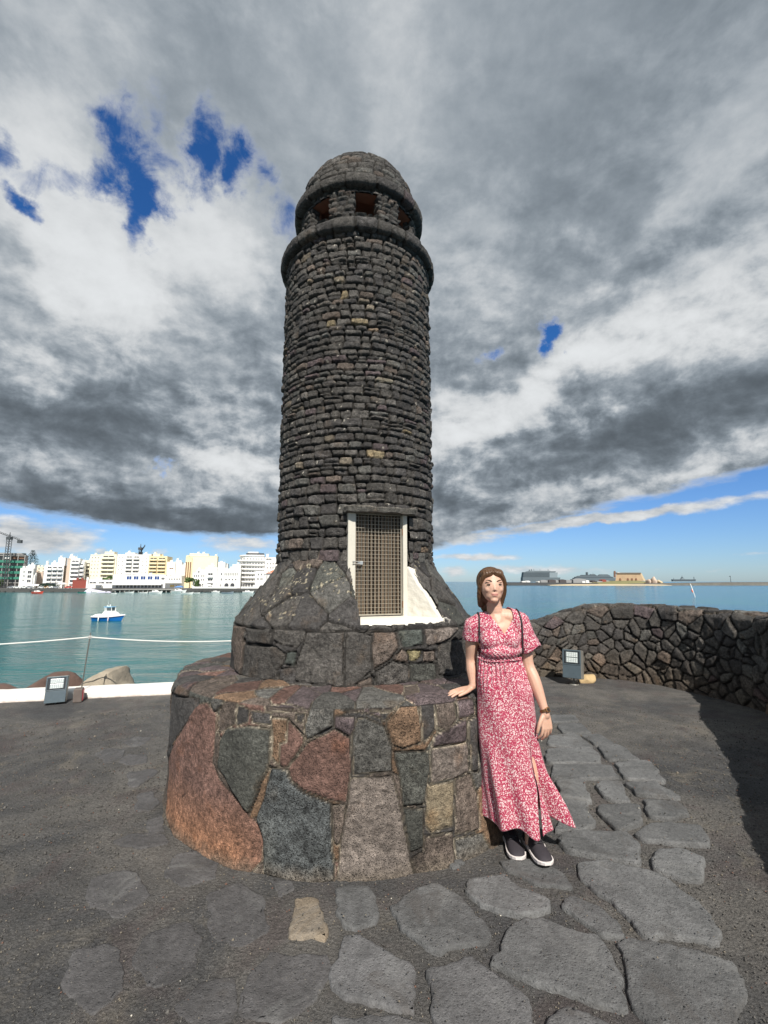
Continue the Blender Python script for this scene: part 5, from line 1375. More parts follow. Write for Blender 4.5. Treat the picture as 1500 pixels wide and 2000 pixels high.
m = MB(); a_, c_ = b.X(519), b.X(561); m.add([(a_, -1, b.Z(1120)), (c_, -1, b.Z(1120)), (c_, 13, b.Z(1120)), (a_, 13, b.Z(1120)), (a_ + 4, 6, b.Z(1113)), (c_, 6, b.Z(1113))], [(0, 1, 5, 4), (2, 3, 4, 5), (3, 0, 4), (1, 2, 5), (3, 2, 1, 0)]); m.build('roof', M_RF, b.o)
b = Bld('grey domed hall roof rising behind the white houses', 421, 442, 345)
b.block(421, 443, 1102); m = MB(); m.ball(((b.X(421) + b.X(443)) / 2, 8, b.Z(1102)), ((b.X(443) - b.X(421)) / 2, 7, b.Z(1098.5) - b.Z(1102)), 20); m.build('dome', plain('blue_grey_roof', (0.12, 0.14, 0.17), 0.5), b.o)

# trees of the town
def leafy(name, label, px, ytop, ybase, w_px, Y, mat, seed, kind='round', gz=GZ, cat='tree', n=900):
    X, zt = spot(px, ytop, Y); zb = spot(px, ybase, Y)[1]; rg = random.Random(seed)
    w2 = (spot(px + w_px, ytop, Y)[0] - X) / 2; r_ = empty(name, (X, Y, gz), 0, label, cat)
    H_ = zt - gz; m = MB(); m.tube([(0, 0, -.3), (.1, 0, H_ * .5), (0, 0, H_ * (.97 if kind == 'pine' else .7))], [.35, .25, .04], 7); m.build('trunk', M_TR, r_)
    m = MB()
    if kind == 'pine':
        z = zb - gz
        while z < H_ - 0.4:
            k = 1 - (z - (zb - gz)) / (H_ - (zb - gz)); L = w2 * (0.12 + 0.88 * k ** 0.85); nb = 9
            for i in range(nb):
                a = 2 * math.pi * (i + rg.random() * .6) / nb; ll = L * rg.uniform(.75, 1.1)
                for j in range(7):
                    t = (j + 1) / 7; p = Vector((math.cos(a) * ll * t, math.sin(a) * ll * t, z - 0.12 * ll * t + 0.28 * ll * t * t))
                    s_ = 0.28 + 0.12 * rg.random(); d_ = Vector((math.cos(a), math.sin(a), .1)) * ll / 8; q = Vector((-math.sin(a), math.cos(a), 0)) * s_
                    m.add([p - d_, p + q, p + d_ + Vector((0, 0, .22)), p - q, p + Vector((0, 0, .30))], [(0, 1, 4), (1, 2, 4), (2, 3, 4), (3, 0, 4), (3, 2, 1, 0)])
            z += 1.15 * rg.uniform(.8, 1.1) * (0.5 + 0.6 * k)
    elif kind == 'palm':
        for i in range(22):
            a = rg.uniform(0, 6.28); L = w2 * rg.uniform(.8, 1.1); up = rg.uniform(-.1, .9)
            for j in range(7):
                t0, t1 = j / 7, (j + 1) / 7
                f = lambda t: Vector((math.cos(a) * L * t, math.sin(a) * L * t, H_ * .75 + L * (up * t - .9 * t * t)))
                q = Vector((-math.sin(a), math.cos(a), 0)) * 0.45 * (1 - .6 * t0); p0, p1 = f(t0), f(t1); dn = Vector((0, 0, -.35))
                m.add([p0, p1, p1 + q + dn, p0 + q + dn, p1 - q + dn, p0 - q + dn], [(0, 1, 2, 3), (1, 0, 5, 4)])
    else:
        cz = (H_ + (zb - gz)) / 2; hz = (H_ - (zb - gz)) / 2
        cl = [(rg.uniform(-.6, .6) * w2, rg.uniform(-.6, .6) * w2, cz + rg.uniform(-.6, .5) * hz, rg.uniform(.35, .6)) for _ in range(9)]
        for i in range(n):
            c = rg.choice(cl); v = Vector((rg.gauss(0, 1), rg.gauss(0, 1), rg.gauss(0, 1))).normalized() * rg.uniform(.7, 1.05)
            p = Vector((c[0] + v.x * w2 * c[3], c[1] + v.y * w2 * c[3], c[2] + v.z * hz * c[3])); s_ = rg.uniform(.2, .45)
            a = Vector((rg.gauss(0, 1), rg.gauss(0, 1), rg.gauss(0, 1))).normalized(); q = a.orthogonal() * s_; r2 = a.cross(q)
            m.add([p - q, p + r2 * .6, p + q, p - r2 * .6], [(0, 1, 2, 3)])
    m.build('crown', mat, r_)
leafy('pine_tree', 'tall tiered dark conifer rising above the roofs left of the balconied block', 65, 1073, 1107, 27, 330, M_LD, 1, 'pine')
leafy('palm_tree', 'palm with drooping fronds in front of the cream apartments, left one', 203, 1123, 1133, 17, 306, M_LF, 2, 'palm')
leafy('palm_tree', 'palm with drooping fronds in front of the cream apartments, right one', 216, 1120, 1130, 15, 306, M_LF, 3, 'palm')
leafy('tree', 'round green tree left of the yellow block at the water edge', 371, 1127, 1139, 17, 294, M_LF, 4)
leafy('tree', 'darker bushy tree in front of the white house with small windows', 385, 1131, 1146, 10, 293, M_LF, 5, n=500)
leafy('tree', 'small green tree above the brick red block', 158, 1129, 1138, 11, 305, M_LF, 6, n=400)
leafy('tree', 'olive tree below the netted block at the far left', 2, 1130, 1146, 16, 294, M_LF, 7, n=500)
leafy('bush', 'low dark hedge under the balconied white block', 100, 1139, 1147, 34, 294, M_LD, 8, n=900, cat='bush')

# cranes
def crane(px, ytop, ybase, Y, jib, label, wmast=1.5):
    X, zt = spot(px, ytop, Y); o = empty('tower_crane', (X, Y, GZ), 0, label, 'crane'); mt = plain('dark_crane_steel', (0.07, 0.075, 0.08), 0.6, 0.2, 1)
    zb = -0.3; H_ = zt - GZ; m = MB(); w = wmast / 2
    for a, c in ((-w, -w), (w, -w), (w, w), (-w, w)): m.cyl((a, c, zb), (a, c, H_ * .93), .17, n=5)
    z = 0
    while z < H_ * .92:
        for p, q in (((-w, -w, z), (w, -w, z + 1.6)), ((w, -w, z), (w, w, z + 1.6)), ((w, w, z), (-w, w, z + 1.6)), ((-w, w, z), (-w, -w, z + 1.6))): m.cyl(p, q, .09, n=4)
        z += 1.6
    m.build('mast', mt, o)
    m = MB(); m.box((0, 0, H_ * .93), (2.6, 2.4, 1.8)); m.build('cab', mt, o)
    m = MB(); m.cyl((0, 0, H_ * .93), (0, 0, H_ + 1.5), .5, .15, 6)
    m.build('apex', mt, o)
    m = MB(); (xa, ya), (xb, yb) = jib; pa = spot(xa, ya, Y); pb = spot(xb, yb, Y); A = Vector((pa[0] - X, -3, pa[1] - GZ)); B = Vector((pb[0] - X, 3, pb[1] - GZ))
    n = 22
    for off in ((0, 0, .9), (0, -.5, 0), (0, .5, 0)): m.cyl(A + Vector(off), B + Vector(off), .13, n=4)
    for i in range(n):
        p = A.lerp(B, i / n); q = A.lerp(B, (i + 1) / n); m.cyl(p + Vector((0, -.5, 0)), q + Vector((0, 0, .9)), .08, n=4); m.cyl(p + Vector((0, .5, 0)), q + Vector((0, 0, .9)), .08, n=4)
    m.build('jib', mt, o)
    m = MB(); m.box(B + Vector((0, 0, -.8)), (2.4, 1.6, 2.0)); m.build('counterweight', mt, o)
crane(19.5, 1044, 1150, 293, ((-30, 1029), (32, 1054.5)), 'lattice tower crane standing before the netted block at the far left', 1.9)
crane(275, 1066, 1085, 360, ((287, 1066.5), (271, 1078)), 'small dark crane rising behind the roof of the cream apartments', 1.6)

# cars and awnings on the quay
def car(px, Y, mat, label):
    X = spot(px, 1149, Y)[0]; o = empty('parked_car', (X, Y, GZ), random.uniform(-.05, .05), label, 'car', 'cars parked along the town quay')
    m = MB(); pr_ = [(-2.1, .35), (-2.1, .85), (-1.4, .95), (-.8, 1.45), (.8, 1.45), (1.3, .95), (2.1, .8), (2.1, .35)]
    m.loft([[(x, -.8, z) for x, z in pr_], [(x, .8, z) for x, z in pr_]], sm=False); m.build('body', mat, o)
    m = MB(); m.box((0, -.81, 1.17), (1.7, .03, .36)); m.build('side_window', M_DK, o)
    for x in (-1.3, 1.3):
        m = MB(); m.cyl((x, -.84, .32), (x, -.6, .32), .32, n=12); m.build('wheel', M_DK, o)
cm = [plain('car_white', (0.75, 0.75, 0.74), 0.3), plain('car_grey', (0.3, 0.31, 0.33), 0.3), plain('car_red', (0.45, 0.04, 0.03), 0.3), plain('car_orange', (0.6, 0.3, 0.08), 0.3)]
for px, k, l in ((22, 1, 'grey car parked under the crane at the left end of the quay'), (34, 0, 'white car parked just right of the crane foot'), (48, 0, 'white car parked below the small white house'), (58, 1, 'grey car between two awnings on the quay'),
                 (82, 0, 'white car left of the orange one on the quay'), (90, 3, 'orange car parked below the balconied block'), (98, 0, 'white car right of the orange one'), (110, 1, 'grey car parked before the hedge'), (134, 2, 'red car parked left of the brick red block')):
    car(px, 290.5, cm[k], l)
def awning(x0, x1, ytop, Y, label, mat=M_WH):
    A, z = spot(x0, ytop, Y); B = spot(x1, ytop, Y)[0]; o = empty('canopy', ((A + B) / 2, Y, GZ), 0, label, 'canopy'); w2 = (B - A) / 2; h = z - GZ
    m = MB(); m.add([(-w2, -2, h - 1), (w2, -2, h - 1), (w2, 2, h - 1), (-w2, 2, h - 1), (-w2 * .6, 0, h), (w2 * .6, 0, h)], [(0, 1, 5, 4), (2, 3, 4, 5), (3, 0, 4), (1, 2, 5), (3, 2, 1, 0)]); m.build('cover', mat, o)
    for x in (-w2 * .9, w2 * .9):
        m = MB(); m.cyl((x, -1.8, 0), (x, -1.8, h - 1), .1, n=5); m.build('pole', M_WH, o)
awning(37, 55, 1143.5, 293, 'white canopy on the quay below the small white house'); awning(56, 80, 1141, 294, 'long white canopy between the parked cars'); awning(114, 130, 1138, 292, 'tall white canopy left of the brick red block')
awning(397, 414, 1141, 293, 'white canopy in front of the balconied house'); awning(496, 508, 1142, 293, 'white canopy at the right end of the curved block')
awning(343, 358, 1144, 291, 'blue canopy on the quay behind the white motor boats', plain('blue_canvas', (0.12, 0.25, 0.5), 0.8))
# white terrace wall along the street
X0, X1 = spot(375, 1150, 289)[0], spot(462, 1150, 289)[0]; m = MB(); m.box(((X0 + X1) / 2, 289.6, GZ + .55), (X1 - X0, .5, 1.1)); tag(m.build('terrace_wall', M_WH), 'low white terrace wall along the waterfront before the arched house', 'low wall')
X0, X1 = spot(470, 1150, 289)[0], spot(520, 1150, 289)[0]; m = MB(); m.box(((X0 + X1) / 2, 289.6, GZ + .55), (X1 - X0, .5, 1.1)); tag(m.build('terrace_wall', M_WH), 'low white terrace wall below the curved block', 'low wall')
# sloping white boat ramp
m = MB(); a_ = [spot(x, 1150, 287)[0] for x in (170, 222)]; m.add([(a_[0], 284, WATER_Z + .3), (a_[1], 284, WATER_Z - .1), (a_[1], 288.5, GZ - 1.2), (a_[0], 288.5, GZ + .3), (a_[0], 284, -5.5), (a_[1], 284, -5.5)], [(0, 1, 2, 3), (4, 5, 1, 0)]); tag(m.build('boat_ramp', plain('lilac_white', (0.62, 0.60, 0.72), 0.8)), 'pale sloping boat ramp going down into the water below the white pavilion', 'ramp')
X0, X1 = spot(224, 1150, 286)[0], spot(350, 1150, 286)[0]; m = MB(); m.box(((X0 + X1) / 2, 286, -3.3), (X1 - X0, 5, .35))
for i in range(14): m.box((X0 + (X1 - X0) * (i + .5) / 14, 284.5, -4.5), (.5, .5, 2.2))
tag(m.build('jetty', plain('pale_concrete', (0.42, 0.40, 0.37), 0.85, .2, 1)), 'long pale concrete jetty on piles below the white waterfront club', 'jetty')

# ------------------------------------------------------------------ boats
def hull_rings(L, B, H_, sheer=0.25, keel=0.35, n=16):
    rings = []
    for i in range(n + 1):
        t = i / n; x = -L / 2 + L * t
        w = B / 2 * (0.80 + 0.2 * min(1, t * 4)) * (1 - max(0, (t - .45) / .55) ** 2.3); w = max(w, 0.02)
        top = H_ * (1 + sheer * (max(0, t - .4) / .6) ** 2); bot = -keel * (1 - max(0, (t - .7) / .3) ** 2) ; rake = 0.09 * L * max(0, (t - .6) / .4) ** 1.4
        rings.append((x, w, top, bot, rake))
    return rings
def build_fishing_boat():
    X = spot(210, 1208, 80)[0]; o = empty('fishing_boat', (X, 80.0, WATER_Z), R(-6), 'small blue and white fishing boat with a raised wheelhouse, moored in mid bay', 'boat')
    o.scale = (0.88, 0.95, 1.08)
    L, B, H_ = 5.7, 2.0, 0.72; blue = plain('boat_blue', (0.010, 0.155, 0.50), 0.35, .1, 2); white = plain('boat_white', (0.82, 0.82, 0.80), 0.4, .04, 2); dk = plain('boat_window', (0.10, 0.12, 0.13), 0.15); rail = plain('gunwale_red', (0.09, 0.06, 0.12), 0.5)
    lb = plain('light_blue_trim', (0.20, 0.48, 0.75), 0.5)
    HR = hull_rings(L, B, H_, 0.40)
    def sec(r_, z0, z1, f0, f1, k=5):
        x, w_, top, bot, rk = r_; pts = []
        for j in range(k + 1):
            z = z0 + (z1 - z0) * j / k; pts.append((x + rk * (z / H_), w_ * (f0 + (f1 - f0) * (j / k) ** .6), z))
        return pts
    m = MB()
    rings = []
    for r_ in HR:
        a = sec(r_, r_[3], r_[2], .25, 1.0); rings.append([(p[0], -p[1], p[2]) for p in a[::-1]] + a)
    m.loft(rings, sm=True); m.build('hull', blue, o)
    # white top strake and deck
    m = MB(); rr = []
    for r_ in HR:
        x, w_, top, bot, rk = r_; xx = x + rk * (top / H_)
        rr.append([(xx, -w_ * 1.0 - .03, top - .17), (xx, -w_ * 1.0 - .04, top + .03), (xx, -w_ * .9, top + .06), (xx, w_ * .9, top + .06), (xx, w_ * 1.0 + .04, top + .03), (xx, w_ + .03, top - .17)])
    m.loft(rr, sm=False); m.build('deck', white, o)
    m = MB()
    for s_ in (-1, 1): m.tube([(r_[0] + r_[4] * (r_[2] / H_), s_ * (r_[1] + .045), r_[2] - .18) for r_ in HR], .030, 6)
    m.build('rubbing_strake', rail, o)
    # domed aft cover
    m = MB(); m.ball((-1.75, 0, H_ + .04), (1.12, .86, .30), 20); m.build('aft_cover', white, o)
    # cabin
    m = MB(); y = .62
    base = [(-.95, H_), (2.1, H_ + .10), (1.75, H_ + .50), (1.15, H_ + .72), (-.45, H_ + .72)]
    m.loft([[(x, -y, z) for x, z in base], [(x, y, z) for x, z in base]], sm=False); cb = m.build('cabin', white, o)
    m = MB()
    for x in (0.0, .42): m.cyl((x, -y - .02, H_ + .34), (x, -y + .02, H_ + .34), .07, n=10)
    m.build('porthole', dk, cb)
    m = MB(); z0, z1 = H_ + .70, H_ + 1.38
    m.box((.38, 0, (z0 + z1) / 2), (1.20, 1.0, z1 - z0 - .1)); wh = m.build('wheelhouse', dk, o)
    m = MB()
    for x0, x1 in ((-.30, -.12), (.02, .12), (1.05, 1.16)):
        for s_ in (-.53, .53): m.add([(x0, s_ - .03, z0), (x1 if x0 < 1 else 1.20, s_ - .03, z0), (x1 - .06, s_ - .03, z1), (x0 - .03, s_ - .03, z1), (x0, s_ + .03, z0), (x1 if x0 < 1 else 1.20, s_ + .03, z0), (x1 - .06, s_ + .03, z1), (x0 - .03, s_ + .03, z1)], [(0, 1, 2, 3), (7, 6, 5, 4), (0, 4, 5, 1), (1, 5, 6, 2), (2, 6, 7, 3), (3, 7, 4, 0)])
    m.box((.45, 0, z0 + .06), (1.5, 1.14, .14)); m.build('window_frame', white, wh)
    m = MB(); m.bevbox((.30, 0, z1 + .03), (1.65, 1.25, .09), .03); m.build('roof', lb, o)
    m = MB(); m.cyl((.05, .1, z1), (-.35, .1, z1 + 1.35), .018, .008, 6); m.build('antenna', white, o)
    m = MB(); m.cyl((-.05, -.3, z1), (-.05, -.3, z1 + .35), .06, n=8); m.cyl((.62, -.3, z1), (.62, -.3, z1 + .42), .09, n=8); m.box((.25, -.3, z1 + .16), (.3, .1, .14)); m.build('roof_lights', white, o)
    for x, tone in ((-1.0, white), (.98, plain('pink_fender', (0.75, 0.62, 0.66), 0.5))):
        m = MB(); m.tube([(x, -B / 2 - .16, -.02), (x + .02, -B / 2 - .15, .1), (x + .04, -B / 2 - .12, .55), (x + .05, -B / 2 - .08, .64)], [.05, .11, .10, .03], 9); m.build('fender', tone, o)
    m = MB(); m.tube([(2.75, .3, H_ + .42), (2.95, .0, H_ + .48), (2.75, -.3, H_ + .42), (1.9, -.6, H_ + .35)], .02, 5); m.build('bow_rail', white, o)
build_fishing_boat()
def small_boat(px, py, L, mat, label, kind='open', rz=0.0, trim=None):
    u = (px - 750) / F_PX; v = (py - 1000) / F_PX; dn = v * math.cos(PITCH) - math.sin(PITCH); t = (CAM_H - WATER_Z) / dn
    Y = min(t * (math.cos(PITCH) + v * math.sin(PITCH)), 281); X = spot(px, py, Y)[0]
    o = empty('moored_boat', (X, Y, WATER_Z), rz, label, 'boat', 'small boats moored below the town')
    H_ = .16 * L; rr = []
    for r_ in hull_rings(L, L * .34, H_ * .8, .5, .2, 10):
        x, w_, top, bot, rk = r_; rr.append([(x, -w_ * .4, bot), (x + rk, -w_, top), (x + rk, -w_ * .8, top + .02), (x + rk, -w_ * .7, top - .25 if kind == 'open' else top + .1), (x + rk, w_ * .7, top - .25 if kind == 'open' else top + .1), (x + rk, w_ * .8, top + .02), (x + rk, w_, top), (x, w_ * .4, bot)])
    m = MB(); m.loft(rr, sm=False); m.build('hull', mat, o)
    if kind != 'open':
        m = MB(); z = H_ * .8; P_ = [(-.25 * L, z), (.28 * L, z), (.12 * L, z + .10 * L), (-.05 * L, z + .15 * L), (-.22 * L, z + .13 * L)]
        m.loft([[(x, -.11 * L, zz) for x, zz in P_], [(x, .11 * L, zz) for x, zz in P_]], sm=False); m.build('cabin', trim or M_WH, o)
        m = MB(); m.box((-.06 * L, -.112 * L, z + .095 * L), (.2 * L, .02, .045 * L)); m.build('window', M_DK, o)
    else:
        m = MB(); m.box((-L * .47, 0, H_), (.3, .35, .7)); m.build('outboard_motor', M_DK, o)
        m = MB(); m.box((0, 0, H_ * .6), (.3, L * .26, .06)); m.box((L * .2, 0, H_ * .6), (.3, L * .2, .06)); m.build('thwart', M_WH, o)
cr, cg, cb_ = plain('boat_red', (0.55, 0.07, 0.04), 0.5), plain('boat_green', (0.05, 0.22, 0.18), 0.5), plain('boat_grey', (0.25, 0.29, 0.33), 0.5)
for px, py, L, mt, lb, kd in ((73, 1159.5, 6.5, cr, 'red open boat with a white bow cover near the left quay', 'cabin'), (160, 1158.5, 5, cg, 'green rowing boat below the brick red block', 'open'), (253, 1158.3, 5, M_WH, 'flat white dinghy left of centre before the jetty', 'open'),
    (280, 1158.5, 4, M_WH, 'tiny white dinghy between two larger boats by the jetty', 'open'), (304, 1159.5, 7.2, M_WH, 'white motor boat with a low cabin before the jetty', 'cabin'), (349, 1157.5, 8.5, M_WH, 'largest white motor boat off the green tree', 'cabin'),
    (365, 1160.5, 6, M_WH, 'white open boat just in front of the largest motor boat', 'open'), (384, 1159, 3, M_WH, 'very small white tender right of the white motor boats', 'open'), (421, 1157.8, 4.8, M_WH, 'white and grey boat below the arched house', 'cabin'), (444, 1159.3, 6, cb_, 'grey blue boat right of centre off the terrace wall', 'open'),
    (484, 1158.3, 6.0, M_WH, 'white cabin boat at the right, close to the tower flare', 'cabin'), (184, 1157, 3.5, M_WH, 'white tender at the foot of the boat ramp', 'open'), (222, 1160, 2.6, M_WH, 'small pale buoy boat left of the jetty', 'open')):
    small_boat(px, py, L, mt, lb, kd, random.uniform(-.25, .25))

# ================================================================== RIGHT HORIZON
def at_sea(py):
    v = (py - 1000) / F_PX; dn = v * math.cos(PITCH) - math.sin(PITCH); t = (CAM_H - WATER_Z) / dn
    return t * (math.cos(PITCH) + v * math.sin(PITCH))
PORT = at_sea(1143.6)
def strip(name, pts, Y, depth, mat, label=None, cat=None, kind=None, z0=-7):
    """a long low body: pts = (column, row of its top)"""
    m = MB(); P_ = [spot(x, y, Y) for x, y in pts]
    r0 = [(x, Y - 6, z0) for x, z in P_]; r1 = [(x, Y, (z + WATER_Z) / 2 + .2) for x, z in P_]; r2 = [(x, Y + 7, z) for x, z in P_]; r3 = [(x, Y + depth, z) for x, z in P_]; r4 = [(x, Y + depth + 8, z0) for x, z in P_]
    m.loft([r0, r1, r2, r3, r4], caps=False, closed=False); return tag(m.build(name, mat), label, cat, kind=kind)
M_SD = plain('sand', (0.52, 0.43, 0.29), 0.9, .15, .02); M_BWk = plain('breakwater_stone', (0.125, 0.12, 0.105), .9, .45, .12); M_SC = plain('scrub', (0.19, 0.18, 0.085), .9, .3, .05)
strip('breakwater', [(1225, 1141.5), (1250, 1139.8), (1290, 1139.2), (1330, 1138.6), (1380, 1137.8), (1440, 1137.0), (1500, 1136.8), (1640, 1136.2)], PORT * 1.02, 30, M_BWk, 'long low breakwater of dark boulders running out to the right horizon', 'breakwater')
strip('beach', [(1074, 1142.9), (1090, 1142.0), (1130, 1140.8), (1200, 1141.0), (1260, 1141.2), (1300, 1141.8), (1312, 1143)], PORT, 40, M_SD, kind='structure')
strip('port_quay', [(990, 1137.2), (1020, 1137.2), (1060, 1137.6), (1100, 1138.0), (1130, 1138.6), (1170, 1139.0)], PORT * 1.03, 200, plain('dark_quay', (0.05, 0.053, 0.055), .9, .3, .05), kind='structure')
strip('headland', [(1120, 1139.5), (1160, 1138.2), (1190, 1136.0), (1212, 1134.4), (1250, 1134.0), (1262, 1135.4), (1290, 1136.6), (1310, 1139.5)], PORT * 1.05, 120, M_SC, kind='structure')
def blk(m, px0, px1, y0, y1, Y, dep, mi=0):
    a, z1 = spot(px0, y1, Y); c, z0 = spot(px1, y0, Y); zb = spot(px0, y0, Y)[1]; zt = spot(px0, y1, Y)[1]
    m.box(((a + c) / 2, Y + dep / 2, (zb + zt) / 2), (abs(c - a), dep, abs(zt - zb)), mi)
def build_fort():
    Y = PORT * 1.07; o = empty('fort', (spot(1228, 1134, Y)[0], Y, spot(1228, 1134, Y)[1]), 0, 'old ochre stone fort with sloping walls and a corner turret on the headland', 'fort')
    mt = plain('fort_stone', (0.42, 0.30, 0.19), .9, .35, .10); o_l = o.location
    def P_(px, py, y=0): x, z = spot(px, py, Y + y); return (x - o_l.x, y, z - o_l.z)
    m = MB(); D_ = 45
    lo = [P_(1202, 1134.5), P_(1257, 1134.5), P_(1262, 1134.0, D_), P_(1206, 1134.0, D_)]; hi = [P_(1204, 1120), P_(1250.5, 1119.5), P_(1251, 1120.5, D_), P_(1207, 1120.5, D_)]
    m.loft([lo, hi], sm=False); m.build('wall', mt, o)
    m = MB(); lo = [P_(1250.6, 1119.4), P_(1253, 1119.4), P_(1261, 1134.2), P_(1256.8, 1134.5)]; m.loft([lo, [(x, y + D_, z) for x, y, z in lo]], sm=False); m.build('bastion', plain('pale_fort', (0.56, 0.45, 0.30), .9, .2, .1), o)
    m = MB(); a, b_ = P_(1203, 1118.6), P_(1251, 1120.2); m.box(((a[0] + b_[0]) / 2, -.5, (a[2] + b_[2]) / 2), (b_[0] - a[0], 2.5, 1.9)); m.build('parapet', plain('dark_cap', (0.17, 0.14, 0.11), .9, .3, .1), o)
    m = MB(); a = P_(1200.5, 1128); b_ = P_(1200.5, 1117); m.cyl(a, b_, 1.7, 1.9, 10); m.ball(b_, (1.8, 1.8, 2.4), 10); m.build('turret', plain('turret_brown', (0.20, 0.12, 0.09), .9), o)
    m = MB(); a, b_ = P_(1206, 1117.5), P_(1219, 1119); m.add([a, (b_[0], 0, b_[2]), (b_[0], 8, b_[2]), (a[0], 8, b_[2] - .6), (a[0], 0, b_[2] - .6)], [(0, 1, 2), (0, 2, 3), (0, 3, 4), (0, 4, 1), (4, 3, 2, 1)]); m.build('roof', M_WH, o)
    for x in (1211, 1226, 1234, 1242):
        m = MB(); a = P_(x, 1131.5); r_ = [(a[0] + 1.7 * math.cos(t), -1.2, a[2] + 2.2 * math.sin(t)) for t in np.linspace(0, math.pi, 8)]; r_ = [(r_[0][0], -1.2, a[2] - 1.8)] + r_ + [(r_[-1][0], -1.2, a[2] - 1.8)]
        m.add(r_, [list(range(len(r_)))[::-1]]); m.loft([r_, [(q[0], 2.0, q[2]) for q in r_]], caps=False, sm=False); m.build('embrasure', M_BR, o)
build_fort()
SHED = ['white port shed at the left end of the distant quay', 'taller white shed second from the left end of the quay', 'tiny white shed below the stern of the large cruise ship', 'grey shed below the middle of the large cruise ship', 'dark shed below the bow of the large cruise ship', 'grey shed just right of the bow of the large cruise ship',
 'dark shed in the gap between the two cruise ships, left one', 'grey shed in the gap between the two cruise ships, right one', 'long pale grey terminal roof below the stern of the second cruise ship', 'small white shed before the long terminal, left one', 'small white shed before the long terminal, right one', 'white shed below the funnel of the second cruise ship',
 'dark shed below the bridge of the second cruise ship', 'brick red shed left of the fort', 'low grey shed touching the left foot of the fort', 'flat white slab building on the sand before the second cruise ship', 'wide low grey shed behind the sand, left of the brick red one']
def port_sheds():
    rg = random.Random(6); Y = PORT * 1.06
    lab = {0: 'white', 1: 'dark', 2: 'grey', 3: 'brick red'}
    specs = [(1022, 1030, 1135, 0), (1031, 1038, 1134, 0), (1052, 1056, 1135.2, 0), (1056, 1070, 1132.6, 2), (1070, 1084, 1131.8, 1), (1085, 1093, 1132.4, 2), (1094, 1107, 1131.5, 1), (1108, 1120, 1132.6, 2), (1120, 1145, 1129.8, 2), (1126, 1132, 1135, 0), (1137, 1143, 1135.0, 0), (1148, 1154, 1133, 0), (1160, 1166, 1133.4, 1), (1177, 1185, 1131.5, 3), (1186, 1192, 1133.5, 2), (1150, 1159, 1137.6, 0), (1166, 1176, 1134.5, 2)]
    ml = [M_WH, plain('port_dark', (0.075, 0.065, 0.065), .8), plain('port_grey', (0.28, 0.28, 0.28), .8), M_BK]
    for i, (a, c, t, k) in enumerate(specs):
        m = MB(); x0, zt = spot(a, t, Y); x1 = spot(c, t, Y)[0]; zb = spot(a, 1138.4, Y)[1]; h = zt - zb; w2 = (x1 - x0) / 2
        P2 = [(-w2, 0), (w2, 0), (w2, h * .8), (0, h), (-w2, h * .8)]; m.loft([[(x, 0, z) for x, z in P2], [(x, 14, z) for x, z in P2]], sm=False)
        o = m.build('port_shed', ml[k]); o.location = ((x0 + x1) / 2, Y + rg.uniform(-4, 10), zb); o.visible_shadow = True
        tag(o, SHED[i], 'shed', 'sheds on the distant port quay')
port_sheds()
for i, (a, c, t, l) in enumerate(((1272, 1280, 1127, 'small pointed brown rock pile on the spit right of the fort'), (1263, 1268, 1130.5, 'low reddish rock pile between the fort and the pointed one'), (1281, 1292, 1132.4, 'flat pale sand heap at the end of the headland'))):
    Y = PORT * 1.04; x0, zt = spot(a, t, Y); x1 = spot(c, t, Y)[0]; o = rock('rock_pile', ((x0 + x1) / 2, Y, spot(a, 1137, Y)[1]), (abs(x1 - x0) * .62, 8, (zt - spot(a, 1137, Y)[1]) * 1.15), 70 + i, M_BE if i < 2 else M_SD, l, 'rock', sub=3); o.rotation_euler = (0, 0, 0)

def ship(label, x0, x1, Y, base_y, tiers, mats, funnels=(), extras=(), name='cruise_ship'):
    """tiers: (col0, col1, row_top, row_bottom, slope_left, slope_right)"""
    cxw = spot((x0 + x1) / 2, 1137, Y)[0]; o = empty(name, (cxw, Y, WATER_Z), 0, label, 'ship')
    for k, (a, c, t, bt, sl, sr, mi, nm, dep) in enumerate(tiers):
        p = [spot(a, bt, Y), spot(c, bt, Y), spot(c - sr, t, Y), spot(a + sl, t, Y)]
        m = MB(); q = [(x - cxw, z - WATER_Z) for x, z in p]; m.loft([[(x, -dep, z) for x, z in q], [(x, dep, z) for x, z in q]], sm=False); m.build(nm, mats[mi], o)
    for (a, c, t, bt, mi, nm) in funnels:
        p0, p1 = spot(a, bt, Y), spot(c, t, Y); m = MB(); m.cyl(((p0[0] + p1[0]) / 2 - cxw, 0, p0[1] - WATER_Z), ((p0[0] + p1[0]) / 2 - cxw, 0, p1[1] - WATER_Z), abs(p1[0] - p0[0]) / 2, abs(p1[0] - p0[0]) / 2 * .8, 10); m.build(nm, mats[mi], o)
    return o
g1, g2, g3 = plain('ship_shadowed_grey', (0.105, 0.13, 0.145), .6, .12, .02), plain('ship_shadowed_dark', (0.065, 0.085, 0.10), .6, .12, .02), plain('ship_shadowed_pale', (0.22, 0.26, 0.28), .6, .12, .02)  # ship colours dimmed to grey: haze and cloud shadow put into the paint
Ys = 2600
tiers = [(1019, 1090, 1128, 1136.5, 0, -2, 0, 'hull', 20)]
for i in range(6):
    y = 1128 - i * 1.75; tiers.append((1019.5 + .25 * i, 1086.5 - i * 1.1, y - 1.15, y, 0, .8, 0, 'deck', 18)); tiers.append((1019.8 + .25 * i, 1085.5 - i * 1.1, y - 1.75, y - 1.15, 0, .2, 1, 'promenade', 16))
tiers += [(1024, 1083, 1115.8, 1118, 6, -1, 0, 'upper_deck', 15), (1031, 1075, 1114.6, 1116, 3, 3, 2, 'sun_deck', 12), (1071, 1086, 1118.2, 1128, 0, -1, 2, 'bow_front', 19)]
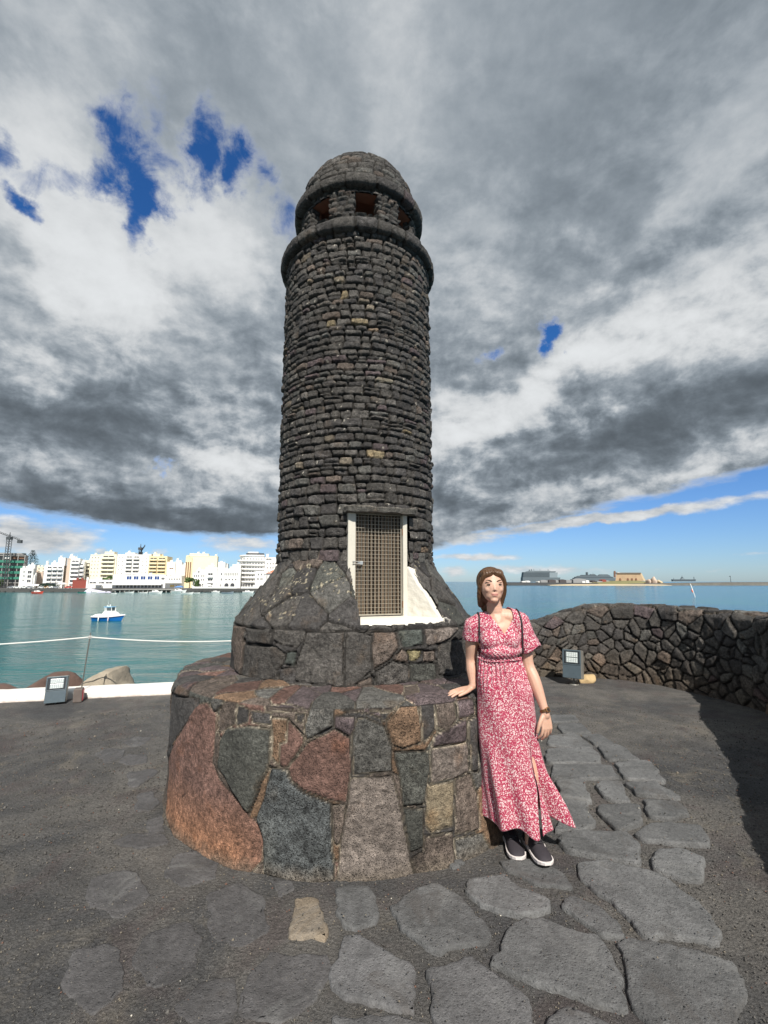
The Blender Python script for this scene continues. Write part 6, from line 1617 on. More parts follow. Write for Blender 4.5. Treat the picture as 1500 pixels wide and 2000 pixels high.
ship('large multi-deck cruise ship, its colour dimmed to grey for haze and cloud shadow, moored behind the distant quay', 1019, 1090, Ys, 1136, tiers, [g1, g2, g3], [(1033, 1035, 1112.5, 1115.5, 1, 'funnel'), (1037, 1039, 1112, 1115.5, 1, 'funnel'), (1042, 1043.5, 1111.5, 1115.5, 2, 'mast'), (1054, 1055, 1112, 1115, 2, 'mast'), (1070, 1071, 1112, 1115.5, 1, 'mast')])
tiers = [(1120, 1202, 1129, 1136.5, 0, -3, 0, 'hull', 16), (1122, 1196, 1126.5, 1129, 2, 2, 1, 'deck', 15), (1126, 1192, 1124.5, 1126.5, 4, 4, 0, 'deck', 14), (1134, 1164, 1122.8, 1124.5, 2, 2, 1, 'upper_deck', 12), (1168, 1190, 1121.8, 1124.5, 4, 6, 0, 'bridge', 14), (1152, 1162, 1121.4, 1123, 1, 1, 0, 'sun_deck', 8)]
ship('second, lower cruise ship with a dark funnel, moored between the large one and the fort', 1120, 1202, Ys * .98, 1136, tiers, [g1, g2, g3], [(1144, 1148.5, 1117.5, 1123, 1, 'funnel'), (1158, 1158.6, 1118.5, 1122, 2, 'mast')])
tiers = [(1313, 1357, 1131.6, 1135.4, -1, -1, 1, 'hull', 8), (1329, 1337, 1129.6, 1131.6, 1, 1, 2, 'deckhouse', 6), (1330.5, 1334, 1127.6, 1129.6, .5, .5, 1, 'bridge', 5)]
ship('small dark cargo ship lying on the horizon right of the fort', 1313, 1357, 3300, 1135, tiers, [g1, g2, g3], [(1331.7, 1332.3, 1124.5, 1127.6, 1, 'mast'), (1355, 1355.7, 1126.5, 1131.6, 1, 'mast'), (1315.5, 1316, 1129, 1131.6, 1, 'mast')], name='cargo_ship')
Yb = PORT * 1.03; x_, z_ = spot(1427.5, 1137, Yb); zt_ = spot(1427, 1124.5, Yb)[1]; o_ = empty('beacon_post', (x_, Yb, z_), 0, 'thin dark beacon post standing on the breakwater', 'post')
m = MB(); m.cyl((0, 0, -2), (0, 0, zt_ - z_), .45, .3, 6); m.build('pole', M_DK, o_); m = MB(); m.ball((-.6, 0, zt_ - z_ - 1), (1.2, 1.2, .8), 8); m.build('lantern', M_DK, o_)
# leaning beacon in the water
Yl = at_sea(1166); xb = spot(1357.5, 1166, Yl)[0]; xt, zt_ = spot(1348, 1140, Yl); o_ = empty('channel_marker', (xb, Yl, WATER_Z), 0, 'white and red channel marker pole leaning to the left in the water', 'marker')
q = Vector((xt - xb, 0, zt_ - WATER_Z)); m = MB(); m.cyl(q * -.15, q * .52, .17, .20, 8); m.build('lower_pole', M_WH, o_); m = MB(); m.cyl(q * .52, q, .26, .15, 8); m.build('upper_pole', M_WH, o_)
m = MB(); m.cyl(q * .36 + Vector((-.25, 0, 0)), q * .56 + Vector((-.35, 0, 0)), .30, .24, 8); m.build('red_band', plain('marker_red', (0.75, 0.16, 0.09), .6), o_)

# ================================================================== THE PERSON
PO = Vector((0.80, 2.90, 0.0))
person = empty('person', PO, 0, 'woman in a long red flowered dress, leaning with one hand on the tower platform', 'person')
def V(*a): return Vector(a)
def skin_mat():
    m_, q, b = new_mat('skin'); c = q.node('ShaderNodeTexCoord').outputs['Object']
    n = q.noise(c, 14, 5, 0.6); n2 = q.noise(c, 90, 3, 0.6)
    col = q.mix(n, (0.56, 0.33, 0.235), (0.68, 0.43, 0.32)); col = q.mix(q.ramp(n2, 0.4, 0.7, 0, 0.15), col, (0.5, 0.22, 0.15))
    q.set(b.inputs['Base Color'], col); b.inputs['Roughness'].default_value = 0.5
    b.inputs['Subsurface Weight'].default_value = 0.12; b.inputs['Subsurface Radius'].default_value = (0.01, 0.004, 0.002); b.inputs['Subsurface Scale'].default_value = 0.5
    bump(q, b, n2, 0.3, 0.002)
    return m_
M_SK = skin_mat()

class Blob:
    """overlapping balls that are fused into one skin"""
    def __init__(s): s.bm = bmesh.new()
    def ell(s, c, r, M=None, sub=3):
        r = r if isinstance(r, (tuple, list)) else (r, r, r)
        mt = Matrix.Translation(c) @ (M.to_4x4() if M else Matrix()) @ Matrix.Diagonal((*r, 1))
        bmesh.ops.create_icosphere(s.bm, subdivisions=sub, radius=1, matrix=mt)
    def chain(s, pts, rad, flat=None, step=0.35, sub=2):
        """flat: (axis vector, factor) squashes the balls along an axis"""
        P = [Vector(p) for p in pts]
        # smooth catmull-rom through the joints
        for i in range(len(P) - 1):
            p0, p1, p2, p3 = P[max(i - 1, 0)], P[i], P[i + 1], P[min(i + 2, len(P) - 1)]
            L = (p2 - p1).length; n = max(2, int(L / (min(rad[i], rad[i + 1]) * step)))
            for k in range(n + (i == len(P) - 2)):
                t = k / n
                q = 0.5 * ((2 * p1) + (p2 - p0) * t + (2 * p0 - 5 * p1 + 4 * p2 - p3) * t * t + (3 * p1 - p0 - 3 * p2 + p3) * t ** 3)
                tt = t * t * (3 - 2 * t); r = rad[i] * (1 - tt) + rad[i + 1] * tt
                M = None
                if flat:
                    a = Vector(flat[0]).normalized(); M = Matrix.Identity(3)
                    for x in range(3):
                        for y in range(3): M[x][y] += (flat[1] - 1) * a[x] * a[y]
                s.ell(q, r, M, sub)
    def fuse(s, vox, iters=4, fac=0.5):
        me = bpy.data.meshes.new('tmp'); s.bm.to_mesh(me); s.bm.free()
        o = bpy.data.objects.new('tmp', me); COL.objects.link(o)
        m1 = o.modifiers.new('r', 'REMESH'); m1.mode = 'VOXEL'; m1.voxel_size = vox; m1.adaptivity = 0
        m2 = o.modifiers.new('s', 'SMOOTH'); m2.factor = fac; m2.iterations = iters
        dg = bpy.context.evaluated_depsgraph_get(); dg.update()
        me2 = bpy.data.meshes.new_from_object(o.evaluated_get(dg)); bpy.data.objects.remove(o); bpy.data.meshes.remove(me)
        smooth(me2); return me2
def finish(name, me, mats, parent=person):
    for v in me.vertices: v.co -= PO
    me.name = name
    return link(name, me, parent, mats)

# joints (world)
HC = V(0.665, 2.885, 1.525)                        # head centre
NK = V(0.690, 2.925, 1.385)
SR, ER, WR = V(0.838, 2.925, 1.305), V(0.882, 2.93, 1.050), V(0.945, 2.85, 0.800)
SL, EL, WL = V(0.552, 2.945, 1.272), V(0.548, 3.000, 1.075), V(0.548, 2.968, 0.925)
body = Blob()
# head: skull, face, jaw
hx = V(1, 0, 0)
body.ell(HC + V(0, 0.018, 0.022), (0.075, 0.088, 0.086)); body.ell(HC + V(0, -0.018, -0.010), (0.068, 0.066, 0.086)); body.ell(HC + V(0, -0.026, -0.054), (0.053, 0.052, 0.044)); body.ell(HC + V(0, -0.055, -0.084), (0.025, 0.022, 0.017))
for s_ in (-1, 1):
    body.ell(HC + V(s_ * 0.034, -0.056, -0.022), (0.022, 0.019, 0.020))      # cheeks
    body.ell(HC + V(s_ * 0.028, -0.067, 0.026), (0.024, 0.010, 0.009))       # brows
    body.ell(HC + V(s_ * 0.072, 0.010, -0.004), (0.008, 0.016, 0.028)); body.ell(HC + V(s_ * 0.070, 0.002, -0.026), (0.006, 0.009, 0.010))   # ears
    body.ell(HC + V(s_ * 0.0080, -0.080, -0.0255), (0.0060, 0.008, 0.0052), sub=2)
body.chain([HC + V(0, -0.072, 0.018), HC + V(0, -0.079, 0.000), HC + V(0, -0.087, -0.021)], [0.0060, 0.0062, 0.0080])
body.ell(HC + V(0, -0.0745, -0.0465), (0.021, 0.009, 0.0055)); body.ell(HC + V(0, -0.073, -0.0570), (0.018, 0.010, 0.0065)); body.ell(HC + V(0, -0.070, -0.052), (0.023, 0.010, 0.010))
body.chain([HC + V(0.003, 0.022, -0.05), V(0.680, 2.922, 1.42), V(0.693, 2.935, 1.355), V(0.696, 2.94, 1.30)], [0.052, 0.047, 0.052, 0.075])
# trunk
body.ell(V(0.700, 2.94, 1.255), (0.128, 0.085, 0.085)); body.ell(V(0.702, 2.93, 1.19), (0.122, 0.088, 0.10)); body.ell(V(0.708, 2.93, 1.09), (0.108, 0.078, 0.12)); body.ell(V(0.722, 2.935, 0.97), (0.132, 0.092, 0.11)); body.ell(V(0.738, 2.935, 0.88), (0.150, 0.100, 0.10))
for s_ in (-1, 1): body.ell(V(0.700 + s_ * 0.058, 2.872, 1.205), (0.052, 0.045, 0.052))
body.chain([V(0.70, 2.935, 1.335), V(0.77, 2.935, 1.335), SR], [0.050, 0.048, 0.048]); body.chain([V(0.69, 2.94, 1.325), V(0.62, 2.945, 1.310), SL], [0.050, 0.047, 0.048])
# arms
body.chain([SR, SR.lerp(ER, .5) + V(0.006, 0, 0), ER, ER.lerp(WR, .35) + V(0.003, -.003, 0), WR, WR + V(.001, -.005, -.028)], [0.049, 0.043, 0.036, 0.037, 0.0235, 0.0195], step=.2)
body.chain([SL, SL.lerp(EL, .5), EL, EL.lerp(WL, .4) + V(-.002, .002, 0), WL, WL + V(-.018, 0, -.022)], [0.047, 0.041, 0.035, 0.034, 0.0235, 0.020], step=.2)
# right hanging hand: palm and five fingers lightly curled
def hand(w, down, side, back, curl, spread, lens, flat_ax, rel=0.4):
    """w wrist, down = towards the fingertips, side = towards the thumb, back = out of the back of the hand"""
    pal = w + down * 0.050
    for k, o in enumerate((-0.027, -0.009, 0.009, 0.026)):
        body.chain([w + down * .01 + side * o * .55, w + down * 0.045 + side * o * .85, w + down * 0.083 + side * o], [0.016, 0.0145, 0.0118], (back, 0.80))
    for k, o in enumerate((0.028, 0.0095, -0.009, -0.027)):
        p = w + down * (0.084 - 0.004 * abs(k - 1)) + side * o * 1.0; L = lens[k]; d = (down + side * spread * (o / 0.028)).normalized(); ang = 0.0
        pts = [p]; rr = [0.0098]
        for j, f in enumerate((.44, .31, .25)):
            ang += curl[j]; dd = (d * math.cos(ang) - back * math.sin(ang)); p = p + dd * L * f; pts.append(p); rr.append((0.0086, 0.0078, 0.0066)[j] * (0.88 if k == 3 else 1))
        body.chain(pts, rr, step=.5)
    t0 = w + down * 0.022 + side * 0.024; d = (down * .80 + side * .60).normalized()
    t1 = t0 + d * 0.036; t2 = t1 + (down * .93 + side * .30 - back * rel * .6).normalized() * 0.031; t3 = t2 + (down * .97 + side * .12 - back * rel).normalized() * 0.024
    body.chain([t0, t1, t2, t3], [0.0145, 0.0118, 0.0098, 0.0080])
    return pal
dR = V(0.03, -0.13, -0.99).normalized(); sR = V(-0.93, -0.36, 0.02); sR = (sR - dR * sR.dot(dR)).normalized(); bR = dR.cross(sR).normalized()
if bR.y > 0: bR = -bR
hand(WR + dR * .012, dR, sR, bR, (0.30, 0.42, 0.30), 0.16, (0.072, 0.080, 0.074, 0.058), bR)
dL = V(-0.95, -0.22, -0.16).normalized(); bL = V(-0.12, -0.10, 1); bL = (bL - dL * bL.dot(dL)).normalized(); sL = V(0.25, -0.97, 0); sL = (sL - dL * sL.dot(dL) - bL * sL.dot(bL)).normalized()
hand(WL + V(-.012, 0, -.022), dL, sL, bL, (0.05, 0.12, 0.08), 0.24, (0.070, 0.077, 0.070, 0.055), bL, 0.15)
# legs, as far as the shoes
KR, AR = V(0.858, 2.895, 0.47), V(0.846, 2.920, 0.10)
KL, AL = V(0.700, 2.945, 0.47), V(0.762, 3.020, 0.10)
body.chain([V(0.79, 2.935, 0.86), V(0.825, 2.93, 0.66), KR, V(0.866, 2.915, 0.33), AR, AR + V(0, 0, -.05)], [0.088, 0.070, 0.050, 0.050, 0.031, 0.03], step=.3)
body.chain([V(0.68, 2.94, 0.86), V(0.695, 2.95, 0.66), KL, V(0.73, 2.995, 0.33), AL, AL + V(0, 0, -.05)], [0.088, 0.070, 0.050, 0.050, 0.031, 0.03], step=.3)
bme = body.fuse(0.0032, 5, 0.5)
M_LP = plain('lips', (0.50, 0.22, 0.18), 0.45, 0.1, 40)
bo = finish('body', bme, [M_SK, M_LP])
for p in bme.polygons:
    c = p.center + PO - HC
    if c.y < -0.068 and abs(c.x) < 0.021 and -0.061 + 0.3 * abs(c.x) < c.z < -0.043 - 0.15 * abs(c.x): p.material_index = 1
# eyes
M_EW = plain('eye_white', (0.34, 0.30, 0.27), 0.35, .05); M_IR = plain('iris', (0.06, 0.035, 0.02), 0.15)
for s_ in (-1, 1):
    c = HC + V(s_ * 0.031, -0.0675, 0.005) - PO
    m = MB(); m.ball(c, (0.0125, 0.0100, 0.0048), 14); e = m.build('eye', M_EW, person)
    m = MB(); m.ball(c + V(0, -0.0075, -0.0005), (0.0062, 0.0042, 0.0050), 12); m.build('iris', M_IR, e)
    m = MB(); m.tube([c + V(t * 0.0165, -0.0085 + 0.004 * t * t, 0.0060 - 0.0060 * t * t) for t in np.linspace(-1, 1, 9)], [0.001, .0018, .0022, .0024, .0024, .0024, .0022, .0018, .001], 6); m.build('eyelashes', M_IR, e)
    m = MB(); m.tube([HC - PO + V(s_ * (0.014 + 0.036 * t), -0.0800 + 0.013 * t * t, 0.0270 + 0.007 * math.sin(t * 2.4)) for t in np.linspace(0, 1, 8)], [.0015, .0026, .003, .003, .0028, .0024, .0018, .001], 6)
    m.build('eyebrow', plain('brow_brown', (0.10, 0.055, 0.03), 0.8), person)

# hair: brown, drawn back into a low knot
def hair():
    b_ = Blob(); c = HC
    b_.ell(c + V(0, 0.032, 0.028), (0.086, 0.090, 0.090)); b_.ell(c + V(0, 0.045, -0.03), (0.080, 0.072, 0.090)); b_.ell(c + V(0, 0.075, -0.11), (0.062, 0.038, 0.070))
    for s_ in (-1, 1): b_.ell(c + V(s_ * 0.028, -0.022, 0.072), (0.044, 0.046, 0.032))
    for s_ in (-1, 1):
        b_.chain([c + V(s_ * 0.010, -0.058, 0.082), c + V(s_ * 0.044, -0.050, 0.068), c + V(s_ * 0.069, -0.030, 0.030), c + V(s_ * 0.076, -0.008, -0.015), c + V(s_ * 0.072, 0.018, -0.065), c + V(s_ * 0.060, 0.050, -0.115)], [0.012, 0.016, 0.015, 0.015, 0.017, 0.020])
    me = b_.fuse(0.0035, 3)
    for v in me.vertices:
        p = v.co - HC; a = math.atan2(p.x, -p.y + 0.02) * 9 + p.z * 20
        v.co += (p.normalized() * 0.0016 * math.sin(a * 3.1 + 6 * mnoise.noise(p * 20)))
    m_, q, b = new_mat('brown_hair'); t = q.node('ShaderNodeTexCoord').outputs['Object']
    st = q.noise(q.v('MULTIPLY', t, (1, .25, .6)), 160, 4, 0.6)
    q.set(b.inputs['Base Color'], q.mix(st, (0.045, 0.022, 0.010), (0.16, 0.085, 0.042))); b.inputs['Roughness'].default_value = 0.42; bump(q, b, st, 0.5, 0.003)
    finish('hair', me, [m_])
hair()

# fabric: small white blossoms on red
def dress_mat():
    m_, q, b = new_mat('floral_fabric'); c = q.node('ShaderNodeTexCoord').outputs['Object']
    cw = q.v('ADD', c, q.v('SCALE', q.v('SUBTRACT', q.noise(c, 60, 3, .6, color=True), (.5, .5, .5)), s=0.012))
    # petals: several blobs round each centre
    f1 = q.ramp(q.vor(cw, 92, rand=.85), 0.42, 0.34); f2 = q.ramp(q.vor(q.v('ADD', cw, (3.1, 1.7, .4)), 185, rand=1.0), 0.38, 0.30)
    hol = q.ramp(q.vor(cw, 92, rand=.85), 0.08, 0.13)
    wv = q.ramp(q.noise(c, 230, 3, .6), 0.36, 0.50)
    wh = q.m('MULTIPLY', q.m('MAXIMUM', q.m('MULTIPLY', f1, hol), q.m('MULTIPLY', f2, 0.85)), wv)
    red = q.mix(q.noise(c, 12, 3, .5), (0.33, 0.020, 0.062), (0.42, 0.034, 0.090))
    col = q.mix(q.m('MULTIPLY', wh, 0.95), red, (0.78, 0.68, 0.67))
    q.set(b.inputs['Base Color'], col); b.inputs['Roughness'].default_value = 0.75; b.inputs['Specular IOR Level'].default_value = 0.25
    b.inputs['Sheen Weight'].default_value = 0.15
    h = q.m('ADD', q.noise(q.v('MULTIPLY', c, (1, 1, .3)), 26, 4, .6), q.m('MULTIPLY', q.noise(c, 400, 2), .15)); bump(q, b, h, 0.35, 0.006)
    return m_
M_DR = dress_mat()

def cut(me, pred):
    """drop faces whose centre is rejected (world coordinates)"""
    bm = bmesh.new(); bm.from_mesh(me)
    bmesh.ops.delete(bm, geom=[f for f in bm.faces if pred(f.calc_center_median())], context='FACES')
    bmesh.ops.delete(bm, geom=[v for v in bm.verts if not v.link_faces], context='VERTS')
    # keep the largest piece
    for _ in range(3):
        for v in bm.verts:
            if v.is_boundary and len([e for e in v.link_edges if e.is_boundary]) == 2:
                n = [e.other_vert(v).co for e in v.link_edges if e.is_boundary]; v.co = v.co.lerp((n[0] + n[1]) / 2, .5)
    bm.to_mesh(me); bm.free(); return me
def bodice():
    b_ = Blob()
    b_.ell(V(0.700, 2.94, 1.255), (0.138, 0.097, 0.093)); b_.ell(V(0.702, 2.93, 1.19), (0.134, 0.102, 0.095)); b_.ell(V(0.708, 2.93, 1.105), (0.128, 0.095, 0.075)); b_.ell(V(0.708, 2.925, 1.14), (0.140, 0.108, 0.060))
    for s_ in (-1, 1): b_.ell(V(0.700 + s_ * 0.058, 2.868, 1.200), (0.062, 0.054, 0.060))
    b_.ell(V(0.705, 2.880, 1.135), (0.115, 0.070, 0.050))
    b_.chain([V(0.70, 2.935, 1.330), V(0.77, 2.935, 1.335), SR + V(0, 0, .004)], [0.062, 0.060, 0.058]); b_.chain([V(0.69, 2.94, 1.320), V(0.62, 2.945, 1.308), SL + V(0, 0, .004)], [0.062, 0.059, 0.057])
    # sleeves
    b_.chain([SR, SR.lerp(ER, .35) + V(.012, -.004, 0), SR.lerp(ER, .64) + V(.028, -.006, 0), SR.lerp(ER, .95) + V(.036, -.006, 0)], [0.062, 0.066, 0.074, 0.074])
    b_.chain([SL, SL.lerp(EL, .30) + V(-.004, 0, 0), SL.lerp(EL, .55) + V(-.002, 0, 0)], [0.057, 0.060, 0.060])
    me = b_.fuse(0.0045, 4)
    for v in me.vertices:                                   # gathers towards the waist, wrap folds
        p = v.co
        w = max(0, min(1, (1.20 - p.z) / 0.10)) * max(0, 1 - abs(p.x - 0.70) / .2)
        p.y -= 0.004 * w * math.sin((p.x + (p.z - 1.1) * 1.1) * 260)
        sl = max(0, min(1, (abs(p.x - 0.70) - 0.135) / .04))
        n = math.sin(math.atan2(p.y - 2.925, p.x - (0.88 if p.x > .7 else .54)) * 5 + 1) * 0.003 * sl
        p.x += n; p.z += 0.4 * n
    axR = (ER - SR).normalized(); axL = (EL - SL).normalized()
    def pred(c):
        if c.z < 1.078: 
            if 0.575 < c.x < 0.835: return True
        # neck opening: V in front, scoop behind
        dxn = c.x - 0.722
        if c.y < 2.93:
            if c.z > 1.238 + abs(dxn - 0.0) * (1.55 if dxn < 0 else 1.25) and abs(c.x - 0.70) < 0.088: return True
        elif c.z > 1.345 and abs(c.x - 0.695) < 0.075: return True
        if c.x > 0.80 and (c - SR).dot(axR) > 0.168 + 0.018 * math.sin(math.atan2(c.y - 2.92, c.x - .89) * 2): return True
        if c.x < 0.60 and (c - SL).dot(axL) > 0.075 and c.x < 0.585: return True
        return False
    me = cut(me, pred)
    o = finish('dress_top', me, [M_DR]); md = o.modifiers.new('t', 'SOLIDIFY'); md.thickness = 0.003; md.offset = -1
    # neckline edge bands
    m = MB()
    m.tube([V(0.722 + t, 2.93 - math.sqrt(max(0, 1 - (t / .14) ** 2)) * 0.088, 1.236 + abs(t) * (1.55 if t < 0 else 1.25)) - PO for t in np.linspace(-.055, .068, 16)], 0.0032, 6)
    return o
BOD = bodice()

def skirt():
    # rows: z at Y=2.93, centre x, half width, half depth
    K = [(1.098, 0.708, 0.128, 0.094), (1.075, 0.708, 0.126, 0.092), (1.04, 0.711, 0.135, 0.100), (0.98, 0.722, 0.155, 0.112), (0.90, 0.738, 0.172, 0.122), (0.78, 0.742, 0.173, 0.126), (0.62, 0.742, 0.172, 0.130), (0.45, 0.762, 0.182, 0.138), (0.30, 0.800, 0.205, 0.148), (0.12, 0.835, 0.228, 0.158), (0.0, 0.850, 0.238, 0.162)]
    K = np.array(K)[::-1]; nz, nt = 150, 300
    th0 = math.radians(8)                               # slit: angle from the front (0 = towards the viewer), positive to the right
    rows = []
    gap_top = 0.665
    for j in range(nz + 1):
        row = []
        for i in range(nt + 1):
            a = i / nt * 2 * math.pi                     # starts and ends at the slit
            fr = j / nz
            z_ = 1.098 - 0.94 * fr
            xs = 0.862; thz = math.asin(max(-1, min(1, (xs - np.interp(z_, K[:, 0], K[:, 1])) / np.interp(z_, K[:, 0], K[:, 2])))) * max(0, min(1, (0.95 - z_) / .2))
            th = thz + a
            # hem height around the skirt
            al = (th + math.pi) % (2 * math.pi) - math.pi
            hem = 0.186 + 0.012 * math.sin(al * 3 + 1)
            hem += -0.055 * math.exp(-((al - 0.10) / .24) ** 2) * (1 if al <= th0 + 1e-6 else 0) + 0.006 * math.sin(al * 9)
            if al > th0: hem = 0.190 + (0.045 * math.exp(-((al - 0.78) / .14) ** 2) if al < 1.4 else 0) - 0.02 * max(0, 1 - abs(al - 1.25) / .4) - 0.03 * max(0, 1 - (al - th0) / .3)
            z = 1.098 + (hem - 1.098) * fr
            cx_ = np.interp(z, K[:, 0], K[:, 1]); ra = np.interp(z, K[:, 0], K[:, 2]); rb = np.interp(z, K[:, 0], K[:, 3])
            low = max(0, (0.72 - z) / 0.55); low = low * low * (3 - 2 * min(low, 1)) if low < 1 else low
            # folds: fine gathers at the waist, broad flutes below
            f = 0.006 * math.sin(th * 34 + 2 * math.sin(z * 9)) * max(0, min(1, (z - 0.86) / .2))
            f += 0.024 * low * (math.sin(th * 7 + 0.6) + 0.6 * math.sin(th * 11 + 2.0 + z * 3)) * (1 - .45 * math.exp(-((al + .5) / .5) ** 2))
            f += 0.005 * math.sin(th * 5 + z * 13) * (1 - low)
            cre = -0.060 * low * math.exp(-((al - 0.78) / 0.13) ** 2) + 0.022 * low * math.exp(-((al - 0.50) / 0.16) ** 2) + 0.040 * low * math.exp(-((al - 1.22) / 0.3) ** 2)
            f += cre
            x = cx_ + (ra + f) * math.sin(th); y = 2.935 - (rb + f) * math.cos(th)
            # the slit opens downwards
            if z < gap_top:
                op = min(1, (gap_top - z) / 0.45) * 0.015
                wgt = math.exp(-(a / .35)); wgl = math.exp(-((2 * math.pi - a) / .35))
                x += op * wgt * 1.0 - op * 0.25 * wgl; y += 0.006 * min(1, (gap_top - z) / .3) * wgt
            elif i in (0, nt):
                pass
            # keep clear of the podium
            px_, py_ = x - CX, y - CY; r_ = math.hypot(px_, py_)
            if z < POD_H + .05 and r_ < R1 + 0.018: x = CX + px_ / r_ * (R1 + 0.018); y = CY + py_ / r_ * (R1 + 0.018)
            row.append((x - PO.x, y - PO.y, z))
        rows.append(row)
    vs = [p for r_ in rows for p in r_]; n1 = nt + 1
    fs = [(j * n1 + i, (j + 1) * n1 + i, (j + 1) * n1 + i + 1, j * n1 + i + 1) for j in range(nz) for i in range(nt)]
    me = bpy.data.meshes.new('skirt'); me.from_pydata(vs, [], fs); me.update(); smooth(me)
    o = link('skirt', me, person, [M_DR]); md = o.modifiers.new('t', 'SOLIDIFY'); md.thickness = 0.0025; md.offset = -1
    # gathered waist seam
    m = MB(); pts = []
    for i in range(73):
        a = i / 72 * 2 * math.pi; rr = 0.130
        pts.append((0.708 + rr * math.sin(a) - PO.x, 2.932 - (rr - .033) * math.cos(a) - PO.y, 1.083 + 0.004 * math.sin(a * 3)))
    m.tube(pts, 0.0034, 8); m.build('waistband', M_DR, person)
skirt()

# dark shoulder straps of a bag worn on the back
from mathutils.bvhtree import BVHTree
BVH = BVHTree.FromPolygons([v.co.copy() for v in BOD.data.vertices], [tuple(p.vertices) for p in BOD.data.polygons])
M_SP = plain('black_strap', (0.022, 0.020, 0.022), 0.6)
for sx, px_, nm in ((1, 0.838, 0), (-1, 0.574, 1)):
    m = MB(); pts = [(px_ - .004 * sx, 2.90, 1.12), (px_, 2.87, 1.16), (px_, 2.855, 1.21), (px_ - .002 * sx, 2.862, 1.28), (px_ - .010 * sx, 2.888, 1.340), (px_ - .014 * sx, 2.93, 1.366 if sx > 0 else 1.358), (px_ - .014 * sx, 2.975, 1.350), (px_ - .01 * sx, 3.045, 1.29), (px_ - .01 * sx, 3.07, 1.15)]
    P_ = []
    for i in range(len(pts) - 1):
        for k in range(6): P_.append(Vector(pts[i]).lerp(Vector(pts[i + 1]), k / 6) - PO)
    W_ = []
    for p in P_:
        c_ = Vector((px_ - .02 * sx, 2.945, min(p.z, 1.29))) - V(PO.x, PO.y, 0); dr = (p - c_).normalized()
        hit = BVH.ray_cast(c_ + dr * 0.5, -dr)
        if hit[0] is not None: W_.append(hit[0] + dr * 0.0035)
    m.tube(W_, 0.0050, 8); m.build('strap', M_SP, person)

# wrist watch with a bronze strap
def watch():
    ax = (WR - ER).normalized(); c = WR + ax * -0.002 - PO; a = ax.orthogonal().normalized(); b_ = ax.cross(a)
    bz = plain('bronze', (0.22, 0.115, 0.05), 0.35, .15, 40, .7)
    m = MB(); rings = []
    for t in np.linspace(0, 2 * math.pi, 30):
        d = a * math.cos(t) + b_ * math.sin(t); r_ = 0.0270
        rings.append([c + d * r_ + ax * k for k in (-.0075, .0075)] + [c + d * (r_ + .0028) + ax * k for k in (.0075, -.0075)])
    m.loft(rings, caps=False, sm=False); w_ = m.build('watch', bz, person)
    d = V(0.35, -1, 0.1); d = (d - ax * d.dot(ax)).normalized(); s_ = ax.cross(d); M = Matrix((s_, -d, ax)).transposed().to_4x4()
    m = MB(); m.bevbox(c + d * 0.031, (0.026, 0.009, 0.028), 0.004, 0, M); m.build('watch_case', bz, w_)
    m = MB(); m.bevbox(c + d * 0.0362, (0.014, 0.002, 0.015), 0.0008, 0, M); m.build('watch_face', plain('watch_screen', (0.03, 0.022, 0.02), .2), w_)
watch()

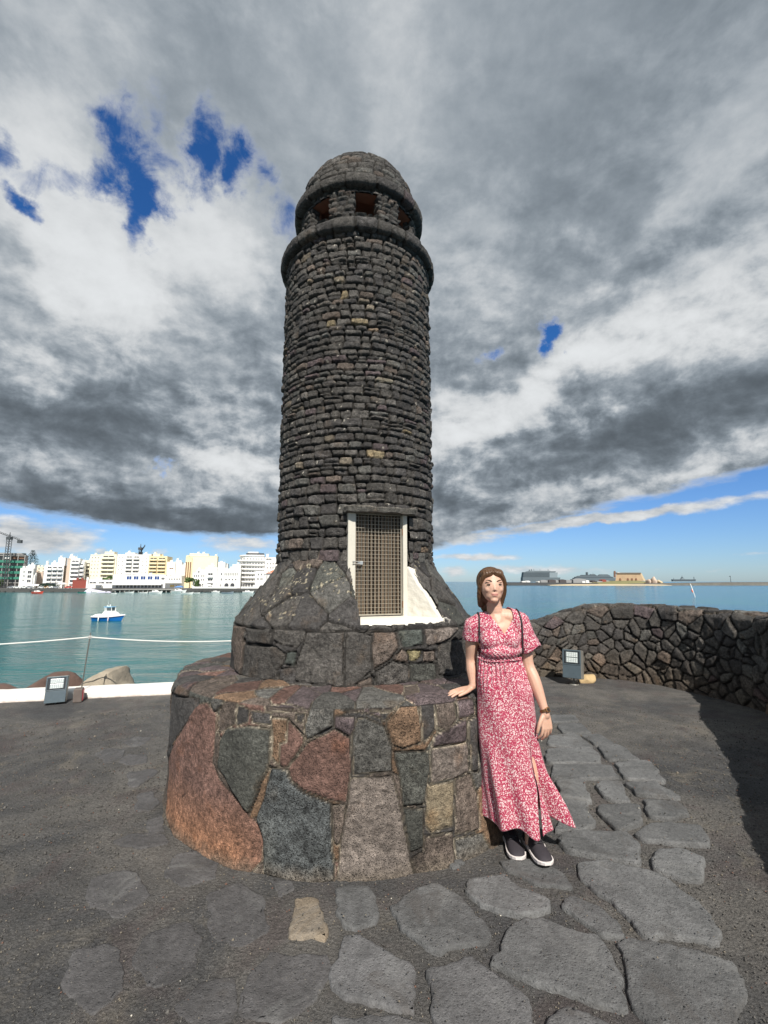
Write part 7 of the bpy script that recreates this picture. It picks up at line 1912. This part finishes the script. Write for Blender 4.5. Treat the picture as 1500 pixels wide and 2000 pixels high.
# shoes
def shoe(heel, yaw, name='shoe'):
    up = plain('shoe_mesh', (0.034, 0.029, 0.036), 0.75, .3, 60, bmp=0.002, bscale=300); dk = plain('shoe_dark', (0.020, 0.018, 0.022), 0.5, .2, 40); so = plain('shoe_sole', (0.74, 0.68, 0.66), 0.6, .08, 30)
    T = Matrix.Translation(heel - PO) @ Matrix.Rotation(yaw, 4, 'Z')        # toe towards -Y
    L = 0.262
    # t, half width, top of the upper
    prof = [(0.0, .020, .055), (0.03, .029, .078), (0.12, .033, .090), (0.26, .033, .098), (0.36, .035, .092), (0.48, .040, .078), (0.62, .046, .062), (0.76, .047, .052), (0.88, .041, .044), (0.96, .028, .034), (1.0, .012, .022)]
    cx = lambda t: 0.008 * math.sin(t * 2.6)
    m = MB(); rings = []
    for t, w_, tp in prof:
        y = -t * L; r_ = []
        for k in range(13):
            a = math.pi * k / 12; r_.append(T @ V(cx(t) - math.cos(a) * w_ * (1 if 2 < k < 10 else 1), y, 0.018 + (tp - 0.018) * math.sin(a) ** .75))
        rings.append(r_)
    m.loft(rings, closed=True, caps=True); o = m.build(name, [up], person)
    m = MB(); rings = []
    for t, w_, tp in prof:
        y = -t * L - (0.004 if t == 1 else 0) + (0.004 if t == 0 else 0); w2 = w_ + 0.0045; sp = 0.012 * max(0, (t - .75) / .25) ** 2
        rings.append([T @ V(cx(t) - w2, y, 0.002 + sp), T @ V(cx(t) - w2 - .002, y, 0.020 + sp * .5), T @ V(cx(t) - w2 + .006, y, 0.023 + sp * .5), T @ V(cx(t) + w2 - .006, y, 0.023 + sp * .5), T @ V(cx(t) + w2 + .002, y, 0.020 + sp * .5), T @ V(cx(t) + w2, y, 0.002 + sp)])
    m.loft(rings, sm=False); m.build('sole', so, o)
    m = MB()                                             # opening collar and tongue
    m.tube([T @ V(.030 * math.cos(a), -.055 - .042 * math.sin(a), .094 + .004 * math.cos(a * 2)) for a in np.linspace(0, 2 * math.pi, 24)], .007, 8)
    m.loft([[T @ V(-.018, -.085, .098), T @ V(.018, -.085, .098), T @ V(.018, -.080, .118), T @ V(-.018, -.080, .118)], [T @ V(-.019, -.15, .073), T @ V(.019, -.15, .073), T @ V(.016, -.15, .079), T @ V(-.016, -.15, .079)]], sm=False)
    m.build('tongue', dk, o)
    m = MB()
    for k in range(5):
        y = -.098 - k * .0150; z = .097 - k * .0068
        m.tube([T @ V(-.024, y, z - .006), T @ V(0, y - .003 * (-1) ** k, z + .006), T @ V(.024, y, z - .006)], .0026, 6)
    m.tube([T @ V(0, -.098, .103), T @ V(.018, -.108, .108), T @ V(.028, -.125, .088), T @ V(.034, -.15, .062)], .0022, 6); m.tube([T @ V(0, -.098, .103), T @ V(-.018, -.105, .108), T @ V(-.028, -.12, .092), T @ V(-.008, -.10, .104)], .0022, 6)
    m.build('laces', dk, o)
    m = MB(); m.loft([[T @ V(.034, -.15, .040), T @ V(.037, -.15, .060), T @ V(.035, -.162, .062), T @ V(.041, -.165, .040)], [T @ V(.038, -.15, .040), T @ V(.041, -.15, .060), T @ V(.039, -.162, .062), T @ V(.045, -.165, .040)]], sm=False); m.build('side_stripe', so, o)
    return o
shoe(V(0.843, 2.985, 0.033), R(7)); shoe(V(0.752, 3.075, 0.012), R(-2))
